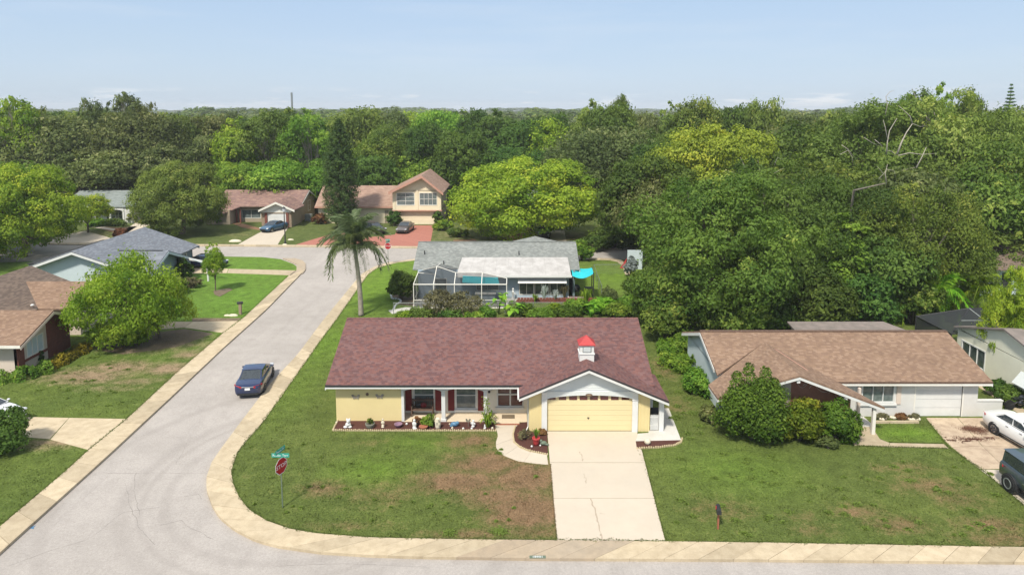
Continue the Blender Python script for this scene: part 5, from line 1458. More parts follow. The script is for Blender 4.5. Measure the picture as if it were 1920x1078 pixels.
# tall marked stone
p = at(821, 803); m2 = MB(); m2.lathe([(.13, -.02), (.15, .1), (.17, .35), (.15, .55), (.08, .66), (.02, .68)], p, 12)
for v in range(len(m2.v)): x, y, z = m2.v[v]; m2.v[v] = (x, p.y + (y - p.y) * .5, z)
o = tag(m2.build('decorated_stone', MT['palestone'], smooth=True), 'tall cream stone plaque with dark painted marks beside the porch column', 'garden stone', 'ornaments in the mulch beds')
m2 = MB(); rg = random.Random(2)
for k in range(6): x = p.x + rg.uniform(-.09, .07); z = p.z + .12 + k * .08; m2.box(x, x + .07, p.y - .1, p.y - .06, z, z + .025)
m2.build('painted_mark', MT['stone'], o)
def pot(px, py, prof, mat, label, n=18, name='flower_pot'):
    p = at(px, py); m2 = MB(); m2.lathe(prof, p, n); return tag(m2.build(name, MT[mat], smooth=True), label, 'flower pot', 'pots in the mulch beds'), p
pot(694, 801, [(.20, -.01), (.25, .08), (.27, .2), (.29, .26), (.24, .27), (.22, .22)], 'stone', 'round grey stone planter against the yellow wall')
p = at(694, 801); bush(p.x, p.y, .2, .2, .34, 'olive', 'small tufty green plant in the grey stone planter', z0=p.z + .2, seed=31, lf=.05, lobes=8, stem=True)
pot(747, 800, [(.10, -.01), (.2, .08), (.24, .18), (.25, .2), (.2, .19), (.14, .12)], 'mauve', 'wide mauve glazed bowl near the corner of the porch')
pot(794, 804, [(.13, -.01), (.22, .06), (.26, .17), (.27, .19), (.22, .18)], 'terracotta', 'shallow terracotta bowl among the porch plants')
p = at(1005, 831)
o, _ = pot(1005, 834, [(.13, -.01), (.16, .15), (.20, .36), (.22, .38), (.22, .43), (.18, .43), (.17, .38)], 'red', 'bright red pot in the mulch bed by the driveway')
grassy_plant(_.x, _.y, .5, .34, 'green', 'green strap plant growing in the bright red pot', 30, 7, z0=_.z + .4, w=.025)
p = at(802, 800); bush(p.x, p.y, .36, .26, .75, 'green', 'leafy green shrub behind the terracotta bowl', seed=32, lf=.07, lobes=10)
p = at(783, 797); bush(p.x, p.y, .3, .2, .65, 'redleaf', 'reddish twiggy shrub behind the white figurine by the porch', seed=33, lf=.06, lobes=8, density=.6)
p = at(811, 800); grassy_plant(p.x, p.y, .85, .3, 'olive', 'tall yellow green strap plant beside the marked stone', 46, 8)
p = at(915, 801); grassy_plant(p.x, p.y, .85, .62, 'crape', 'spiky yellow green plant at the right end of the long mulch bed', 80, 9, w=.045)
t = thing('climbing_plant', 'thin leafy stem climbing in front of the last porch column', 'plant', (p.x - .05, p.y + .15, .12))
m2 = MB(); m2.tube([(p.x - .05, p.y + .15, .1), (p.x - .12, p.y + .14, .8), (p.x - .02, p.y + .13, 1.4), (p.x - .08, p.y + .12, 1.85)], [.02, .016, .012, .006], 5); m2.build('stem', MT['bark'], t)
rg2 = np.random.default_rng(5); k = 150; uu = rg2.uniform(.25, 1, k); C = np.column_stack([-.06 + rg2.normal(0, .11, k), rg2.normal(0, .07, k) - .0, uu * 1.8]); V, Fq = leaf_cards(C, unit(rg2.normal(size=(k, 3)) + [0, -.4, .5]), .055 * rg2.uniform(.6, 1.4, k), rg2)
o = bpy.data.objects.new('foliage', np_mesh('foliage', V, Fq, np.repeat(rg2.uniform(0, 1, k), 4), LF['green'])); col.objects.link(o); o.parent = t
p = at(984, 822); bush(p.x, p.y, .36, .5, .62, 'dry', 'twiggy dry brush left of the red pot', name='dry_plant', cat='plant', seed=34, lf=.035, density=.25, lobes=10)
p = at(974, 818); statue(974, 818, [(0, 0, .07, .12, .09, .08), (.08, 0, .1, .06, .05, .05), (.0, .05, .12, .1, .05, .05)], 'terracotta', 'low terracotta ornament left of the twiggy brush')
p = at(1019, 834); m2 = MB(); m2.blob((p.x, p.y, p.z + .12), .2, .13, .12); m2.blob((p.x - .14, p.y, p.z + .25), .09, .08, .08); m2.blob((p.x + .16, p.y - .05, p.z + .07), .15, .07, .05); m2.tube([(p.x, p.y, p.z + .1), (p.x + .25, p.y - .1, p.z + .02)], [.06, .03], 6)
tag(m2.build('garden_statue', MT['postgreen'], smooth=True), 'dark green long lizard-like ornament between the red pot and the driveway', 'garden statue', 'ornaments in the mulch beds')
p = at(1018, 815); bush(p.x, p.y, .28, .2, .4, 'redleaf', 'low dark reddish shrub at the garage corner above the red pot', seed=35, lf=.05, lobes=8)

# ------------------------------------------------------------------ signs and mailboxes
def stop_sign(base, h, yaw, label, slabel, word, streets, green_w=.75):
    s = thing('stop_sign', label, 'road sign', base)
    m2 = MB(); m2.box(base.x - .025, base.x + .025, base.y - .02, base.y + .02, base.z - .1, base.z + h - .1); m2.build('post', MT['postgreen'], s)
    fr = Vector((math.sin(yaw), -math.cos(yaw), 0)); rt = Vector((math.cos(yaw), math.sin(yaw), 0)); c = base + Vector((0, 0, h - .48)) + fr * .03
    def oct_(r, off, th, name, mat):
        m3 = MB(); m3.extrude([c + fr * off + rt * r * math.cos(math.pi / 8 + k * math.pi / 4) + Vector((0, 0, r * math.sin(math.pi / 8 + k * math.pi / 4))) for k in range(8)], -fr * th); return m3.build(name, mat, s)
    oct_(.41, .0, .006, 'sign_rim', MT['signwhite']); f = oct_(.382, .004, .003, 'sign_face', MT['stopred'])
    text_obj('lettering', word, .27, c + fr * .008, (math.pi / 2, 0, yaw), MT['signwhite'], f, .001, 1.05)
    for i, (tx, ya, w_) in enumerate(streets):
        fr2 = Vector((math.sin(ya), -math.cos(ya), 0)); rt2 = Vector((math.cos(ya), math.sin(ya), 0)); c2 = base + Vector((0, 0, h + .03 + i * .24))
        m3 = MB(); m3.extrude([c2 - rt2 * w_ / 2 + Vector((0, 0, -.1)) - fr2 * .006, c2 + rt2 * w_ / 2 + Vector((0, 0, -.1)) - fr2 * .006, c2 + rt2 * w_ / 2 + Vector((0, 0, .1)) - fr2 * .006, c2 - rt2 * w_ / 2 + Vector((0, 0, .1)) - fr2 * .006], fr2 * .012)
        b2 = m3.build('street_name_blade', MT['signgreen'], s)
        text_obj('lettering', tx, .15, c2 + fr2 * .009, (math.pi / 2, 0, ya), MT['signwhite'], b2, .001, 1.0)
    return s
stop_sign(G(530, 951, .1), 2.55, math.radians(67), 'red stop sign under green street name blades on the corner lawn', '', 'STOP', [('Robles Terr', 0.0, .82), ('Ponca Dr', math.radians(72), .7)])
stop_sign(G(728, 496, .1), 2.7, math.radians(4), 'distant red stop sign seen beyond the palm beside the cross street', '', 'STOP', [('Robles Terr', math.radians(60), .7), ('Ponca Dr', 0.1, .5)])
def mailbox(p, label, post, box, stout=.05, yaw=0.0, h=1.0):
    t = thing('mailbox', label, 'mailbox', p)
    m2 = MB(); m2.box(p.x - stout, p.x + stout, p.y - stout, p.y + stout, p.z - .05, p.z + h); m2.build('post', post, t)
    m2 = MB(); cz = p.z + h + .1; d = Vector((math.cos(yaw), math.sin(yaw), 0)); s = Vector((-d.y, d.x, 0))
    sec = [s * .1 + Vector((0, 0, -.1)), s * -.1 + Vector((0, 0, -.1))] + [s * -.1 * math.cos(a) + Vector((0, 0, .02 + .1 * math.sin(a))) for a in [math.pi * k / 8 for k in range(9)]]
    m2.extrude([Vector((p.x, p.y, cz)) - d * .26 + q for q in sec], d * .52); m2.build('box', box, t)
    m2 = MB(); q = Vector((p.x, p.y, cz)) + s * .11; m2.box(q.x - .02, q.x + .02, q.y - .01, q.y + .01, cz, cz + .16); m2.build('flag', MT['red'], t)
mailbox(G(1346, 991, .1), 'black mailbox on a slim brown post on the tan-roofed house lawn', MT['terracotta'], MT['plastic'], .035, math.radians(80), .82)
mailbox(G(451, 589, .1), 'black mailbox on a stout tan post beside the bright green lawn', MT['brick_tan'], MT['plastic'], .11, math.radians(20), .95)

# lamp post far side
lp = G(535, 457, .1); t = thing('street_lamp', 'dark lamp post on the lawn beside the pale driveway', 'lamp post', lp)
tz = GY(533, 391, lp.y).z
m2 = MB(); m2.tube([lp, (lp.x, lp.y, tz - .5)], [.09, .06], 8); m2.lathe([(.14, -.02), (.14, .3), (.09, .4)], lp, 10); m2.build('pole', MT['dark'], t)
m2 = MB(); m2.lathe([(.08, 0), (.2, .12), (.24, .5), (.2, .52)], (lp.x, lp.y, tz - .5), 10); m2.build('lantern', MT['headlight'], t)
m2 = MB(); m2.lathe([(.28, .5), (.1, .68), (.03, .78)], (lp.x, lp.y, tz - .5), 10); m2.build('cap', MT['dark'], t)
for (x, y, r, lb) in ((534, 459, .35, 'pale rock at the foot of the dark lamp post'), (441, 453, .9, 'large pale flat rock on the lawn across the cross street'), (437, 592, .45, 'flat cream stone beside the stout mailbox'), (426, 592, .3, 'smaller brown stone left of the stout mailbox'), (545, 450, .45, 'long pale slab in the grass right of the lamp post')):
    p = G(x, y, .1); m2 = MB(); m2.blob((p.x, p.y, .1), r, r * .5, r * .28 + .05, 11, 6); o = m2.build('rock', MT['palestone']); tag(o, lb, 'rock')
mast_y = 330; p0 = GY(548, 215, mast_y); t0 = GY(548, 170, mast_y).z
m2 = MB(); m2.box(p0.x - .25, p0.x + .25, mast_y, mast_y + .5, 0, t0 - 4); m2.box(p0.x - .35, p0.x + .35, mast_y - .2, mast_y + .6, t0 - 9, t0 - 1)
o = m2.build('radio_mast', MT['steel']); tag(o, 'thin grey radio mast rising above the far treeline', 'mast')
# ------------------------------------------------------------------ tan-roofed neighbour
H2 = thing('house', 'white ranch house with tan shingle roof and brown front gable behind big bushes', 'house', (20, 42, .1))
W2 = 39.35
xa, xb = 12.7, XatY(1830, W2)
dgl, dgr = XatY(1714, W2), XatY(1801, W2)
wa, wb = XatY(1615, W2, 1.6), XatY(1678, W2, 1.6)
wall('wall', 'x', 19.0, xb, W2, W2 + .2, .1, 2.45, [(dgl, dgr, .1, 2.25), (wa, wb, .95, 2.2)], MT['whitewall'], H2)
wall('wall', 'y', W2 + .2, 47.6, xb - .2, xb, .1, 2.45, [], MT['whitewall'], H2)
wall('wall', 'y', 37.9, 47.6, xa, xa + .2, .1, 2.45, [(39.2, 40.2, .9, 2.1)], MT['bluewall'], H2)
window('y', 39.2, 40.2, .9, 2.1, xa, -1, H2, MT['white'])
wall('wall', 'x', xa + .2, xb - .2, 47.4, 47.6, .1, 2.45, [], MT['whitewall'], H2)
window('x', wa, wb, .95, 2.2, W2, -1, H2, MT['white'], MT['glass_l'], .09, nx=3, ny=1)
for a, b in ((1608, 1614), (1681, 1689)):
    m2 = MB(); m2.box(XatY(a, W2, 1.5), XatY(b, W2, 1.5), W2 - .06, W2 - .002, .9, 2.25); m2.build('shutter', MT['blushwall'], H2)
m2 = MB(); m2.box(wa - .1, wb + .1, W2 - .12, W2 - .002, .82, .93); m2.build('sill', MT['white'], H2)
gd = MB(); gd.box(dgl, dgr, W2 + .07, W2 + .1, .1, 2.25); gdo = gd.build('garage_door', MT['white'], H2)
for i in range(4):
    m2 = MB(); z = .115 + i * .535; m2.box(dgl + .01, dgr - .01, W2 + .04, W2 + .065, z, z + .515); m2.build('door_panel', MT['white'], gdo)
m2 = MB(); m2.box(dgl - .08, dgl, W2 - .02, W2 + .06, .1, 2.33); m2.box(dgr, dgr + .08, W2 - .02, W2 + .06, .1, 2.33); m2.box(dgl, dgr, W2 - .02, W2 + .06, 2.25, 2.33); m2.build('door_frame', MT['trim'], H2)
m2 = MB(); p = GY(1766, 716, W2 - .1); m2.lathe([(.05, 0), (.07, .1), (.03, .16)], (p.x, W2 - .12, 2.2), 8); m2.build('lamp', MT['dark'], H2)
# low wall continuing right
m2 = MB(); m2.box(xb, xb + 1.55, W2 + .02, W2 + .22, .1, 1.05); m2.box(xb - .0, xb + 1.58, W2 - .01, W2 + .25, 1.05, 1.11); m2.build('low_wall', MT['whitewall'], H2)
EZ2, EY2, RY2, s2 = 2.5, 38.85, 43.4, .345
RZ2 = EZ2 + s2 * (RY2 - EY2); L2, R2 = 12.35, 28.55
AX2, AZ2 = 16.2, 3.70; YG2 = 36.85
yv2 = EY2 + (AZ2 - EZ2) / s2
TL2, TR2 = 11.62, 21.1; sl_l = .29; sl_r = .385
xl2 = AX2 - (AZ2 - EZ2) / sl_l; xr2 = AX2 + (AZ2 - EZ2) / sl_r
rt_ = MT['roof_tan']
zTL = AZ2 - sl_l * (AX2 - TL2); zTR = AZ2 - sl_r * (TR2 - AX2)
slope('roof', [(L2, EY2 + .0, EZ2 + .0)] + [(xl2, EY2, EZ2), (AX2, yv2, AZ2), (xr2, EY2, EZ2), (R2, EY2, EZ2), (R2, RY2, RZ2), (L2, RY2, RZ2)] if xl2 > L2 else [(L2, EY2 + s2 * 0 + .55, EZ2 + s2 * .55), (AX2, yv2, AZ2), (xr2, EY2, EZ2), (R2, EY2, EZ2), (R2, RY2, RZ2), (L2, RY2, RZ2)], rt_, H2)
slope('roof', [(L2, 2 * RY2 - EY2, EZ2), (R2, 2 * RY2 - EY2, EZ2), (R2, RY2, RZ2), (L2, RY2, RZ2)], rt_, H2)
ylb = EY2 + 0.0
slope('roof', [(TL2, YG2, zTL), (AX2, YG2, AZ2), (AX2, yv2, AZ2), (TL2, 38.7, zTL)], rt_, H2)
slope('roof', [(AX2, YG2, AZ2), (TR2, YG2, zTR), (xr2 + .02, EY2 - .02, EZ2 - .005), (AX2, yv2, AZ2)], rt_, H2)
m2 = MB(); m2.box(xr2, R2 - .02, EY2 + .003, EY2 + .05, EZ2 - .27, EZ2 - .113); m2.box(xr2, R2, EY2 + .05, W2 + .02, EZ2 - .2, EZ2 - .17); m2.build('fascia', MT['trim'], H2)
m2 = MB(); m2.box(xr2, R2 + .01, EY2 - .02, EY2 - .002, EZ2 - .12, EZ2); m2.build('drip_edge', MT['wood'], H2)
rake(H2, [(TL2, YG2 + .01, zTL - .05), (AX2, YG2 + .01, AZ2 - .05), (TR2, YG2 + .01, zTR - .05)], MT['white'], .22, .06, 'y')
rake(H2, [(L2 + .02, EY2 + 1.2, EZ2 + .28), (L2 + .02, RY2, RZ2 - .11), (L2 + .02, 2 * RY2 - EY2, EZ2 - .11)], MT['white'], .2, -.05)
rake(H2, [(R2 - .02, EY2, EZ2 - .11), (R2 - .02, RY2, RZ2 - .11), (R2 - .02, 2 * RY2 - EY2, EZ2 - .11)], MT['white'], .2, .05)
m2 = MB(); m2.box(L2, R2, RY2 - .12, RY2 + .12, RZ2 - .01, RZ2 + .035); m2.build('ridge_cap', MT['wood'], H2)
m2 = MB(); m2.box(TL2 + .01, TL2 + .05, YG2 + .06, 38.7, zTL - .24, zTL - .10); m2.build('fascia', MT['white'], H2)
m2 = MB(); m2.extrude([(xa, EY2 + .6, 2.4), (xa, RY2, RZ2 - .2), (xa, 2 * RY2 - EY2 - .5, 2.4)], (.16, 0, 0)); m2.build('gable_wall', MT['bluewall'], H2)
m2 = MB(); m2.extrude([(xb - .18, EY2 + .6, 2.4), (xb - .18, RY2, RZ2 - .2), (xb - .18, 2 * RY2 - EY2 - .5, 2.4)], (.16, 0, 0)); m2.build('gable_wall', MT['whitewall'], H2)
# front gable: blush left part, brown panel with pale curved strips, beam ends, posts
YW2 = 37.95
def zr2(x): return (AZ2 - sl_l * (AX2 - x) if x < AX2 else AZ2 - sl_r * (x - AX2)) - .14
m2 = MB(); m2.extrude([(xa, YW2, .1), (AX2, YW2, .1), (AX2, YW2, zr2(AX2)), (xa, YW2, zr2(xa))], (0, .2, 0)); m2.build('wall', MT['blushwall'], H2)
xpr = XatY(1596, YW2, 2)
m2 = MB(); m2.extrude([(AX2 + .01, YW2 + .02, .1), (xpr, YW2 + .02, .1), (xpr, YW2 + .02, zr2(xpr)), (AX2 + .01, YW2 + .02, zr2(AX2))], (0, .16, 0)); bp = m2.build('gable_panel', MT['panelbrown'], H2)
rg = random.Random(12)
for k in range(9):
    x0_ = AX2 + .3 + k * .38; z0_ = max(1.3, zr2(x0_) - .35 - rg.uniform(0, .5)); pts = []
    for q in range(7):
        u = q / 6; x = x0_ + u * 1.0 * (1 if k % 2 else .7); z = min(zr2(min(x, xpr - .05)) - .08, z0_ + math.sin(u * 3.1) * .35 * (1 if k % 3 else -1)); pts.append((min(x, xpr - .05), YW2 - .0, z))
    m2 = MB(); m2.tube(pts, .014, 5); m2.build('curved_strip', MT['blushwall'], bp)
for x in (AX2 - .02, XatY(1588, YG2, 2.6)):
    m2 = MB(); m2.box(x - .09, x + .09, YG2 + .07, YW2, zr2(x) - .34, zr2(x) - .14); m2.build('beam', MT['white'], H2)
pb = G(1634, 812, .1)
m2 = MB(); m2.box(pb.x - .09, pb.x + .09, 37.0, 37.18, .1, AZ2 - sl_r * (pb.x - AX2) - .15); m2.build('post', MT['trim'], H2)
px2 = XatY(1608, YW2 + .8, 1.3); m2 = MB(); m2.box(px2 - .07, px2 + .07, YW2 + .6, YW2 + .75, .1, 2.2); m2.build('post', MT['blushwall'], H2)
m2 = MB(); m2.box(XatY(1596, 38, .2), 21.2, YW2, W2, .08, .16); m2.build('porch_floor', MT['slabwhite'], H2)
wall('wall', 'y', YW2 + .2, W2, xpr - .16, xpr, .1, 2.3, [], MT['whitewall'], H2)
# reddish flashing lines on the roof valley
m2 = MB(); a = GY(1448, 652, 41.6); 
def on_w2r(x, y): return AZ2 - sl_r * (x - AX2)
m2.extrude([(16.5, 41.4, on_w2r(16.5, 0) + .012), (16.62, 41.4, on_w2r(16.62, 0) + .012), (17.6, 38.9, on_w2r(17.6, 0) + .012), (17.45, 38.9, on_w2r(17.45, 0) + .012)], (0, 0, -.01)); m2.build('flashing', MT['peach'], H2)
# old flat roof behind
S2 = thing('shed', 'low weathered flat-roofed shed behind the tan-roofed house', 'shed', (21, 51, .1))
pa, pb_ = GY(1482, 612, 48.8), GY(1684, 612, 48.8)
m2 = MB(); m2.box(pa.x + .4, pb_.x - .5, 47.9, 49.6, .1, 2.5); m2.build('wall', MT['tan_creamshade'], S2)
zf = 2.56
m2 = MB(); m2.extrude([(pa.x, 47.75, zf), (pb_.x + .3, 47.75, zf), (pb_.x - .5, 49.9, zf + .06), (pa.x + .2, 49.9, zf + .06)], (0, 0, -.12)); m2.build('roof', MT['roof_old'], S2)
# rubble planter under the window
p = G(1668, 788, .1)
tt = thing('planter_bed', 'row of cream stones and low weeds under the tan-roofed house window', 'planter', p)
rg = random.Random(8)
for k in range(16):
    q = G(1645 + k * 5.2, 786 + rg.uniform(-3, 3), .1); m2 = MB(); m2.blob((q.x, q.y, .18), rg.uniform(.08, .16), .1, rg.uniform(.07, .13), 8, 5); m2.build('stone', MT['palestone'], tt)
m2 = MB(); q0, q1 = G(1640, 793, .1), G(1722, 793, .1); m2.box(q0.x, q1.x, q0.y - .06, q0.y + .06, .1, .24); m2.build('kerb', MT['walk'], tt)
for i, (x, lb) in enumerate(((1652, 'low dry weed under the left of the tan-roofed house window'), (1690, 'low reddish weed under the right shutter of the tan-roofed house'), (1712, 'low brown weed beside the stained driveway top'))):
    q = G(x, 786, .1); bush(q.x, q.y, .4, .2, .35, 'dry' if i % 2 == 0 else 'redleaf', lb, name='weed', cat='weed', seed=60 + i, lf=.05, lobes=6, stem=False)

# ------------------------------------------------------------------ sage house at the right edge with its black screen room
H3 = thing('house', 'pale sage house cut by the right edge with black screened room', 'house', (36, 43, .1))
x3 = 32.0
wall('wall', 'y', 36.0, 47.4, x3, x3 + .2, .1, 2.85, [(44.4, 46.9, .9, 2.3)], MT['sagewall'], H3)
wall('wall', 'x', x3 + .2, 43, 36.0, 36.2, .1, 2.85, [], MT['sagewall'], H3)
wall('wall', 'x', x3 + .2, 43, 47.2, 47.4, .1, 2.85, [], MT['sagewall'], H3)
window('y', 44.4, 46.9, .9, 2.3, x3, -1, H3, MT['white'], MT['glass'], .09, nx=3, ny=1)
slope('roof', [(x3 - .3, 35.4, 2.75), (44, 35.4, 2.75), (44, 42.6, 4.5), (x3 - .3, 42.6, 4.5)], MT['roof_old'], H3); slope('roof', [(x3 - .3, 47.45, 3.1), (44, 47.45, 3.1), (44, 42.6, 4.5), (x3 - .3, 42.6, 4.5)], MT['roof_old'], H3)
m2 = MB(); m2.extrude([(x3, 36.0, 2.851), (x3, 42.6, 4.35), (x3, 47.4, 2.95)], (.2, 0, 0)); m2.build('gable_wall', MT['sagewall'], H3)
m2 = MB(); m2.extrude([(x3 - .02, 37.0, 2.2), (x3 - .02, 41.2, 2.2), (x3 - .55, 41.2, 1.5), (x3 - .55, 37.0, 1.5)], (.05, 0, .03)); m2.build('awning', MT['gable'], H3)
# screen room: steel beams with dark mesh panels
zt3 = 2.5; pk3 = 3.55
A = [(31.5, 51.6), (31.6, 47.45), (39.5, 47.45), (39.5, 52.6)]
m2 = MB()
beams = [((31.5, 51.6, .1), (31.5, 51.6, zt3)), ((31.6, 47.45, .1), (31.6, 47.45, zt3)), ((31.5, 51.6, zt3), (31.6, 47.45, zt3)), ((31.6, 47.45, zt3), (39.5, 47.45, zt3)),
         ((31.6, 47.45, zt3), (34.6, 50.2, pk3)), ((31.5, 51.6, zt3), (34.6, 50.2, pk3)), ((34.6, 50.2, pk3), (38.5, 50.2, pk3)), ((34.6, 50.2, pk3), (35.2, 47.45, zt3)), ((38.5, 50.2, pk3), (38.9, 47.45, zt3)), ((33.1, 48.85, 3.03), (39.2, 48.85, 3.05))]
for i, (a, b) in enumerate(beams):
    mm = MB(); mm.tube([a, b], .045, 5); mm.build('beam', MT['steel'] if i in (7, 8, 9) else MT['dark'], H3)
for poly in ([(31.5, 51.6, .1), (31.6, 47.45, .1), (31.6, 47.45, zt3), (31.5, 51.6, zt3)], [(31.6, 47.45, zt3), (39.5, 47.45, zt3), (38.5, 50.2, pk3), (34.6, 50.2, pk3)], [(31.5, 51.6, zt3), (31.6, 47.45, zt3), (34.6, 50.2, pk3)],
             [(31.5, 51.6, zt3), (34.6, 50.2, pk3), (38.5, 50.2, pk3), (39.5, 52.6, zt3)]):
    mm = MB(); mm.add(poly, [tuple(range(len(poly)))]); mm.build('screen_panel', MT['blackscreen'], H3)

# ------------------------------------------------------------------ grey-roofed house with pool cage (middle)
H4 = thing('house', 'blue-grey house with speckled grey roof and long white patio roof', 'house', (-1.5, 67, .1))
yw4 = 65.0
def x4(px, z=1.2, y=yw4): return XatY(px, y, z)
g1a, g1b = x4(973), x4(1059)
wall('wall', 'x', -9.0, 5.55, yw4, yw4 + .2, .1, 2.9, [(g1a, g1b, .45, 2.05), (x4(893), x4(935), .9, 1.8), (x4(815), x4(838), .1, 2.1)], MT['midwall'], H4)
wall('wall', 'y', yw4 + .2, 74.2, 5.95, 6.15, .1, 2.8, [(66.5, 67.6, 1, 2)], MT['tealshade'], H4)
wall('wall', 'y', yw4 + .2, 74.2, -9.2, -9.0, .1, 2.8, [], MT['midwall'], H4)
wall('wall', 'x', -9.0, 5.95, 74.0, 74.2, .1, 2.8, [], MT['midwall'], H4)
for i in range(3):
    a = g1a + (g1b - g1a) * i / 3; b = g1a + (g1b - g1a) * (i + 1) / 3
    window('x', a + .03, b - .03, .45, 2.05, yw4, -1, H4, MT['trim'], MT['glass'], .05, nx=2, ny=1)
window('x', x4(893), x4(935), .9, 1.8, yw4, -1, H4, MT['trim'], MT['glass_l'], .05, nx=2, ny=1)
window('x', x4(815), x4(838), .1, 2.1, yw4, -1, H4, MT['trim'], MT['glass'], .05, nx=1, ny=1, name='door')
window('y', 66.5, 67.6, 1, 2, 6.15, 1, H4, MT['white'])
E4, R4y, R4z, s4 = 65.6, 70.0, 4.7, .42
ez4 = R4z - s4 * (R4y - E4)
rm4 = MT['roof_mid']
slope('roof', [(-9.75, E4, ez4), (6.65, E4, ez4), (6.65, R4y, R4z), (-9.75, R4y, R4z)], rm4, H4)
slope('roof', [(-9.75, 2 * R4y - E4, ez4), (6.65, 2 * R4y - E4, ez4), (6.65, R4y, R4z), (-9.75, R4y, R4z)], rm4, H4)
m2 = MB(); m2.box(-9.75, 6.65, R4y - .12, R4y + .12, R4z - .01, R4z + .04); m2.build('ridge_cap', MT['roof_mid'], H4, uv=((1, 0, 0), (0, 1, 0)))
m2 = MB(); m2.extrude([(5.97, E4 + .3, 2.8), (5.97, R4y, R4z - .15), (5.97, 2 * R4y - E4 - .3, 2.8)], (.16, 0, 0)); m2.build('gable_wall', MT['tealshade'], H4)
m2 = MB(); m2.extrude([(-9.18, E4 + .3, 2.8), (-9.18, R4y, R4z - .15), (-9.18, 2 * R4y - E4 - .3, 2.8)], (.16, 0, 0)); m2.build('gable_wall', MT['midwall'], H4)
rake(H4, [(6.63, E4, ez4 - .11), (6.63, R4y, R4z - .11), (6.63, 2 * R4y - E4, ez4 - .11)], MT['white'], .16, .05)
# small hip behind the ridge
m2 = MB(); c0 = GY(1003, 453, 75.5); m2.add([(c0.x - 3, 73.6, 4.1), (c0.x + 3, 73.6, 4.1), (c0.x, 76.5, 5.35), (c0.x - 3, 79, 3.9), (c0.x + 3, 79, 3.9)], [(0, 1, 2), (0, 2, 3), (1, 4, 2), (3, 2, 4)]); 
hp = slope('roof', [(c0.x - 2.6, 74.2, 3.6), (c0.x + 2.6, 74.2, 3.6), (c0.x, 75.6, 4.24)], rm4, H4)
slope('roof', [(c0.x - 2.6, 74.2, 3.6), (c0.x, 75.6, 4.24), (c0.x - 2.6, 75.8, 3.6)], rm4, H4); slope('roof', [(c0.x + 2.6, 74.2, 3.6), (c0.x, 75.6, 4.24), (c0.x + 2.6, 75.8, 3.6)], rm4, H4)
# white patio roof in panels
pb0, pb1, pf0, pf1 = -5.0, 5.6, -5.35, 5.7
npan = 9
for i in range(npan):
    u0, u1 = i / npan, (i + 1) / npan - .0006
    m2 = MB(); m2.extrude([(pf0 + (pf1 - pf0) * u0, 64.0, 2.62), (pf0 + (pf1 - pf0) * u1, 64.0, 2.62), (pb0 + (pb1 - pb0) * u1, 67.25, 3.68), (pb0 + (pb1 - pb0) * u0, 67.25, 3.68)], (0, 0, -.1)); m2.build('roof_panel', MT['roof_white'], H4)
m2 = MB(); m2.box(pf0 - .05, pf1 + .05, 63.9, 63.99, 2.44, 2.63); m2.build('gutter', MT['white'], H4)
# roll-down awning in slats over the glass doors
ax0, ax1 = x4(971), x4(1061)
for i in range(6):
    m2 = MB(); y_, z_ = 64.72 - i * .12, 2.30 - i * .072; m2.extrude([(ax0, y_, z_), (ax1, y_, z_), (ax1, y_ - .115, z_ - .069), (ax0, y_ - .115, z_ - .069)], (0, 0, -.02)); m2.build('awning_slat', MT['white'], H4)
# vents
for (x, y) in ((832, 495), (973, 477), (796, 476)):
    for yy in np.linspace(66, 69.8, 40):
        if abs(GY(x, y, yy).z - (R4z - s4 * (R4y - yy))) < .06: break
    q = GY(x, y, yy); m2 = MB(); m2.lathe([(.05, -.1), (.05, .28), (.08, .3), (.02, .34)], q, 8); m2.build('vent_pipe', MT['dark'], H4)
# pool cage
CG = thing('pool_cage', 'white framed screened pool cage on the left of the grey-roofed house', 'pool cage', (-5, 63, .1))
cz = 2.35; yf = 61.75; yb = 65.5
xc = [XatY(q, yf, 1.5) for q in (775.5, 813, 852, 903, 950)]
mm_ = []
def bar(a, b, r=.055, nm='frame_bar', mt='trim'):
    r *= .6; m3 = MB(); a, b = Vector(a), Vector(b); d = (b - a).normalized(); u = d.cross(Vector((0, 0, 1)));
    if u.length < .1: u = Vector((1, 0, 0))
    u.normalize(); w = d.cross(u)
    m3.extrude([a + u * r + w * r, a - u * r + w * r, a - u * r - w * r, a + u * r - w * r], b - a); return m3.build(nm, MT[mt], CG)
bar((xc[0], yf, cz), (xc[-1], yf, cz), .07); bar((xc[0], yf, .85), (xc[-1], yf, .85), .045); bar((xc[0], yf, .14), (xc[-1], yf, .14), .05)
for x in xc: bar((x, yf, .1), (x, yf, cz), .055)
ym, zm = 63.4, 3.0
bar((xc[0], yf, cz), (xc[0] - .0, yb, cz + .35), .05); bar((xc[0], yb, .1), (xc[0], yb, cz + .35), .05); bar((xc[0], 63.6, .1), (xc[0], 63.6, cz + .2), .045); bar((xc[0], yf, .85), (xc[0], yb, .85), .04)
pkx = xc[1] + .15
tops = [(xc[1] + .1, 63.9, 3.55), (xc[2], 63.4, 3.05), (xc[3], 63.4, 3.05), (xc[4], 63.2, 2.55)]
for (x, y, z), b0 in zip(tops, xc[1:]): bar((b0, yf, cz), (x, y, z), .05)
bar((xc[0], yb, cz + .35), tops[0], .05); bar(tops[0], tops[1], .05); bar(tops[1], tops[2], .05); bar(tops[2], tops[3], .05); bar(tops[0], (xc[1] + .3, yb, 3.45), .05); bar((xc[0] + .1, 64.2, 2.85), (xc[1] + .1, 63.0, 2.98), .04)
def panel(pts):
    m3 = MB(); m3.add(pts, [tuple(range(len(pts)))]); m3.build('screen_panel', MT['cagescreen'], CG)
for i in range(4):
    panel([(xc[i], yf + .01, .1), (xc[i + 1], yf + .01, .1), (xc[i + 1], yf + .01, cz), (xc[i], yf + .01, cz)])
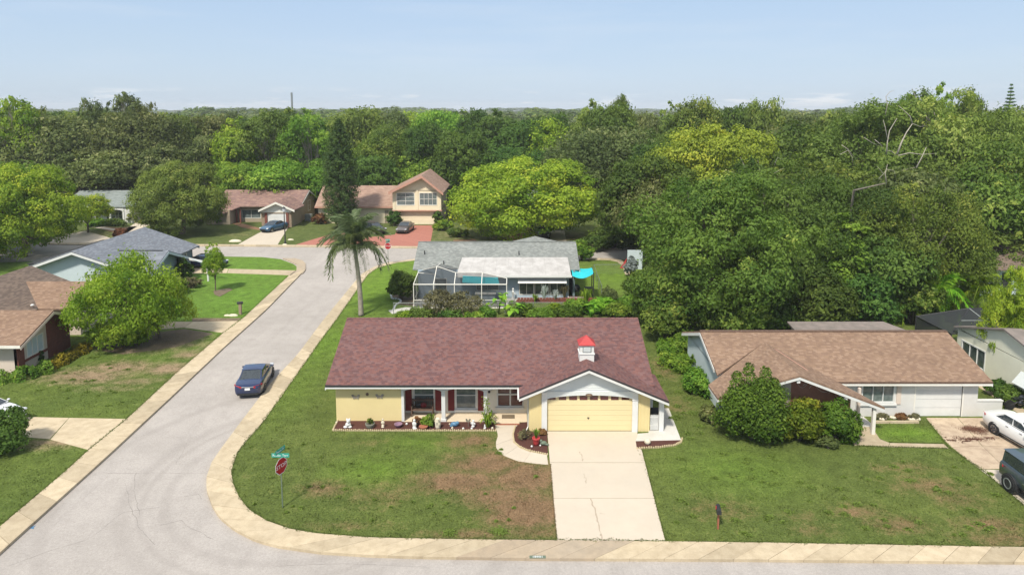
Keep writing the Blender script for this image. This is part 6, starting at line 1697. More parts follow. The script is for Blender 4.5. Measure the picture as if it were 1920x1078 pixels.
panel([(xc[0] + .01, yf, .1), (xc[0] + .01, yb, .1), (xc[0] + .01, yb, cz + .35), (xc[0] + .01, yf, cz)])
panel([(xc[0], yf, cz), (xc[1], yf, cz), tops[0], (xc[0], yb, cz + .35)])
for i in range(3): panel([(xc[i + 1], yf, cz), (xc[i + 2], yf, cz), tops[i + 1], tops[i]])
panel([tops[0], tops[1], (xc[2], yb, 3.0), (xc[1] + .3, yb, 3.45)])
panel([(xc[0], yb, cz + .35), tops[0], (xc[1] + .3, yb, 3.45)])
# aqua shade cloth, pool furniture inside, deck
struct(flat_poly('patio', [(-9.3, 61.6), (-.4, 61.6), (-.3, 64.0), (7.2, 64.0), (7.2, 64.95), (-9.3, 64.95)], .125, .06, MT['slabwhite']))
q0, q1 = XatY(867, 63.3, 2.4), XatY(937, 63.3, 2.4)
m2 = MB(); m2.extrude([(q0, 63.0, 2.2), (q1, 63.0, 2.0), (q1 - .2, 63.7, 2.5), (q0, 63.9, 2.62)], (0, 0, -.02)); tag(m2.build('shade_cloth', MT['aqua']), 'turquoise shade cloth hanging inside the pool cage', 'shade cloth')
q0, q1 = XatY(893, 63.6, .7), XatY(928, 63.6, .7)
b = thing('bar_counter', 'grey outdoor counter with white top inside the pool cage', 'counter', ((q0 + q1) / 2, 63.6, .125))
m2 = MB(); m2.box(q0, q1, 63.3, 63.9, .125, 1.0); m2.build('base', MT['midwall'], b); m2 = MB(); m2.box(q0 - .1, q1 + .1, 63.15, 64.0, 1.0, 1.07); m2.build('top', MT['white'], b)
q = XatY(866, 63.4, .6)
b = thing('patio_chair', 'dark patio chair inside the pool cage left of the counter', 'chair', (q, 63.4, .125))
m2 = MB(); m2.box(q - .3, q + .3, 63.1, 63.7, .5, .58); m2.build('seat', MT['dark'], b); m2 = MB(); m2.box(q - .3, q + .3, 63.7, 63.76, .55, 1.15); m2.build('backrest', MT['dark'], b)
for sx_ in (-.27, .27):
    for sy_ in (63.13, 63.67): m2 = MB(); m2.box(q + sx_ - .02, q + sx_ + .02, sy_ - .02, sy_ + .02, .125, .5); m2.build('leg', MT['dark'], b)
# red brick garden edge, statue, turquoise sail and posts, grills
q0, q1 = G(968, 566, .1), G(1118, 560, .1)
rw = thing('planter_wall', 'low red brick planter edge in front of the glass doors', 'planter', (q0.x, q0.y, .1))
n = 26
bm0 = None
for c in range(2):
    for i in range(n):
        x = q0.x + (q1.x - q0.x) * i / n + (c % 2) * .12
        if bm0 is None: m2 = MB(); m2.box(0, (q1.x - q0.x) / n - .03, -.14, .14, 0, .19); o = m2.build('brick', MT['brick'], rw, local=True); bm0 = o.data
        else: o = bpy.data.objects.new('brick', bm0); col.objects.link(o); o.parent = rw
        o.location = (x - q0.x, 0, c * .2)
p = G(962, 562, .12); m2 = MB(); m2.lathe([(.22, 0), (.2, .1), (.09, .35), (.12, .6), (.13, .8), (.06, .95)], p, 10); m2.blob((p.x, p.y, p.z + 1.05), .1, .1, .12); m2.tube([(p.x + .05, p.y, p.z + .75), (p.x + .3, p.y - .1, p.z + .5)], .04, 6)
tag(m2.build('garden_statue', MT['white'], smooth=True), 'white standing garden statue at the end of the red brick planter edge', 'garden statue')
sa = thing('shade_sail', 'turquoise shade sail stretched from the right end of the patio roof', 'shade sail', (7.5, 65, .1))
P1, P2, P3, P4 = Vector((5.8, 64.1, 2.55)), GY(1113, 513, 63.0), GY(1110, 502, 66.6), Vector((5.9, 66.9, 3.0))
m2 = MB(); nn_ = 6; vs = []; fs = []
for i in range(nn_ + 1):
    for j in range(nn_ + 1):
        u, v = i / nn_, j / nn_; q = P1.lerp(P2, u).lerp(P4.lerp(P3, u), v); q.z -= .35 * math.sin(math.pi * u) * (1 - .3 * v); vs.append(q)
for i in range(nn_):
    for j in range(nn_): a = i * (nn_ + 1) + j; fs.append((a, a + 1, a + nn_ + 2, a + nn_ + 1))
m2.add(vs, fs); so = m2.build('sail', MT['aqua'], sa, True)
for q in (P2, P3): m2 = MB(); m2.tube([(q.x, q.y, .1), (q.x, q.y, q.z + .1)], .05, 7); m2.build('post', MT['dark'], sa)
for (px, py, lb) in ((1080, 556, 'dark round kettle grill beside the right end of the patio'), ):
    p = G(px, py, .1); g = thing('grill', lb, 'grill', p)
    m2 = MB(); m2.blob((p.x, p.y, .95), .42, .42, .38, 14, 9); m2.build('bowl', MT['dark'], g)
    for k in range(3): m2 = MB(); a = k * 2.1; m2.tube([(p.x + .15 * math.cos(a), p.y + .15 * math.sin(a), .8), (p.x + .35 * math.cos(a), p.y + .35 * math.sin(a), .1)], .025, 5); m2.build('leg', MT['dark'], g)
p = G(1103, 556, .1); g = thing('patio_table', 'small dark patio table under the turquoise sail', 'table', p)
m2 = MB(); m2.box(p.x - .45, p.x + .45, p.y - .3, p.y + .3, .95, 1.02); m2.build('table_top', MT['dark'], g)
for a in (-.4, .4):
    for b_ in (-.25, .25): m2 = MB(); m2.box(p.x + a - .03, p.x + a + .03, p.y + b_ - .03, p.y + b_ + .03, .1, .95); m2.build('leg', MT['dark'], g)
p = G(1080, 563, .1); b = thing('white_planter', 'low white garden box in front of the kettle grill', 'planter', p); m2 = MB(); m2.box(p.x - .8, p.x + .9, p.y - .2, p.y + .2, .1, .45); m2.build('box', MT['white'], b)
m2 = MB(); m2.box(p.x - .72, p.x + .82, p.y - .14, p.y + .14, .4, .47); m2.build('soil', MT['mulch'], b)
# chain link fences
def chain_fence(pts, h, label, step=2.4):
    t = thing('chain_link_fence', label, 'fence', (pts[0][0], pts[0][1], .1))
    for (a, b) in zip(pts[:-1], pts[1:]):
        a, b = Vector((*a, .1)), Vector((*b, .1)); n = max(1, int((b - a).length / step))
        for i in range(n + 1): q = a.lerp(b, i / n); m3 = MB(); m3.tube([q, q + Vector((0, 0, h + .05))], .03, 6); m3.build('post', MT['steel'], t)
        m3 = MB(); m3.tube([a + Vector((0, 0, h)), b + Vector((0, 0, h))], .022, 5); m3.build('rail', MT['steel'], t)
        m3 = MB(); ln = (b - a).length; k = int(ln / .16); d = (b - a) / ln
        for i in range(k):
            for sg in (0, 1):
                u0 = i * .16; p0_ = a + d * u0; p1_ = a + d * min(ln, u0 + h * .6)
                if sg: p0_, p1_ = a + d * min(ln, u0 + h * .6), a + d * u0
                m3.add([p0_, p0_ + Vector((0, 0, .006)) + d * .01, p1_ + Vector((0, 0, h)) + d * .01, p1_ + Vector((0, 0, h))], [(0, 1, 2, 3)])
        m3.build('wire_mesh', MT['steel'], t)['kind'] = 'stuff'
f0 = G(1128, 556, .1); chain_fence([(f0.x, f0.y), (f0.x + .3, f0.y + 9), (f0.x + 5, f0.y + 9.3)], 1.1, 'grey chain link fence by the green yard right of the turquoise sail')
f1_ = G(738, 588, .1); chain_fence([(f1_.x, f1_.y), (9.5, f1_.y + .2)], 1.0, 'grey chain link fence behind the yellow house among the plants')
# ------------------------------------------------------------------ brown roof house, lower left
H5 = thing('house', 'tan-roofed brick-fronted house at the left edge', 'house', (-38, 50, .1))
rt5, rb5 = MT['roof_tan'], MT['roof_brown']
R5 = -33.6; yr5, zr5 = 48.6, 3.9; ye5, ze5 = 45.0, 2.5; s5 = (zr5 - ze5) / (yr5 - ye5)
slope('roof', [(-50, ye5, ze5), (R5, ye5, ze5), (R5, yr5, zr5), (-50, yr5, zr5)], rt5, H5)
slope('roof', [(-50, 52.2, ze5), (R5, 52.2, ze5), (R5, yr5, zr5), (-50, yr5, zr5)], rt5, H5)
rake(H5, [(R5 - .01, ye5, ze5 - .11), (R5 - .01, yr5, zr5 - .11), (R5 - .01, 52.2, ze5 - .11)], MT['blushwall'], .2, .05)
m2 = MB(); m2.box(-50, R5, ye5 - .04, ye5 - .002, ze5 - .2, ze5 - .005); m2.build('fascia', MT['trim'], H5)
xw5 = -34.5
wall('wall', 'x', -50, xw5 - .001, 45.8, 46.0, .1, 2.45, [], MT['blushwall'], H5)
def zg5(y): return (ze5 + s5 * (y - ye5) if y < yr5 else ze5 + s5 * (52.2 - y)) - .14
wy0, wy1 = 46.75, 48.55
m2 = MB(); m2.extrude([(xw5 - .2, 45.8, .1), (xw5 - .2, 46.45, .1), (xw5 - .2, 46.45, zg5(46.45)), (xw5 - .2, 45.8, zg5(45.8))], (.27, 0, 0)); m2.build('brick_pier', MT['brick'], H5)
m2 = MB(); m2.extrude([(xw5 - .2, 48.9, .1), (xw5 - .2, 51.4, .1), (xw5 - .2, 51.4, zg5(51.4)), (xw5 - .2, yr5 + .3, zg5(yr5 + .3))], (.27, 0, 0)); m2.build('brick_pier', MT['brick'], H5)
m2 = MB(); m2.box(xw5 - .2, xw5, 46.45, 48.9, .1, .95); m2.build('wall', MT['blushwall'], H5)
m2 = MB(); m2.box(xw5 - .2, xw5, 46.45, 46.75, .95, 2.25); m2.box(xw5 - .2, xw5, 48.55, 48.9, .95, 2.25); m2.build('wall', MT['blushwall'], H5)
m2 = MB(); m2.extrude([(xw5 - .2, 46.45, 2.25), (xw5 - .2, 48.9, 2.25), (xw5 - .2, 48.9, zg5(48.9)), (xw5 - .2, yr5, zg5(yr5)), (xw5 - .2, 46.45, zg5(46.45))], (.2, 0, 0)); m2.build('wall', MT['blushwall'], H5)
window('y', wy0, wy1, .95, 2.25, xw5, 1, H5, MT['trim'], MT['bluewall'], .07, nx=3, ny=1)
m2 = MB(); m2.box(xw5, xw5 + .1, 46.45, 48.9, .78, .93); m2.build('sill', MT['brick'], H5)
m2 = MB(); m2.tube([(xw5 - .6, 45.72, 2.3), (xw5 - .6, 45.72, 2.15)], .06, 6); m2.build('lamp', MT['white'], H5)
# main block with its ridge running back
mx, mzr, mze = -43.2, 4.55, 2.5; mxe = -38.3
slope('roof', [(mx, 40, mzr), (mx, 60.0, mzr), (mxe, 60.0, mze), (mxe, 52.3, mze), (mxe, 40, mze)], rb5, H5)
slope('roof', [(mx, 40, mzr), (mx, 60.0, mzr), (2 * mx - mxe, 60.0, mze), (2 * mx - mxe, 40, mze)], rb5, H5)
rake(H5, [(mxe, 60, mze - .1), (mx, 60, mzr - .1), (2 * mx - mxe, 60, mze - .1)], MT['trim'], .2, -.05, 'y')
wall('wall', 'y', 46, 59.4, mxe - .7, mxe - .5, .1, 2.4, [], MT['blushwall'], H5)
wall('wall', 'x', -47.5, mxe - .7, 59.2, 59.4, .1, 2.5, [], MT['blushwall'], H5)
m2 = MB(); m2.extrude([(2 * mx - mxe + .6, 59.2, 2.4), (mx, 59.2, mzr - .25), (mxe - .6, 59.2, 2.4)], (0, .18, 0)); m2.build('gable_wall', MT['blushwall'], H5)
nr = W = GY(100, 527.5, 57.0)
yN, zN = 57.0, nr.z
xN1 = -34.8
slope('roof', [(-41.5, 53.6, 2.5), (xN1, 53.6, 2.5), (xN1, yN, zN), (-41.5, yN, zN)], rt5, H5)
slope('roof', [(-41.5, 60.2, 2.5), (xN1, 60.2, 2.5), (xN1, yN, zN), (-41.5, yN, zN)], rt5, H5)
wall('wall', 'y', 54.2, 59.6, xN1 - .8, xN1 - .6, .1, 2.45, [(56, 57.6, .9, 2.1)], MT['blushwall'], H5)
wall('wall', 'x', -38.8, xN1 - .8, 54.2, 54.4, .1, 2.45, [], MT['blushwall'], H5)
m2 = MB(); m2.extrude([(xN1 - .8, 54.0, 2.42), (xN1 - .8, yN, zN - .16), (xN1 - .8, 59.8, 2.42)], (.18, 0, 0)); m2.build('gable_wall', MT['blushwall'], H5)
window('y', 56, 57.6, .9, 2.1, xN1 - .6, 1, H5, MT['trim'])
m2 = MB(); q = GY(105, 567, 54); m2.blob((-38.6, 53.4, 2.85), .14, .14, .09); m2.build('vent_cap', MT['white'], H5)

# ------------------------------------------------------------------ blue-grey house on the far left corner
H6 = thing('house', 'pale blue house with blue-grey roof on the corner left of the street', 'house', (-42, 72, .1))
rg6 = MT['roof_grey']
rx6, rzz, yA, yB = -42.9, 4.75, 65.2, 78.6
ex6, ez6 = -36.6, 2.55; s6 = (rzz - ez6) / (ex6 - rx6)
lx6 = -48.6; lz6 = rzz - s6 * (rx6 - lx6)
slope('roof', [(rx6, yA, rzz), (ex6, yA, ez6), (ex6, yB, ez6), (rx6, yB, rzz)], rg6, H6)
slope('roof', [(rx6, yA, rzz), (lx6, yA, lz6), (lx6, yB, lz6), (rx6, yB, rzz)], rg6, H6)
rake(H6, [(lx6, yA + .01, lz6 - .1), (rx6, yA + .01, rzz - .1), (ex6, yA + .01, ez6 - .1)], MT['white'], .26, .06, 'y')
rake(H6, [(lx6, yB - .01, lz6 - .1), (rx6, yB - .01, rzz - .1), (ex6, yB - .01, ez6 - .1)], MT['white'], .22, -.06, 'y')
wall('wall', 'x', lx6 + .6, ex6 - .6, yA + .8, yA + 1.0, .1, 2.5, [(-42.2, -38.6, .1, 2.2)], MT['bluewall'], H6)
m2 = MB(); m2.box(-42.2, -38.6, yA + .9, yA + .95, .1, 2.2); gd6 = m2.build('garage_door', MT['white'], H6)
for i in range(4): m2 = MB(); m2.box(-42.18, -38.62, yA + .87, yA + .9, .12 + i * .52, .12 + i * .52 + .5); m2.build('door_panel', MT['white'], gd6)
m2 = MB(); m2.extrude([(lx6 + .6, yA + .8, 2.5), (ex6 - .6, yA + .8, 2.5), (ex6 - .6, yA + .8, ez6 + s6 * .6 - .15), (rx6, yA + .8, rzz - .2), (lx6 + .6, yA + .8, lz6 + s6 * .6 - .15)], (0, .2, 0)); m2.build('gable_wall', MT['bluewall'], H6)
wall('wall', 'y', yA + 1.0, yB - .6, ex6 - .8, ex6 - .6, .1, 2.5, [(74.6, 76.6, .3, 2.1)], MT['tealshade'], H6)  # right-facing side: pale blue wall coloured darker for its shade
window('y', 74.6, 76.6, .3, 2.1, ex6 - .6, 1, H6, MT['trim'], MT['glass'])
wall('wall', 'y', yA + 1.0, yB - .6, lx6 + .6, lx6 + .8, .1, 2.5, [], MT['bluewall'], H6)
wall('wall', 'x', lx6 + .6, ex6 - .6, yB - .8, yB - .6, .1, 2.5, [], MT['bluewall'], H6)
# cross gable towards the street
cr = GY(316, 470, 69.2); yC, zC, xC = 69.2, cr.z, cr.x
yC0, yC1 = 65.6, 73.6; zCe = 2.35
slope('roof', [(-41.2, yC, zC), (xC, yC, zC), (xC, yC0, zCe), (-41.2, yC0, zCe)], rg6, H6)
slope('roof', [(-41.2, yC, zC), (xC, yC, zC), (xC, yC1, zCe), (-41.2, yC1, zCe)], rg6, H6)
m2 = MB(); q = GY(208, 467.5, yC); m2.box(q.x, xC - .6, yC - .1, yC + .1, zC - .02, zC + .05); m2.build('ridge_vent', MT['dark'], H6)
rake(H6, [(xC - .01, yC0, zCe - .1), (xC - .01, yC, zC - .1), (xC - .01, yC1, zCe - .1)], MT['bluewall'], .24, .06)
m2 = MB(); m2.extrude([(xC - .7, yC0 + .3, .1), (xC - .7, yC1 - .5, .1), (xC - .7, yC1 - .5, zCe + .1), (xC - .7, yC, zC - .2), (xC - .7, yC0 + .3, zCe + .0)], (.2, 0, 0)); m2.build('wall', MT['tealshade'], H6)  # cross gable wall with its shade painted into the colour
window('y', 68.0, 70.0, 1.0, 2.1, xC - .5, 1, H6, MT['white'], MT['glass'])
# car port beam and post towards the drive
q = GY(405, 496, 71.5)
m2 = MB(); m2.extrude([(xC - .2, 73.3, zCe - .05), (q.x, 71.6, 2.0), (q.x, 71.6, 1.82), (xC - .2, 73.3, zCe - .3)], (0, .15, 0)); m2.build('beam', MT['white'], H6)
m2 = MB(); qp = G(424, 508, .1); m2.box(qp.x - .08, qp.x + .08, 71.5, 71.66, .1, 1.9); m2.build('post', MT['white'], H6)
m2 = MB(); m2.extrude([(xC, 73.3, 2.3), (qp.x, 71.6, 1.95), (qp.x, 71.6, 1.88), (xC, 73.3, 2.2)], (0, .05, 0)); m2.build('gutter', MT['bluewall'], H6)
# dark screened lean-to on its west side
a, b, c, d = GY(67, 487, 68.5), GY(160, 455.5, 80), GY(210, 455.5, 80), GY(140, 480, 68.5)
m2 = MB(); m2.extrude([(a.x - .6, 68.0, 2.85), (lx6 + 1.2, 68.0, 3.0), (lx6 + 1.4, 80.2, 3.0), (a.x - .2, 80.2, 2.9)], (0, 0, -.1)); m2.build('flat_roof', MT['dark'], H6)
m2 = MB(); m2.box(a.x - .5, lx6 + .55, 68.1, 68.2, .1, 2.7); m2.build('wall', MT['tealshade'], H6)
m2 = MB(); m2.box(a.x - .5, a.x - .4, 68.2, 79.8, .1, 2.7); m2.build('wall', MT['tealshade'], H6)

# ------------------------------------------------------------------ far row across the cross street
def facade(px0, px1, Yw): return XatY(px0, Yw), XatY(px1, Yw)
H7 = thing('house', 'rose-brown roofed tan house with white gabled single garage across the street', 'house', (-42, 109, .1))
rp = MT['roof_pink']
Ye7 = 108.5; ze7 = GY(470, 387, Ye7).z; 
# ridge on the sight line of the photo
for yy in np.linspace(109, 120, 100):
    if GY(500, 356, yy).z < ze7 + .40 * (yy - Ye7): break
Yr7, zr7 = yy, GY(500, 356, yy).z; s7 = (zr7 - ze7) / (Yr7 - Ye7)
xl7, xr7 = XatY(400, Ye7, 2.5), XatY(580, Yr7, 4.5)
slope('roof', [(xl7, Ye7, ze7), (xr7, Ye7, ze7), (xr7, Yr7, zr7), (xl7, Yr7, zr7)], rp, H7)
slope('roof', [(xl7, 2 * Yr7 - Ye7, ze7), (xr7, 2 * Yr7 - Ye7, ze7), (xr7, Yr7, zr7), (xl7, Yr7, zr7)], rp, H7)
rake(H7, [(xr7, Ye7, ze7 - .1), (xr7, Yr7, zr7 - .1), (xr7, 2 * Yr7 - Ye7, ze7 - .1)], MT['trim'], .22, .06)
wl7 = XatY(388, 107.5)
wA, wB = XatY(454, 109.6, 1.4), XatY(490, 109.6, 1.4)
wall('wall', 'x', xl7 + .5, xr7 - .5, 109.4, 109.6, .1, 2.5, [(wA, wB, .7, 2.15), (XatY(432, 109.4), XatY(440, 109.4), .1, 2.15)], MT['tan_creamshade'], H7)
window('x', wA, wB, .7, 2.15, 109.4, -1, H7, MT['trim'], MT['glass_l'], .07, nx=2, ny=1)
window('x', XatY(432, 109.4), XatY(440, 109.4), .1, 2.15, 109.4, -1, H7, MT['dark'], MT['trim'], .1, nx=1, ny=1, name='door')
m2 = MB(); m2.extrude([(xr7 - .6, 109.6, .1), (xr7 - .6, 2 * Yr7 - 109.6, .1), (xr7 - .6, 2 * Yr7 - 109.6, ze7 + .3), (xr7 - .6, Yr7, zr7 - .2), (xr7 - .6, 109.6, ze7 + .3)], (.2, 0, 0)); m2.build('wall', MT['tan_creamshade'], H7)
window('y', Yr7 + .2, Yr7 + 1.7, 1.2, 3.0, xr7 - .4, 1, H7, MT['trim'], MT['glass'], .08)
m2 = MB(); m2.box(xl7 - .5, xl7 + 3.2, 107.0, 109.4, .1, 2.4); m2.build('wall', MT['tan_creamshade'], H7)
slope('roof', [(xl7 - .8, 106.6, 2.35), (xl7 + 2.2, 106.2, 1.9), (xl7 + 4.5, Ye7 + .2, ze7), (xl7 + .2, Yr7 - .5, zr7 - .35)], rp, H7)
rake(H7, [(xl7 - .8, 106.5, 2.3), (xl7 + 2.2, 106.1, 1.85)], MT['trim'], .2, .05, 'y')
for q in (444, 451): m2 = MB(); x = XatY(q, 108.6); m2.box(x - .1, x + .1, 108.6, 108.8, .1, 2.3); m2.build('post', MT['brick'], H7)
# garage wing
Yg7 = 104.6; gx0, gx1 = facade(491, 547, Yg7); ap = GY(516.5, 379, 103.9); tl = GY(484, 394, 103.9); tr_ = GY(552, 394, 103.9)
dx0, dx1 = facade(502.5, 537, Yg7)
zt7 = 2.4
wall('wall', 'x', gx0, gx1, Yg7, Yg7 + .2, .1, zt7, [(dx0, dx1, .1, 2.2)], MT['brick_tan'], H7)
wall('wall', 'y', Yg7 + .2, 109.4, gx0, gx0 + .2, .1, zt7, [], MT['brick_tan'], H7)
wall('wall', 'y', Yg7 + .2, 109.4, gx1 - .2, gx1, .1, zt7, [], MT['tan_creamshade'], H7)
for a_, b_ in ((497.5, 502), (537.5, 542)):
    m2 = MB(); m2.box(XatY(a_, Yg7), XatY(b_, Yg7), Yg7 - .1, Yg7 - .005, .1, zt7); m2.build('pilaster', MT['brick'], H7)
m2 = MB(); m2.box(dx0, dx1, Yg7 + .06, Yg7 + .1, .1, 2.2); gd7 = m2.build('garage_door', MT['white'], H7)
for i in range(4): m2 = MB(); m2.box(dx0 + .02, dx1 - .02, Yg7 + .03, Yg7 + .06, .12 + i * .52, .12 + i * .52 + .5); m2.build('door_panel', MT['white'], gd7)
m2 = MB(); sL = (ap.z - tl.z) / (ap.x - tl.x); m2.extrude([(gx0, Yg7 - .02, zt7), (gx1, Yg7 - .02, zt7), (gx1, Yg7 - .02, ap.z - sL * (gx1 - ap.x) - .15), (ap.x, Yg7 - .02, ap.z - .2), (gx0, Yg7 - .02, ap.z - sL * (ap.x - gx0) - .15)], (0, .2, 0)); m2.build('gable_wall', MT['trim'], H7)
yv7 = Ye7 + (ap.z - ze7) / s7
slope('roof', [(tl.x, 103.9, tl.z), (ap.x, 103.9, ap.z), (ap.x, yv7, ap.z), (tl.x, Ye7, tl.z)], rp, H7)
slope('roof', [(tr_.x, 103.9, tr_.z), (ap.x, 103.9, ap.z), (ap.x, yv7, ap.z), (tr_.x, Ye7 + .5, tr_.z)], rp, H7)
rake(H7, [(tl.x, 103.88, tl.z - .0), (ap.x, 103.88, ap.z - .0), (tr_.x, 103.88, tr_.z - .0)], MT['trim'], .32, .06, 'y')
m2 = MB(); m2.box(xr7 + .1, xr7 + 1.2, 110.2, 111.1, .1, 1.2); m2.build('air_conditioner', MT['steel'], H7)

H8 = thing('house', 'cream two-storey house with peach trim and double upper windows', 'house', (-19, 108, .1))
rt8 = shingle_mat('dusty_rose_shingles', [(0.30, 0.20, 0.15), (0.26, 0.17, 0.13), (0.33, 0.22, 0.17)], 0.5, 0.22); 
Y8 = 106.6
u0, u1 = facade(737, 828, Y8); zl = GY(780, 395, Y8).z; zu0 = GY(780, 391.5, Y8).z; zu1 = GY(780, 357, Y8).z
d0, d1 = facade(752, 813.5, Y8)
wall('wall', 'x', u0 + .1, u1 - .1, Y8 + .5, Y8 + .7, .1, zl, [(d0, d1, .1, zl - .15)], MT['cream'], H8)
wall('wall', 'y', Y8 + .7, 116.5, u1 - .4, u1 - .2, .1, zl, [], MT['tan_creamshade'], H8)  # right side of the cream house, its shade put into the colour
m2 = MB(); m2.box(d0, d1, Y8 + .58, Y8 + .62, .1, zl - .15); gd8 = m2.build('garage_door', MT['cream'], H8)
hh8 = (zl - .27) / 4
for i in range(4): m2 = MB(); m2.box(d0 + .02, d1 - .02, Y8 + .54, Y8 + .58, .12 + i * hh8, .12 + i * hh8 + hh8 - .02); m2.build('door_panel', MT['cream'], gd8)
wz0_, wz1_ = GY(780, 385.5, Y8).z, GY(780, 361.5, Y8).z
wL, wR = facade(744.5, 778.5, Y8), facade(787, 820.5, Y8)
wall('wall', 'x', u0, u1, Y8, Y8 + .2, zl + .08, zu1, [(wL[0], wL[1], wz0_, wz1_), (wR[0], wR[1], wz0_, wz1_)], MT['cream'], H8)
wall('wall', 'y', Y8 + .2, 116.5, u1 - .2, u1, zl + .08, zu1, [], MT['tan_creamshade'], H8)  # upper right side: cream wall coloured darker for shade
wall('wall', 'y', Y8 + .2, 116.5, u0, u0 + .2, zl + .08, zu1, [], MT['cream'], H8)
m2 = MB(); m2.box(u0 - .1, u1 + .1, Y8 - .08, Y8 + .7, zl - .1, zl + .08); m2.build('trim_band', MT['peach'], H8)
m2 = MB(); m2.box(u0, u1, Y8 + .2, 116.5, zl + .081, zl + .2); m2.build('floor', MT['cream'], H8)
window('x', wL[0], wL[1], wz0_, wz1_, Y8, -1, H8, MT['trim'], MT['glass_l'], .1, nx=2, ny=3, bar=.05)
window('x', wR[0], wR[1], wz0_, wz1_, Y8, -1, H8, MT['trim'], MT['glass_l'], .1, nx=4, ny=2, bar=.05)
for q in ((737.5, 742), (780.5, 785), (822.5, 827.5)):
    m2 = MB(); m2.box(XatY(q[0], Y8), XatY(q[1], Y8), Y8 - .07, Y8 - .004, zl + .09, zu1); m2.build('pilaster', MT['cream'], H8)
yR8 = 105.6; ap = GY(790, 329.5, yR8); tl = GY(728, 360, yR8); tr_ = GY(831, 362, yR8)
m2 = MB(); 
def zr8(x): return ap.z - (ap.z - tl.z) / (ap.x - tl.x) * (ap.x - x) if x < ap.x else ap.z - (ap.z - tr_.z) / (tr_.x - ap.x) * (x - ap.x)
m2.extrude([(u0, Y8, zu1), (u1, Y8, zu1), (u1, Y8, zr8(u1) - .15), (ap.x, Y8, ap.z - .2), (u0, Y8, zr8(u0) - .15)], (0, .2, 0)); m2.build('gable_wall', MT['cream'], H8)
slope('roof', [(tl.x, yR8, tl.z), (ap.x, yR8, ap.z), (ap.x, 117.5, ap.z), (tl.x, 117.5, tl.z)], rt8, H8)
slope('roof', [(tr_.x, yR8, tr_.z), (ap.x, yR8, ap.z), (ap.x, 117.5, ap.z), (tr_.x, 117.5, tr_.z)], rt8, H8)
rake(H8, [(tl.x, yR8 - .05, tl.z), (ap.x, yR8 - .05, ap.z), (tr_.x, yR8 - .05, tr_.z)], MT['peach'], .42, .08, 'y')
# low left wing
Yw8 = 108.3; ew = GY(680, 387.5, Yw8 - .6)
for yy in np.linspace(108, 122, 140):
    if GY(680, 348, yy).z < ew.z + .42 * (yy - Yw8 + .6): break
Yr8, Zr8 = yy, GY(680, 348, yy).z
la, lb = XatY(592, Yw8, 2.5), XatY(606, Yr8, 4.7)
slope('roof', [(la, Yw8 - .6, ew.z), (u0 - .01, Yw8 - .6, ew.z), (u0 - .01, Yr8, Zr8), (lb, Yr8, Zr8)], rt8, H8)
slope('roof', [(la, 2 * Yr8 - Yw8 + .6, ew.z), (u0 - .01, 2 * Yr8 - Yw8 + .6, ew.z), (u0 - .01, Yr8, Zr8), (lb, Yr8, Zr8)], rt8, H8)
wall('wall', 'x', la + .4, u0, Yw8, Yw8 + .2, .1, ew.z - .05, [(XatY(722, Yw8), XatY(729, Yw8), .1, 2.2)], MT['cream'], H8)
window('x', XatY(722, Yw8), XatY(729, Yw8), .1, 2.2, Yw8, -1, H8, MT['tan_creamshade'], MT['tan_creamshade'], .08, name='door')
wall('wall', 'y', Yw8 + .2, 2 * Yr8 - Yw8, la + .4, la + .6, .1, ew.z - .05, [], MT['cream'], H8)
m2 = MB(); m2.box(la, u0, Yw8 - .64, Yw8 - .602, ew.z - .25, ew.z - .02); m2.build('fascia', MT['peach'], H8)

H9 = thing('house', 'white house with sage roof, arched porch and black shutters far left', 'house', (-65, 110, .1))
rs9 = MT['roof_sage']; Y9 = 108.8
e9 = GY(200, 388, Y9 - .8)
for yy in np.linspace(108, 122, 140):
    if GY(200, 357, yy).z < e9.z + .36 * (yy - Y9 + .8): break
Yr9, Zr9 = yy, GY(200, 357, yy).z
l9, r9 = XatY(120, Y9), XatY(300, Y9)
slope('roof', [(l9, Y9 - .8, e9.z), (r9, Y9 - .8, e9.z), (r9, Yr9, Zr9), (l9, Yr9, Zr9)], rs9, H9)
slope('roof', [(l9, 2 * Yr9 - Y9 + .8, e9.z), (r9, 2 * Yr9 - Y9 + .8, e9.z), (r9, Yr9, Zr9), (l9, Yr9, Zr9)], rs9, H9)
pc = [XatY(q, Y9 - .6) for q in (180, 207.5, 233)]
Yb9 = Y9 + .9
wa_, wb_ = XatY(210, Yb9), XatY(230, Yb9); da, db = XatY(165, Yb9), XatY(172, Yb9)
wall('wall', 'x', l9 + .5, r9 - .5, Yb9, Yb9 + .2, .1, 2.7, [(wa_, wb_, .5, 2.3), (da, db, .1, 2.3), (XatY(261, Yb9), XatY(290, Yb9), .1, 2.2)], MT['white'], H9)
window('x', wa_, wb_, .5, 2.3, Yb9, -1, H9, MT['white'], MT['glass'], .07, nx=3, ny=3)
window('x', da, db, .1, 2.3, Yb9, -1, H9, MT['dark'], MT['midwall'], .07, nx=1, ny=1, name='door')
m2 = MB(); m2.box(XatY(261, Yb9), XatY(290, Yb9), Yb9 + .05, Yb9 + .1, .1, 2.2); m2.build('garage_door', MT['white'], H9)
for x in pc: m2 = MB(); m2.box(x - .13, x + .13, Y9 - .7, Y9 - .45, .1, 2.35); m2.build('column', MT['white'], H9)
arch('porch_arch', pc[1], pc[2], Y9 - .68, Y9 - .5, 1.95, 2.3, e9.z - .1, MT['white'], H9); arch('porch_arch', pc[0], pc[1] - .002, Y9 - .68, Y9 - .5, 1.95, 2.3, e9.z - .1, MT['white'], H9)
for q in (204, 252.5): m2 = MB(); x = XatY(q, Yb9); m2.box(x - .22, x + .22, Yb9 - .06, Yb9 - .005, .3, 2.4); m2.build('shutter', MT['dark'], H9)
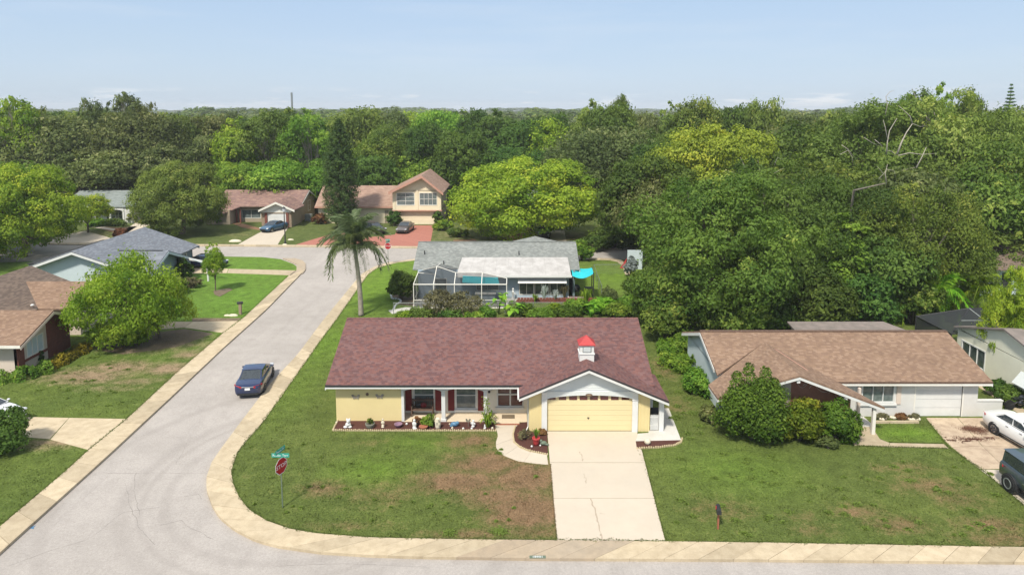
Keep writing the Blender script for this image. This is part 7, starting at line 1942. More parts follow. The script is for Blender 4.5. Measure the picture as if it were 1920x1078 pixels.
m2 = MB(); m2.box(XatY(237, Y9), XatY(252, Y9), Y9 - .6, Y9 + .895, .1, 2.6); m2.build('wall', MT['white'], H9)

# pieces of houses glimpsed among the trees
H10 = thing('house', 'white garage front glimpsed under the big round tree', 'house', (9, 113, .1))
a, b = XatY(1018, 112), XatY(1052, 112)
wall('wall', 'x', a - 2, b + 2, 112, 112.2, .1, 3.0, [(a + .2, b - .2, .1, 2.4)], MT['white'], H10)
m2 = MB(); m2.box(a + .2, b - .2, 112.06, 112.1, .1, 2.4); m2.build('garage_door', MT['bluewall'], H10)
slope('roof', [(a - 2.6, 111.3, 2.9), (b + 2.6, 111.3, 2.9), (b + 2.6, 116, 4.6), (a - 2.6, 116, 4.6)], MT['roof_sage'], H10)
wall('wall', 'y', 112.2, 119, b + 1.8, b + 2, .1, 3.0, [], MT['white'], H10)
H11 = thing('house', 'pale house with dark hip roof glimpsed at the right edge among trees', 'house', (48, 68, .1))
p0_, p1_ = GY(1835, 500, 66), GY(1960, 500, 66)
wall('wall', 'x', p0_.x, p1_.x + 6, 66, 66.2, .1, 3.0, [(p1_.x - 4.2, p1_.x - 3.2, .1, 2.4)], MT['bluewall'], H11)
m2 = MB(); m2.box(p1_.x - 4.2, p1_.x - 3.2, 66.05, 66.1, .1, 2.4); m2.build('door', MT['dark'], H11)
wall('wall', 'y', 66.2, 76, p0_.x, p0_.x + .2, .1, 3.0, [], MT['bluewall'], H11)
slope('roof', [(p0_.x - .6, 65.2, 2.9), (p1_.x + 6, 65.2, 2.9), (p1_.x + 6, 71, 5.0), (p0_.x + 4, 71, 5.0)], MT['roof_brown'], H11)
slope('roof', [(p0_.x - .6, 65.2, 2.9), (p0_.x + 4, 71, 5.0), (p0_.x - .6, 77, 2.9)], MT['roof_brown'], H11)
H12 = thing('house', 'white walls glimpsed through the dark oaks behind the tan-roofed house', 'house', (40, 64, .1))
p0_, p1_ = GY(1725, 500, 68), GY(1800, 500, 68)
wall('wall', 'x', p0_.x, p1_.x, 68, 68.2, .1, 3.4, [], MT['white'], H12)
slope('roof', [(p0_.x - .6, 67.2, 3.4), (p1_.x + .6, 67.2, 3.4), (p1_.x + .6, 72, 4.8), (p0_.x - .6, 72, 4.8)], MT['roof_white'], H12)

# ------------------------------------------------------------------ vehicles
def loft(stations, name, mat, parent, smooth=True):
    """closed body from cross-sections: (x, half width low, half width belt, z low, z belt, crown)"""
    m2 = MB(); rings = []
    for (x, wl, wb, z0, z1, cr_) in stations:
        zb = z0 + (z1 - z0) * .5
        pts = [(-wl * .92, z0), (-wl, z0 + .09), (-wb * 1.02, zb), (-wb, z1 - .10), (-wb * .93, z1 - .02), (-wb * .5, z1 + cr_ * .8), (0, z1 + cr_), (wb * .5, z1 + cr_ * .8), (wb * .93, z1 - .02), (wb, z1 - .10), (wb * 1.02, zb), (wl, z0 + .09), (wl * .92, z0)]
        rings.append([(x, y, z) for y, z in pts])
    k = len(rings[0]); b = []
    for r in rings: m2.v += r
    for i in range(len(rings) - 1):
        for j in range(k):
            a = i * k + j; c = i * k + (j + 1) % k; m2.f.append((a, c, c + k, a + k)); m2.m.append(0)
    m2.f.append(tuple(range(k))[::-1]); m2.f.append(tuple((len(rings) - 1) * k + j for j in range(k))); m2.m += [0, 0]
    o = m2.build(name, mat, parent, local=True); smooth_angle(o, 38); return o
def car(p, yaw, label, paint_, kind='sedan', Lc=4.7, Wc=1.84, Hc=1.46, name='parked_car', group='parked cars', plate=True, dress=True, rims='chrome'):
    t = thing(name, label, 'car', p, group, yaw)
    h = Lc / 2; w = Wc / 2
    if kind == 'sedan':
        st = [(-h, w * .70, w * .74, .42, .82, .0), (-h + .10, w * .86, w * .88, .30, .98, .02), (-h + .5, w * .95, w * .95, .24, 1.04, .03), (-h + 1.0, w * .97, w * .97, .2, 1.02, .03), (-.5, w * .97, w * .96, .18, .98, .03), (.45, w * .97, w * .96, .18, .96, .03), (1.05, w * .97, w * .95, .2, .95, .04), (h - .75, w * .96, w * .92, .22, .86, .05), (h - .28, w * .90, w * .84, .26, .74, .04), (h - .04, w * .74, w * .68, .34, .60, .0)]
        # greenhouse: x at belt rear, roof rear, roof front, belt front
        gx = (-h + .72, -h + 1.45, .10, .98); zb, zr_ = 1.0, Hc
    elif kind == 'suv':
        st = [(-h, w * .78, w * .82, .45, .95, .0), (-h + .10, w * .92, w * .92, .34, 1.08, .0), (-h + .6, w * .97, w * .97, .28, 1.10, .02), (0, w * .97, w * .97, .26, 1.06, .02), (1.0, w * .97, w * .95, .28, 1.04, .04), (h - .5, w * .94, w * .90, .32, .98, .04), (h - .06, w * .80, w * .78, .42, .80, .0)]
        gx = (-h + .15, -h + .55, .35, 1.05); zb, zr_ = 1.04, Hc
    else:   # boxy off-roader
        st = [(-h, w * .86, w * .88, .55, 1.15, .0), (-h + .08, w * .93, w * .93, .48, 1.22, .0), (0, w * .94, w * .94, .46, 1.20, .0), (.9, w * .94, w * .92, .48, 1.20, .02), (h - .1, w * .86, w * .84, .52, 1.14, .03), (h, w * .80, w * .78, .56, 1.0, .0)]
        gx = (-h + .05, -h + .16, .45, .80); zb, zr_ = 1.18, Hc
    loft(st, 'body', MT[paint_], t)
    wt_, wb_ = w * .74 if kind != 'boxy' else w * .84, w * .92
    A = [(gx[0], wb_ * .9), (gx[3], wb_ * .93)]
    zt = zr_ - .04
    B = [(gx[0], -wb_ * .88, zb), (gx[0], wb_ * .88, zb), (gx[3], wb_ * .94, zb), (gx[3], -wb_ * .94, zb)]
    T = [(gx[1], -wt_ * .94, zt), (gx[1], wt_ * .94, zt), (gx[2], wt_, zt), (gx[2], -wt_, zt)]
    def quad(nm, q, mt, ins=0.0, off=.0):
        c = sum((Vector(v) for v in q), Vector()) / 4; q = [c + (Vector(v) - c) * (1 - ins) for v in q]
        n_ = (q[1] - q[0]).cross(q[2] - q[0]).normalized()
        if n_.dot(c - Vector((0, 0, .9))) < 0: n_ = -n_
        m2 = MB(); m2.extrude([v + n_ * off for v in q], -n_ * .02); return m2.build(nm, MT[mt], t, local=True)
    m2 = MB(); m2.add(B + T, [(0, 1, 5, 4), (1, 2, 6, 5), (2, 3, 7, 6), (3, 0, 4, 7), (4, 5, 6, 7)]); m2.build('cabin', MT[paint_], t, local=True)
    quad('rear_window', [B[0], B[1], T[1], T[0]], 'carglass', .10, .012); quad('windscreen', [B[2], B[3], T[3], T[2]], 'carglass', .08, .012)
    for sg, (b0, b1, t0, t1) in ((1, (B[1], B[2], T[1], T[2])), (-1, (B[0], B[3], T[0], T[3]))):
        b0, b1, t0, t1 = map(Vector, (b0, b1, t0, t1))
        for (u0_, u1_) in ((.05, .49), (.53, .93)):
            q = [b0.lerp(b1, u0_).lerp(t0.lerp(t1, u0_), .10), b0.lerp(b1, u1_).lerp(t0.lerp(t1, u1_), .10), b0.lerp(b1, u1_).lerp(t0.lerp(t1, u1_), .88), b0.lerp(b1, u0_).lerp(t0.lerp(t1, u0_), .88)]
            quad('side_window', q, 'carglass', 0, .012)
    m2 = MB(); ny = 6; vs = []; fs = []
    for i in range(5):
        for j in range(ny + 1):
            u, v = i / 4, j / ny * 2 - 1
            x = (gx[1] - .04) + (gx[2] - gx[1] + .08) * u; vs.append((x, v * (wt_ + .01), zt + .055 * (1 - v ** 4) * (1 - (2 * u - 1) ** 4 * .6)))
    for i in range(4):
        for j in range(ny): a = i * (ny + 1) + j; fs.append((a, a + ny + 1, a + ny + 2, a + 1))
    m2.add(vs, fs); m2.build('roof', MT[paint_], t, True, local=True)
    wr = .33 if kind == 'sedan' else .37 if kind == 'suv' else .42
    wx = (-h + (1.0 if kind != 'boxy' else .85), h - (.92 if kind != 'boxy' else .85))
    for x in wx:
        for sg in (-1, 1):
            y0_ = sg * (w - .19); y1_ = sg * (w + (.0 if kind != 'boxy' else .06))
            m2 = MB(); m2.tube([(x, sg * (w - .3), wr), (x, sg * (w - .015) if kind != 'boxy' else sg * (w + .02), wr)], wr + .06, 18); m2.build('wheel_arch', MT['plastic'], t, local=True)
            wl_ = bpy.data.objects.new('wheel', None); col.objects.link(wl_); wl_.parent = t
            m2 = MB(); m2.tube([(x, y0_, wr), (x, y1_ - sg * .02, wr), (x, y1_, wr)], [wr, wr, wr * .93], 20); m2.build('tyre', MT['black'], wl_, local=True)
            m2 = MB(); m2.tube([(x, y1_ - sg * .01, wr), (x, y1_ + sg * .008, wr)], wr * .64, 18); 
            m2.build('rim', MT[rims if kind != 'boxy' else 'plastic'], wl_, local=True)
            if kind == 'boxy':
                m2 = MB(); n_ = 20
                for k_ in range(n_):
                    a0, a1 = 2 * math.pi * k_ / n_, 2 * math.pi * (k_ + 1) / n_; y = y1_ + sg * .008
                    m2.extrude([(x + wr * .50 * math.cos(a0), y, wr + wr * .50 * math.sin(a0)), (x + wr * .62 * math.cos(a0), y, wr + wr * .62 * math.sin(a0)), (x + wr * .62 * math.cos(a1), y, wr + wr * .62 * math.sin(a1)), (x + wr * .50 * math.cos(a1), y, wr + wr * .50 * math.sin(a1))], (0, sg * .02, 0))
                m2.build('rim_ring', MT['steel'], wl_, local=True)
            else:
                m2 = MB()
                for k_ in range(5):
                    a = k_ * 2 * math.pi / 5 + .3; m2.tube([(x + wr * .2 * math.cos(a + .55), y1_ + sg * .004, wr + wr * .2 * math.sin(a + .55)), (x + wr * .52 * math.cos(a + .62), y1_ + sg * .004, wr + wr * .52 * math.sin(a + .62))], wr * .13, 6)
                m2.build('spoke_gap', MT['plastic'], wl_, local=True)
    for sg in (-1, 1):
        y = sg * w
        m2 = MB(); zt_ = .80 if kind != 'boxy' else .95
        m2.extrude([(-h - .012, y * .42, zt_ - .07), (-h + .02, y * .80, zt_ - .06), (-h + .32, y * .985, zt_ + .05), (-h + .30, y * .98, zt_ + .14), (-h + .02, y * .80, zt_ + .12), (-h - .012, y * .42, zt_ + .04)], (.03, -sg * .03, 0)); m2.build('taillight', MT['taillight'], t, local=True)
        m2 = MB(); m2.blob((h - .22, y * .72, .68 if kind == 'sedan' else .84), .22, .17, .075, 10, 6); m2.build('headlight', MT['headlight'], t, local=True)
        m2 = MB(); m2.blob((gx[3] - .18, sg * (w + .06), zb + .04), .09, .10, .065, 8, 6); m2.build('mirror', MT[paint_], t, True, local=True)
        m2 = MB(); m2.box(-h + 1.0, h - 1.3, sg * (w * .985) - .01, sg * (w * .985) + .01, .26, .32); m2.build('sill', MT['plastic'], t, local=True)
        for xh in (-.55, .35): m2 = MB(); m2.box(xh - .08, xh + .08, sg * w * .985 - .01, sg * w * .985 + .022, .86, .885); m2.build('door_handle', MT['chrome'], t, local=True)
    m2 = MB(); m2.box(-h - .03, -h + .02, -w * .44, w * .44, .80, .835); m2.build('trim_strip', MT['chrome'], t, local=True)
    m2 = MB(); m2.box(-h - .045, -h - .01, -.16, .16, .62, .76); m2.build('number_plate', MT['signwhite'], t, local=True)
    m2 = MB(); m2.box(-h - .015, -h + .2, -w * .72, w * .72, .28, .40); m2.build('bumper', MT['plastic'], t, local=True)
    m2 = MB(); m2.box(h - .2, h + .012, -w * .5, w * .5, .34, .56); m2.build('grille', MT['plastic'], t, local=True)
    return t
cdir = math.atan2(*( (G(505, 722, 0) - G(600, 623, 0)).to_2d().yx )) + math.pi
c1 = G(482, 722, 0.004); 
car(G(480, 722, .004), math.radians(98), 'dark blue sedan driving up the side street', 'navy', name='car', Lc=4.55, Wc=1.78, Hc=1.47, group='cars')
car(Vector((28.6, 35.8, .12)), math.radians(-83), 'white sedan on the stained driveway at the right edge', 'carwhite', Lc=4.8, Wc=1.84, Hc=1.42)
car(Vector((25.1, 29.75, .12)), math.radians(-90), 'dark slate boxy off-roader cut by the right edge', 'jeep', 'boxy', Lc=4.6, Wc=1.92, Hc=1.86)
car(G(-30, 791, .12), math.radians(-8), 'white car poking in at the left edge above the spruce bush', 'carwhite', Lc=4.6, Wc=1.82, Hc=1.42)
car(G(514, 432, .12), math.radians(-112), 'slate blue sedan parked in front of the white garage door', 'carblue', Lc=4.7)
car(G(760, 434, .12), math.radians(-97), 'brown grey sedan on the red paver driveway', 'carbrown', Lc=4.7)
car(G(700, 437, .12), math.radians(-40), 'black hatchback half hidden behind the palm fronds', 'carblack', 'suv', Lc=4.5, Hc=1.6)
car(G(388, 500, .12), math.radians(-5), 'dark navy sedan beside the blue-grey house behind the slim tree', 'navy', Lc=4.7)
car(G(1020, 444, .12), math.radians(-95), 'dark car in the shade under the big round tree', 'carblack', Lc=4.6)
t = thing('motorcycle', 'black motorcycle parked by the low white wall at the right edge', 'motorcycle', G(1912, 768, .1)); q = G(1912, 768, .1)
for dx_ in (-.65, .65):
    m2 = MB(); m2.tube([(q.x + dx_, q.y - .05, .42), (q.x + dx_, q.y + .05, .42)], .31, 18); m2.build('wheel', MT['black'], t)
m2 = MB(); m2.tube([(q.x - .65, q.y, .42), (q.x - .1, q.y, .62), (q.x + .35, q.y, .85), (q.x + .65, q.y, .42)], .06, 6); m2.blob((q.x + .15, q.y, .92), .28, .14, .14); m2.box(q.x - .5, q.x - .02, q.y - .12, q.y + .12, .80, .9); m2.blob((q.x, q.y, .55), .2, .15, .17); m2.build('body', MT['carblack'], t)
m2 = MB(); m2.tube([(q.x + .4, q.y - .32, 1.08), (q.x + .42, q.y, 1.02), (q.x + .4, q.y + .32, 1.08)], .02, 6); m2.build('handlebar', MT['chrome'], t)
# ------------------------------------------------------------------ trees and plants, near to far
# light green street tree, left
proto('crape', 21, 4.4, 2.7, 2.9, 40, 0.98, 22, 24, 0.105, r0=.22, zmin=-0.6, flat=.7, jit=.8, fill=.3, n_limb=16, twig_r=.42)
proto('big_bright', 22, 8.6, 6.2, 6.0, 95, 1.75, 30, 24, 0.165, r0=.5, n_limb=14, zmin=-0.85, jit=.5, up=.4, rag=(.84, 1.06))
proto('big_oak', 23, 8.2, 7.0, 6.4, 90, 1.8, 30, 26, 0.15, r0=.45, n_limb=16, zmin=-0.92, jit=.5, up=.35)
proto('big_oak_b', 24, 8.2, 6.4, 6.0, 80, 1.9, 30, 26, 0.15, r0=.45, n_limb=24, zmin=-0.9, jit=.5, up=.35, bark='bark_l')
def near(key, leaf, px, base_y, top_y, hwpx, label, Yw=None, **kw):
    g = G(px, base_y, .1) if Yw is None else None
    Yv = g.y if g else Yw
    return tree_px(key, leaf, px, top_y, Yv, hwpx, label, **kw)
near('crape', 'crape', 228, 664, 478, 101, 'light green spreading tree in front of the tan-roofed house on the left', name='street_tree', Yw=51.5)
near('crape', 'crape', 292, 640, 520, 62, 'small light green side tree just right of the big street tree', name='street_tree', Yw=53.5)
p = G(225, 652, .1); bush(p.x, p.y, 1.9, 1.7, 2.3, 'crape', 'low rounded light green shrub at the foot of the left street tree', seed=41, lf=.12, lobes=16)
near('big_bright', 'bright', 30, 500, 308, 104, 'big yellow green tree at the left edge beyond the brown roof', Yw=84)
near('round_a', 'bright', 160, 440, 366, 42, 'small yellow green tree in front of the white house far left', Yw=100)
near('big_bright', 'bright', 990, 445, 296, 143, 'big round yellow green tree behind the grey-roofed house', Yw=96, rz=1.0)
near('big_bright', 'olive', 335, 440, 303, 84, 'olive green spreading tree on the lawn beside the rose-roofed house', Yw=99)
near('big_oak', 'oak', 1352, 650, 325, 176, 'large dense green oak behind the tan-roofed house, nearest of the right-hand oaks', Yw=57, rz=.4)
near('big_oak_b', 'oakdark', 1470, 640, 300, 150, 'dark oak between the nearest right-hand oak and the bare snag', Yw=64, rz=2.1)
near('big_oak', 'oakdark', 1600, 600, 330, 140, 'dark oak in front of the bare snag', Yw=66, rz=3.3)
near('big_oak_b', 'oak', 1725, 610, 345, 128, 'dense green oak behind the right end of the tan roof', Yw=61, rz=4.0)
near('mossy', 'oakgrey', 1215, 560, 330, 75, 'grey green mossy oak just left of the nearest right-hand oak', Yw=80)
near('big_bright', 'yellow', 1350, 480, 236, 150, 'tall yellowing tree rising behind the nearest right-hand oak', Yw=88)
near('big_oak_b', 'yellow', 1250, 480, 296, 90, 'lower yellow green tree left of the tall yellowing tree', Yw=90)
near('mossy', 'oakgrey', 1120, 400, 235, 105, 'broad grey green oak behind the big round tree', Yw=118)
near('ragged', 'oakdark', 1480, 500, 225, 110, 'tall dark oak behind the yellowing tree', Yw=92)
near('big_oak', 'olive', 1640, 500, 190, 150, 'tall olive tree full of bare limbs on the right skyline', Yw=88, rz=5)
near('big_oak_b', 'olive', 1800, 500, 170, 150, 'tallest rounded olive tree on the right skyline', Yw=86, rz=1.7)
near('ragged', 'oak', 1880, 560, 260, 110, 'green tree at the right edge below the skyline trees', Yw=74)
near('ragged', 'olive', 1760, 560, 300, 110, 'olive tree below the tallest right skyline tree', Yw=76)
near('big_bright', 'bright', 1926, 640, 500, 66, 'yellow green tree at the right edge over the sage house', Yw=44.5, rz=2)
near('round_a', 'olive', 1885, 620, 420, 70, 'olive green tree above the glimpsed hip roof at right', Yw=70)
near('round_a', 'oak', 1800, 620, 440, 60, 'small green tree beside the glimpsed white walls at right', Yw=63)
near('tall', 'green', 1560, 620, 400, 80, 'fresh green tree in the gap among the dark right-hand oaks', Yw=60)
near('round_b', 'deep', 1660, 630, 440, 80, 'deep green tree right behind the weathered flat roof', Yw=58.5)
near('round_b', 'deep', 1450, 640, 440, 70, 'deep green low tree right of the nearest right-hand oak', Yw=56)
conifer(GY(640, 400, 103).x, 103, GY(640, 222, 103).z, 2.7, 'tall dark columnar pine left of the two-storey house', seed=5, tiers=50, per=50, narrow=.58, lf=.17)
conifer(GY(1893, 200, 190).x, 190, GY(1893, 157, 190).z, 3.4, 'lone layered norfolk pine on the skyline at the right edge', seed=6, tiers=18, per=30, narrow=.1, lf=.35, leaf='deep', base=.3)
pp_ = G(677, 592, .1); palm(pp_.x, pp_.y, 6.0, 'tall queen palm with drooping fronds beside the sidewalk', nf=33, Ln=3.4, seed=3, z0=.1)
# slim young tree on the bright lawn with its bed
ps = G(404, 546, .1)
tree('tall', 'crape', ps.x, ps.y, GY(402, 456, ps.y).z, 1.05, 'slim upright young tree on the bright green lawn', name='young_tree')
struct(flat_poly('mulch_bed', g2([(400, 545), (430, 540), (436, 543), (412, 556), (402, 552)], .12), .125, .04, MT['dirt']))
# bare snag and white limbs
by = 77.0
def rel(px, py, o=None): return GY(px, py, by) - base
base = GY(1663, 300, by)
def pl(*pts): return [GY(a, b, by - .9) - base for a, b in pts]
dead_limbs(base.x, base.y, base.z, 'pale bare forked limbs rising above the right skyline trees',
           [(pl((1662, 290), (1664, 265), (1668, 245), (1676, 232), (1682, 222)), .22), (pl((1664, 262), (1660, 240), (1656, 225)), .16), (pl((1660, 215), (1664, 196), (1661, 182), (1668, 173), (1676, 170)), .15), (pl((1682, 290), (1690, 268), (1700, 248), (1711, 232)), .34),
            (pl((1711, 232), (1706, 218), (1692, 205), (1684, 198)), .17), (pl((1684, 292), (1705, 287), (1728, 290), (1756, 288)), .18), (pl((1718, 315), (1727, 298), (1737, 276)), .24), (pl((1640, 262), (1652, 272), (1656, 282)), .1), (pl((1711, 232), (1725, 238), (1738, 236)), .09), (pl((1620, 258), (1635, 268), (1650, 275)), .09), (pl((1680, 292), (1672, 284), (1660, 282)), .12)])
by = 57.5; base = GY(1655, 340, by)
dead_limbs(base.x, base.y, base.z, 'tangle of pale bare twigs in the middle of the right-hand oaks',
           [(pl((1662, 345), (1660, 325), (1664, 308)), .12), (pl((1660, 330), (1650, 318), (1644, 312)), .06), (pl((1648, 335), (1658, 325), (1663, 316)), .07), (pl((1663, 318), (1676, 320), (1680, 334)), .06), (pl((1575, 290), (1590, 282), (1598, 295), (1600, 312)), .08), (pl((1578, 272), (1590, 280), (1606, 300)), .07), (pl((1452, 310), (1458, 295), (1470, 302)), .05), (pl((1452, 325), (1460, 320), (1470, 315)), .05)])

# bushes in front of the neighbour
p = G(1412, 828, .1); bush(p.x, p.y + .3, 1.95, 1.5, 3.3, 'bush', 'tallest dark green bush with upright shoots before the tan-roofed house', seed=51, lf=.085, lobes=26, zmin=-.7, shoots=((-.9, .1, 3.9, .75), (-.2, .2, 4.35, .7), (.65, 0, 4.2, .75), (1.2, .1, 3.5, .6), (.2, -.5, 3.8, .7)))
for i, (dx_, dy_, hh_) in enumerate(((-1.0, .2, 3.5), (.7, .3, 3.7))):
    pass
p = G(1502, 828, .1); bush(p.x, p.y + .2, 1.45, 1.2, 2.55, 'bush2', 'olive green bush between two dark bushes before the tan-roofed house', seed=52, lf=.09, lobes=20, density=1.1, zmin=-.7)
p = G(1572, 826, .1); bush(p.x, p.y + .1, 1.15, 1.1, 2.2, 'bush', 'rightmost dark green bush beside the pale walk of the tan-roofed house', seed=53, lf=.09, lobes=18, density=1.1, zmin=-.7)
p = G(1552, 840, .1); bush(p.x, p.y, .7, .4, .6, 'oakgrey', 'low pale flowering bush at the foot of the rightmost dark bush', seed=54, lf=.05, lobes=8, density=.5)
for i, (x, y, rx_, ry_, h_, lf_, lb) in enumerate([
    (1308, 735, .8, 1.5, 1.5, 'green', 'bright shrub against the pale blue side wall'), (1318, 706, .7, 1.0, 1.9, 'bush', 'tall dark shrub against the pale blue side wall'), (1330, 790, .5, .8, .8, 'oakgrey', 'scrubby low shrub at the corner left of the tall bush'),
    (1272, 690, 1.3, 1.5, .8, 'green', 'low leafy weed clump on the side lawn nearest the pale blue wall'), (1255, 660, .9, 1.3, .7, 'green', 'weed clump on the side lawn behind the yellow house'), (1290, 655, 1.5, 1.8, 1.1, 'green', 'leafy weed clump at the foot of the large oak'),
    (1868, 742, .75, .75, 1.05, 'deep', 'dark round bush nearer the back along the sage house wall'), (1893, 757, .9, .8, 1.1, 'deep', 'dark round bush nearer the front along the sage house wall'), (1846, 690, .6, .9, 1.2, 'green', 'bright green shrub by the sage house window'),
    (753, 562, 1.45, 1.35, 2.7, 'oakdark', 'tall dark green shrub left of the pool cage'), (1090, 488, 1.4, 1.2, 2.4, 'green', 'green shrub at the right gable of the grey-roofed house'),
    (740, 548, .35, .35, 1.3, 'deep', 'slim dark conical shrub on the corner bed by the pool cage'),
    (822, 595, 1.5, .9, 2.5, 'dry', 'brownish airy shrub in front of the pool cage, left of two'), (868, 596, 1.9, .9, 2.3, 'dry', 'wider brownish airy shrub in front of the pool cage, right of two'), (790, 598, 1.2, .7, 1.0, 'olive', 'low olive shrub at the left end of the planting behind the yellow house'),
    (910, 600, .9, .7, 1.3, 'green', 'green shrub beside the elephant ears'), (1015, 598, 1.3, .7, .9, 'green', 'low green shrub behind the ridge of the yellow house, centre'), (1060, 598, 1.2, .7, 1.1, 'bush', 'dark green shrub behind the ridge of the yellow house, right of centre'), (1160, 596, 1.3, 1.0, 1.4, 'green', 'green shrub where the planting meets the large oak'),
    (1200, 560, 1.5, 1.4, 2.6, 'oak', 'dark scrub at the left foot of the large oak'), (1215, 610, 1.5, 1.5, 3.2, 'oakdark', 'dark undergrowth shrub beside the roof corner of the yellow house'),
    (342, 525, 1.1, 1.0, 2.5, 'deep', 'dark green shrub against the shaded gable wall'), (358, 540, 1.0, .8, 1.0, 'dry', 'greyish low shrub left of the slim young tree'), (320, 552, 1.4, 1.2, 1.9, 'olive', 'olive shrub below the shaded gable'),
    (0, 843, 1.45, 1.3, 2.2, 'deep', 'dark spruce-like bush at the left edge by the driveway'), (332, 592, .3, .3, 1.4, 'dry', 'thin dry sapling near the driveway beyond the street tree'),
    (700, 415, 1.6, 1.6, 3.4, 'green', 'large rounded green bush left of the two-storey house'), (740, 424, 1.1, 1.0, 2.5, 'deep', 'clipped dark bush left of the cream garage door'), (821, 422, .8, .9, 2.3, 'deep', 'clipped dark bush right of the cream garage door'), (602, 420, 1.2, 1.0, 1.8, 'redleaf', 'dark reddish shrub at the foot of the columnar pine'), (645, 420, 2.0, 1.6, 2.2, 'deep', 'dark green shrub around the foot of the columnar pine'),
    (413, 420, .9, .8, 1.4, 'green', 'green shrub at the tan wall of the rose-roofed house'), (449, 415, 1.0, .8, 1.6, 'bush', 'dark green shrub by the door of the rose-roofed house'), (475, 415, .6, .5, 1.7, 'redleaf', 'reddish upright shrub under the window of the rose-roofed house'), (372, 415, 2.4, 1.6, 3.0, 'oakdark', 'dark bush left of the rose-roofed house'),
    (246, 418, 1.0, .9, 1.7, 'oakgrey', 'grey green shrub beside the porch column of the white house'), (182, 425, 1.5, .8, 1.0, 'green', 'low green hedge clump before the white house porch'), (215, 424, 1.6, .8, 1.0, 'olive', 'low olive hedge clump before the white house porch'), (193, 410, 1.3, 1.0, 2.6, 'bright', 'yellow green shrub by the white house entrance'),
    (225, 452, .9, .9, 1.7, 'redleaf', 'small dark tree-like shrub on the white house drive'), (250, 455, .9, .8, 1.3, 'deep', 'dark shrub behind the blue-grey roof'), (830, 432, 1.6, 1.2, 1.6, 'green', 'shrub right of the red paver driveway'), (860, 445, 1.5, 1.0, 1.2, 'olive', 'low shrub under the left side of the big round tree'),
    (1115, 470, 1.8, 1.4, 2.0, 'oakdark', 'dark shrub under the right side of the big round tree'), (1150, 465, 3.0, 1.5, 2.6, 'oakdark', 'dark scrub across the street below the mossy oak'), (1182, 520, .9, .9, 2.2, 'silver', 'silvery leafed shrub beside the glimpsed teal wall'),
    (75, 680, .25, .25, 1.0, 'deep', 'small upright dark sapling against the blush wall'), (1735, 600, 1.0, 1.0, 2.2, 'green', 'young palm-like shrub in front of the black screen room'), ]):
    p = G(x, y, .1); bush(p.x, p.y, rx_, ry_, h_, lf_, lb, seed=100 + i, lf=.09 if p.y < 60 else .14 if p.y < 85 else .2, lobes=12 if max(rx_, ry_) < 1.2 else 18, density=.35 if lf_ in ('dry', 'redleaf') and y > 580 and y < 620 else 1.0)
hedge(g2([(0, 716), (50, 708), (92, 695)]), 1.3, .75, 'green', 'low green hedge in front of the blush wall at left', seed=3)
hedge(g2([(92, 694), (130, 674), (168, 652)]), .9, .6, 'gold', 'golden yellow hedge running beside the brick pier', seed=4)
for i, (x, y, h_, lb) in enumerate([(935, 590, 1.9, 'large elephant ear plant behind the yellow roof, left of two'), (962, 596, 1.5, 'smaller elephant ear plant behind the yellow roof, right of two'), (1108, 598, 1.3, 'broad leafed plant near the right end of the planting strip')]):
    p = G(x, y, .1); broad_plant(p.x, p.y, h_, .9, 'banana', lb, 16, 70 + i, ls=.62)
for i, (x, y, h_, r_, lf_, lb) in enumerate([(1020, 566, 1.6, .6, 'silver', 'grey green upright agave by the red brick planter'), (1040, 566, 1.2, .7, 'silver', 'spiky blue green plant in the middle of the brick planter'), (1058, 562, 1.5, .6, 'dry', 'brown spiky plant near the right end of the brick planter'), (1098, 575, 1.7, .9, 'crape', 'bright spiky plant below the patio table'), (1003, 568, .9, .4, 'green', 'short upright plant in the brick planter'), (1780, 583, 1.6, .9, 'crape', 'spiky fern palm behind the black screen room')]):
    p = G(x, y, .1); grassy_plant(p.x, p.y, h_, r_, lf_, lb, 44, 80 + i, w=.04)
for i, (x, y, hh_, lb) in enumerate([(1765, 560, 4.2, 'bushy green palm between the oaks and the black screen room'), (1835, 560, 4.6, 'bushy yellow green palm behind the black screen room'), (1722, 575, 3.4, 'small palm at the left corner of the black screen room')]):
    g = GY(x, 590, 57.0); palm(g.x, 57.0, hh_ * .55, lb, 16, 2.3, 20 + i, name='areca_palm', r0=.1, leaf='crape' if i else 'banana')
for i, (x, y, rx_, ry_, h_, lf_, lb) in enumerate([(985, 592, 1.0, .7, 1.1, 'bush', 'dark leafy shrub right of the elephant ears behind the yellow roof'), (1038, 592, 1.0, .6, 1.1, 'crape', 'light green shrub behind the yellow roof below the brick planter'), (1085, 590, 1.3, .8, 1.4, 'green', 'green shrub below the kettle grill behind the yellow roof'), (1130, 588, 1.3, .9, 1.5, 'banana', 'bright leafy shrub below the turquoise sail'),
    (1185, 590, 1.4, 1.0, 1.8, 'green', 'bright shrub at the chain link fence corner'), (845, 600, 1.1, .6, .9, 'deep', 'dark low shrub under the two brownish airy shrubs'), (890, 603, 1.0, .5, .8, 'green', 'low green shrub between the reddish shrub and the elephant ears'), (765, 600, 1.2, .6, .7, 'crape', 'low yellow green shrub at the fence left of the airy shrubs'), (1143, 560, .7, 1.4, .8, 'oakgrey', 'dry grey shrub along the chain link fence'),
    (1250, 640, 2.0, 1.6, 3.6, 'oak', 'tall leafy undergrowth below the left side of the large oak'), (1385, 612, 3.0, 1.6, 3.6, 'oakdark', 'dark undergrowth right behind the tan roof ridge, left part'), (1440, 610, 2.6, 1.6, 3.8, 'oak', 'green undergrowth behind the tan roof ridge, centre part')]):
    p = G(x, y, .1); bush(p.x, p.y, rx_, ry_, h_, lf_, lb, seed=200 + i, lf=.10 if h_ < 2 else .15, lobes=14)
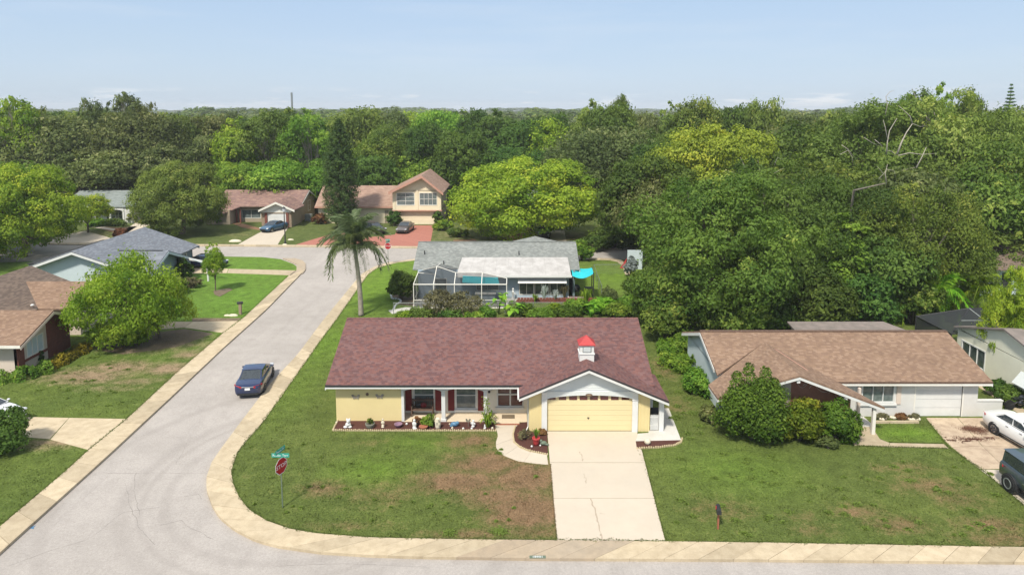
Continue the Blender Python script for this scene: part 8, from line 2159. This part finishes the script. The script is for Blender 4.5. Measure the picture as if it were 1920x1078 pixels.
for i, (X, Yv, rx_, h_, lf_, lb) in enumerate([(21, 55, 2.6, 4.6, 'deep', 'first deep green thicket clump behind the weathered flat roof'), (25.5, 54.5, 2.8, 5.2, 'oakdark', 'dark thicket clump behind the middle of the weathered flat roof'), (30, 55.5, 2.6, 4.8, 'deep', 'deep green thicket clump behind the right end of the weathered flat roof'), (34.5, 57, 2.4, 4.4, 'oak', 'green thicket clump left behind the black screen room')]):
    bush(X, Yv, rx_, 1.8, h_, lf_, lb, seed=230 + i, lf=.16, lobes=20, zmin=-.7)
# edging swirl and pale path by the pool cage corner
struct(flat_poly('path', g2([(728, 582), (760, 576), (776, 576), (776, 584), (735, 588)], .12), .12, .05, MT['slabwhite']))
edging([(733, 553), (735, 560), (750, 561), (752, 566), (742, 572), (738, 580)], 'white curved stone edging at the pool cage corner bed', 22, MT['white'], sz=.2)
struct(flat_poly('mulch_bed', g2([(735, 553), (775, 545), (776, 574), (745, 570), (752, 562), (738, 559)], .12), .115, .04, MT['dirt']))
p = G(1178, 505, .1); m2 = MB(); m2.box(p.x - .1, p.x + 1.6, p.y, p.y + .3, .1, 2.3); t = thing('shed', 'small teal wall with silver foliage by the yard edge', 'shed', p); m2.build('wall', MT['bluewall'], t)
m2 = MB(); m2.extrude([(p.x - .9, p.y + .5, .1), (p.x - .3, p.y + .5, .1), (p.x - .1, p.y + .5, 1.3)], (0, .06, 0)); tag(m2.build('banner', MT['red']), 'small red triangular banner at the yard edge by the cross street', 'banner')

# ---- woods: rows of trees beyond the far houses
kinds = ['round_a', 'round_b', 'spread', 'tall', 'loose', 'mossy']
pal_l = ['oakgrey', 'oakgrey', 'oak', 'olive', 'oakgrey', 'oakdark']
pal_m = ['green', 'deep', 'green', 'oak', 'crape', 'deep', 'olive']
pal_r = ['olive', 'oak', 'oakdark', 'oakgrey', 'oak', 'green']
desc = {'oakgrey': 'grey green mossy', 'oak': 'mid green', 'olive': 'olive', 'oakdark': 'dark', 'green': 'fresh green', 'deep': 'deep green', 'crape': 'light yellow green'}
rg = random.Random(99)
zone = lambda x, Yw: (pal_l, 'left') if x / Yw < -.36 else (pal_m, 'middle') if x / Yw < .10 else (pal_r, 'right')
where = {'left': 'in the woods at left beyond the white and rose-roofed houses', 'middle': 'in the woods behind the two-storey house', 'right': 'in the woods at right beyond the big round tree'}
# explicit skyline and front trees: kind, leaf, px, top y, Y, half width px, label
sky_t = [('loose', 'crape', 20, 172, 120, 58, 'pale airy tree rising on the skyline at the left edge'), ('loose', 'oak', 75, 192, 135, 36, 'small airy tree on the skyline right of the left edge one'),
         ('loose', 'oakgrey', 160, 176, 128, 36, 'airy grey green tree, first of the left skyline pair'), ('loose', 'oakgrey', 232, 165, 132, 52, 'airy grey green tree, taller of the left skyline pair'), ('loose', 'oakgrey', 280, 184, 130, 34, 'airy grey green tree at the right foot of the left skyline pair'),
         ('mossy', 'oakgrey', 120, 212, 126, 95, 'broad mossy oak filling the left woods below the skyline pair'), ('mossy', 'oakgrey', 260, 205, 126, 90, 'broad mossy oak in the left woods behind the olive tree'), ('mossy', 'oakgrey', 60, 230, 122, 80, 'broad mossy oak at the left edge of the woods'), ('mossy', 'oakgrey', 190, 275, 121, 100, 'low mossy oak behind the sage roof'), ('spread', 'oakgrey', 300, 270, 121, 70, 'low mossy oak above the olive spreading tree'),
         ('round_b', 'olive', 350, 215, 140, 60, 'rounded olive tree right of the left skyline pair'), ('round_a', 'oakdark', 330, 222, 132, 45, 'dark gap-filling tree below the left skyline'), ('round_a', 'oakgrey', 395, 218, 138, 60, 'grey green tree at the dip of the left skyline'),
         ('tall', 'crape', 440, 222, 126, 42, 'light yellow green tree right of the skyline dip'), ('loose', 'olive', 500, 196, 128, 62, 'tall olive tree with pale trunk showing, centre left'), ('loose', 'green', 575, 206, 126, 58, 'tall fresh green tree with pale trunks behind the rose roof'), ('tall', 'olive', 540, 205, 136, 50, 'olive tree between the two pale-trunked trees'),
         ('round_b', 'green', 520, 300, 118, 62, 'low fresh green tree right behind the rose roof'), ('round_b', 'green', 600, 310, 119, 45, 'low fresh green tree left of the columnar pine'), ('round_a', 'green', 445, 305, 118, 45, 'low green tree at the left end of the rose roof'),
         ('round_b', 'olive', 665, 200, 150, 55, 'rounded olive tree behind the columnar pine'), ('ragged', 'olive', 740, 225, 140, 70, 'broad olive tree behind the two-storey house'), ('round_a', 'oakgrey', 725, 208, 170, 55, 'far grey green tree above the two-storey house'),
         ('domed', 'deep', 800, 235, 130, 65, 'deep green tree behind the peach gable'), ('round_a', 'deep', 870, 250, 125, 60, 'deep green tree left of the big round tree'), ('loose', 'deep', 890, 196, 150, 40, 'deep green tree with knobby top on the middle skyline'), ('tall', 'deep', 930, 208, 145, 55, 'deep green tree behind the big round tree, left'), ('round_b', 'deep', 990, 222, 140, 55, 'deep green tree behind the big round tree, centre'), ('round_a', 'deep', 1040, 215, 138, 48, 'deep green tree behind the big round tree, right'),
         ('round_b', 'deep', 700, 290, 121, 55, 'deep green tree right of the columnar pine'), ('round_a', 'green', 660, 320, 120, 35, 'green low tree above the dusty rose roof'), ('tall', 'olive', 1110, 190, 135, 42, 'dark rounded tree on the skyline right of centre'), ('domed', 'oak', 1165, 184, 138, 36, 'tall rounded tree, second on the skyline right of centre'), ('round_a', 'oakdark', 1140, 200, 132, 60, 'broad dark tree under the two skyline tops right of centre'),
         ('round_b', 'oakgrey', 1205, 210, 150, 40, 'grey green tree in the skyline dip right of centre'), ('tall', 'olive', 1265, 194, 130, 34, 'olive tree starting the right skyline'), ('round_a', 'oak', 1315, 188, 128, 52, 'rounded tree on the right skyline with rusty patch'), ('round_b', 'oakdark', 1375, 196, 128, 42, 'dark rounded tree on the right skyline'), ('round_a', 'olive', 1430, 190, 126, 45, 'olive tree on the right skyline before the cloud'),
         ('round_b', 'oakgrey', 1500, 212, 150, 70, 'low grey green tree under the small cloud'), ('spread', 'olive', 1570, 208, 120, 70, 'broad olive tree below the small cloud'), ('round_a', 'oakgrey', 1460, 240, 108, 60, 'grey green tree below the right skyline'), ('ragged', 'olive', 1540, 250, 102, 80, 'olive tree left of the bare forked limbs'),
         ('domed', 'green', 1700, 184, 118, 45, 'green domed tree behind the bare forked limbs'), ('tall', 'green', 1765, 160, 112, 38, 'green domed top just left of the tallest olive tree'), ('round_a', 'oak', 1825, 172, 108, 36, 'small domed top right of the tallest olive tree'), ('round_b', 'olive', 1890, 200, 105, 60, 'olive tree under the lone norfolk pine'), ('round_b', 'crape', 1925, 245, 92, 40, 'yellow green tree at the right edge below the pine')]
for k in sky_t: tree_px(k[0], k[1], k[2], k[3], k[4], k[5], k[6])
n_tr = 0
ROWS = {128: 'front row of the woods', 137: 'second row of the woods', 148: 'third row of the woods', 161: 'fourth row of the woods', 178: 'last row of the woods'}
LM = [(60, 'at the left edge'), (150, 'behind the big left yellow green tree'), (250, 'behind the white house'), (345, 'behind the olive spreading tree'), (430, 'left of the rose roof'), (520, 'behind the rose roof'), (600, 'behind the white garage gable'), (680, 'behind the columnar pine'), (745, 'behind the dusty rose roof'), (850, 'behind the two-storey house'),
      (930, 'left behind the big round tree'), (1010, 'behind the big round tree'), (1100, 'right behind the big round tree'), (1200, 'behind the mossy oak'), (1300, 'behind the yellowing trees'), (1400, 'behind the nearest oak'), (1520, 'under the small cloud'), (1620, 'left of the bare limbs'), (1720, 'right of the bare limbs'), (1830, 'behind the tallest right tree'), (9999, 'at the right edge')]
SH = {'ragged': 'ragged', 'domed': 'domed', 'round_a': 'round', 'round_b': 'full', 'spread': 'spreading', 'mossy': 'mossy', 'tall': 'upright', 'loose': 'airy'}
def lab(lf_, kd, X, Yv, row):
    px = 960 + X / Yv * F_PX
    for sz in ('', 'smaller ', 'narrower '):
        r = sz + desc[lf_].replace(' mossy', '') + ' ' + SH[kd] + ' tree ' + next(t for a, t in LM if px < a) + ', ' + row
        if r not in USED: break
    USED.add(r); return r
USED = set()
for (Yw, sp, h0, h1) in [(128, 8.5, 9.5, 12.5), (137, 9, 11, 13.5), (148, 10, 11.5, 14.5), (161, 10, 13, 17), (178, 10.5, 14, 18.2)]:
    x = -.80 * Yw - 4
    while x < .80 * Yw:
        X = x + rg.uniform(-2, 2); Yv = Yw + rg.uniform(-3, 3); pal, zn = zone(X, Yv); lf_ = rg.choice(pal); kd = rg.choice(['round_a', 'round_b', 'ragged', 'ragged', 'domed', 'mossy', 'mossy' if zn == 'left' else 'tall', 'loose']); hh = rg.uniform(h0, h1) + (rg.uniform(1, 3) if rg.random() < .2 else 0)
        tree(kd, lf_, X, Yv, hh, sp * rg.uniform(.62, .82), lab(lf_, kd, X, Yv, ROWS[Yw]), name='woodland_tree', group='trees ' + where[zn])
        n_tr += 1; x += sp * rg.uniform(.85, 1.15)
# right-hand wood behind the neighbour and filling the side
for (Yw, sp, x0_, x1_, h0, h1) in [(72, 8, 44, 70, 11, 13), (80, 8.5, 18, 75, 11, 13), (92, 9, 30, 82, 12, 14.5), (100, 9.5, 24, 90, 12, 14.5), (110, 10, 30, 95, 12, 15), (118, 10, 20, 100, 12, 14)]:
    x = x0_; seen_ = set()
    while x < x1_:
        X = x + rg.uniform(-2, 2); Yv = Yw + rg.uniform(-2, 2)
        if X / Yv > .84: break
        lf_ = rg.choice(pal_r); kd = rg.choice(['ragged', 'round_b', 'mossy', 'domed'])
        tree(kd, lf_, X, Yv, rg.uniform(h0, h1), sp * rg.uniform(.6, .8), lab(lf_, kd, X, Yv, {72: 'nearest row at right', 80: 'second row at right', 92: 'third row at right', 100: 'fourth row at right', 110: 'fifth row at right', 118: 'sixth row at right'}[Yw]), name='woodland_tree', group='trees in the dense wood on the right side')
        x += sp * rg.uniform(.85, 1.15)
for (Yw, sp, x0_, x1_, h0, h1) in [(72, 8, -70, -56, 8, 11), (88, 9, -85, -62, 9, 12)]:
    x = x0_
    while x < x1_:
        X = x + rg.uniform(-2, 2); lf_ = rg.choice(['oak', 'oakdark', 'olive'])
        nl_ = globals().get('nl_', -1) + 1; tree(rg.choice(['round_a', 'round_b']), lf_, X, Yw, rg.uniform(h0, h1), sp * .7, desc[lf_] + ' tree behind the brown roofs at the left edge, ' + ['leftmost of the nearer ones', 'second of the nearer ones', 'third of the nearer ones', 'leftmost of the farther ones', 'second of the farther ones', 'third of the farther ones', 'fourth of the farther ones', 'fifth of the farther ones'][min(7, nl_ if Yw < 80 else nl_ + 1)], name='woodland_tree', group='trees behind the brown roofs at the left edge'); x += sp
# far wood: one mass to the horizon
rngf = np.random.default_rng(5)
def far_mass(label, mats, seed, rows):
    rn = np.random.default_rng(seed); cm = [crown_mesh('far_crown', 200 + j, 6.0, 4.6, 14, 2.4, 7, 6, .70)[0] for j in range(3)]
    base = []
    for m in cm:
        n = len(m.vertices); v = np.empty(n * 3, 'f'); m.vertices.foreach_get('co', v); t_ = np.empty(n, 'f'); m.attributes['tint'].data.foreach_get('value', t_); base.append((v.reshape(-1, 3), t_))
    for mi, mt in enumerate(mats):
        Vs = []; Ts = []
        for (Yw, sp, h0, h1) in rows:
            nx_ = int(1.7 * Yw / sp / len(mats))
            for i in range(nx_):
                X = -.85 * Yw + 1.7 * Yw * (i + rn.uniform(0, 1)) / nx_; Yv = Yw + rn.uniform(-.06, .06) * Yw; h = rn.uniform(h0, h1); v, t_ = base[rn.integers(3)]
                s = sp * rn.uniform(.09, .13); Vs.append(v * np.array([s, s, h / 11.5]) + np.array([X, Yv, h * .58])); Ts.append(np.clip(t_ + rn.uniform(-.2, .2), 0, 1))
        V = np.concatenate(Vs); T = np.concatenate(Ts)
        o = bpy.data.objects.new('woods', np_mesh('woods', V, np.arange(len(V)).reshape(-1, 4), T, LF[mt])); col.objects.link(o); o['kind'] = 'stuff'; o['label'] = label
        print('far', mt, len(V) // 2)
far_mass('far woods merging into one green mass towards the horizon', ['oakgrey', 'oak', 'olive'], 3, [(200, 12, 11, 16.5), (230, 13, 11, 17), (265, 14, 10.5, 17.5), (310, 16, 10, 18), (370, 18, 10, 18), (450, 22, 9, 18.5), (560, 26, 9, 19), (720, 32, 9, 19), (950, 40, 9, 19), (1300, 52, 9, 18), (1900, 80, 9, 18)])
mb = MB(); mb.box(-2600, 2600, -60, 3300, -1.2, 33)
o = mb.build('haze', MT['haze']); o['kind'] = 'stuff'
# a few low cumulus heads far off on the horizon
def cloud(px, py, Yw, parts, label):
    c = GY(px, py, Yw); m2 = MB()
    for (x, z, r) in parts: m2.blob((c.x + x, Yw + (x * .3) % 60, c.z + z), r, r * .8, r * .42, 14, 8)
    o = m2.build('cloud', MT['cloud'], None, True); o['kind'] = 'structure'; o['label'] = label
tm = 0
for m in bpy.data.meshes: tm += sum(1 for _ in [0]) * 0
print('unique tris', sum(len(m.loops) - 2 * len(m.polygons) for m in bpy.data.meshes), 'woodland trees', n_tr, 'objects', len(bpy.data.objects))
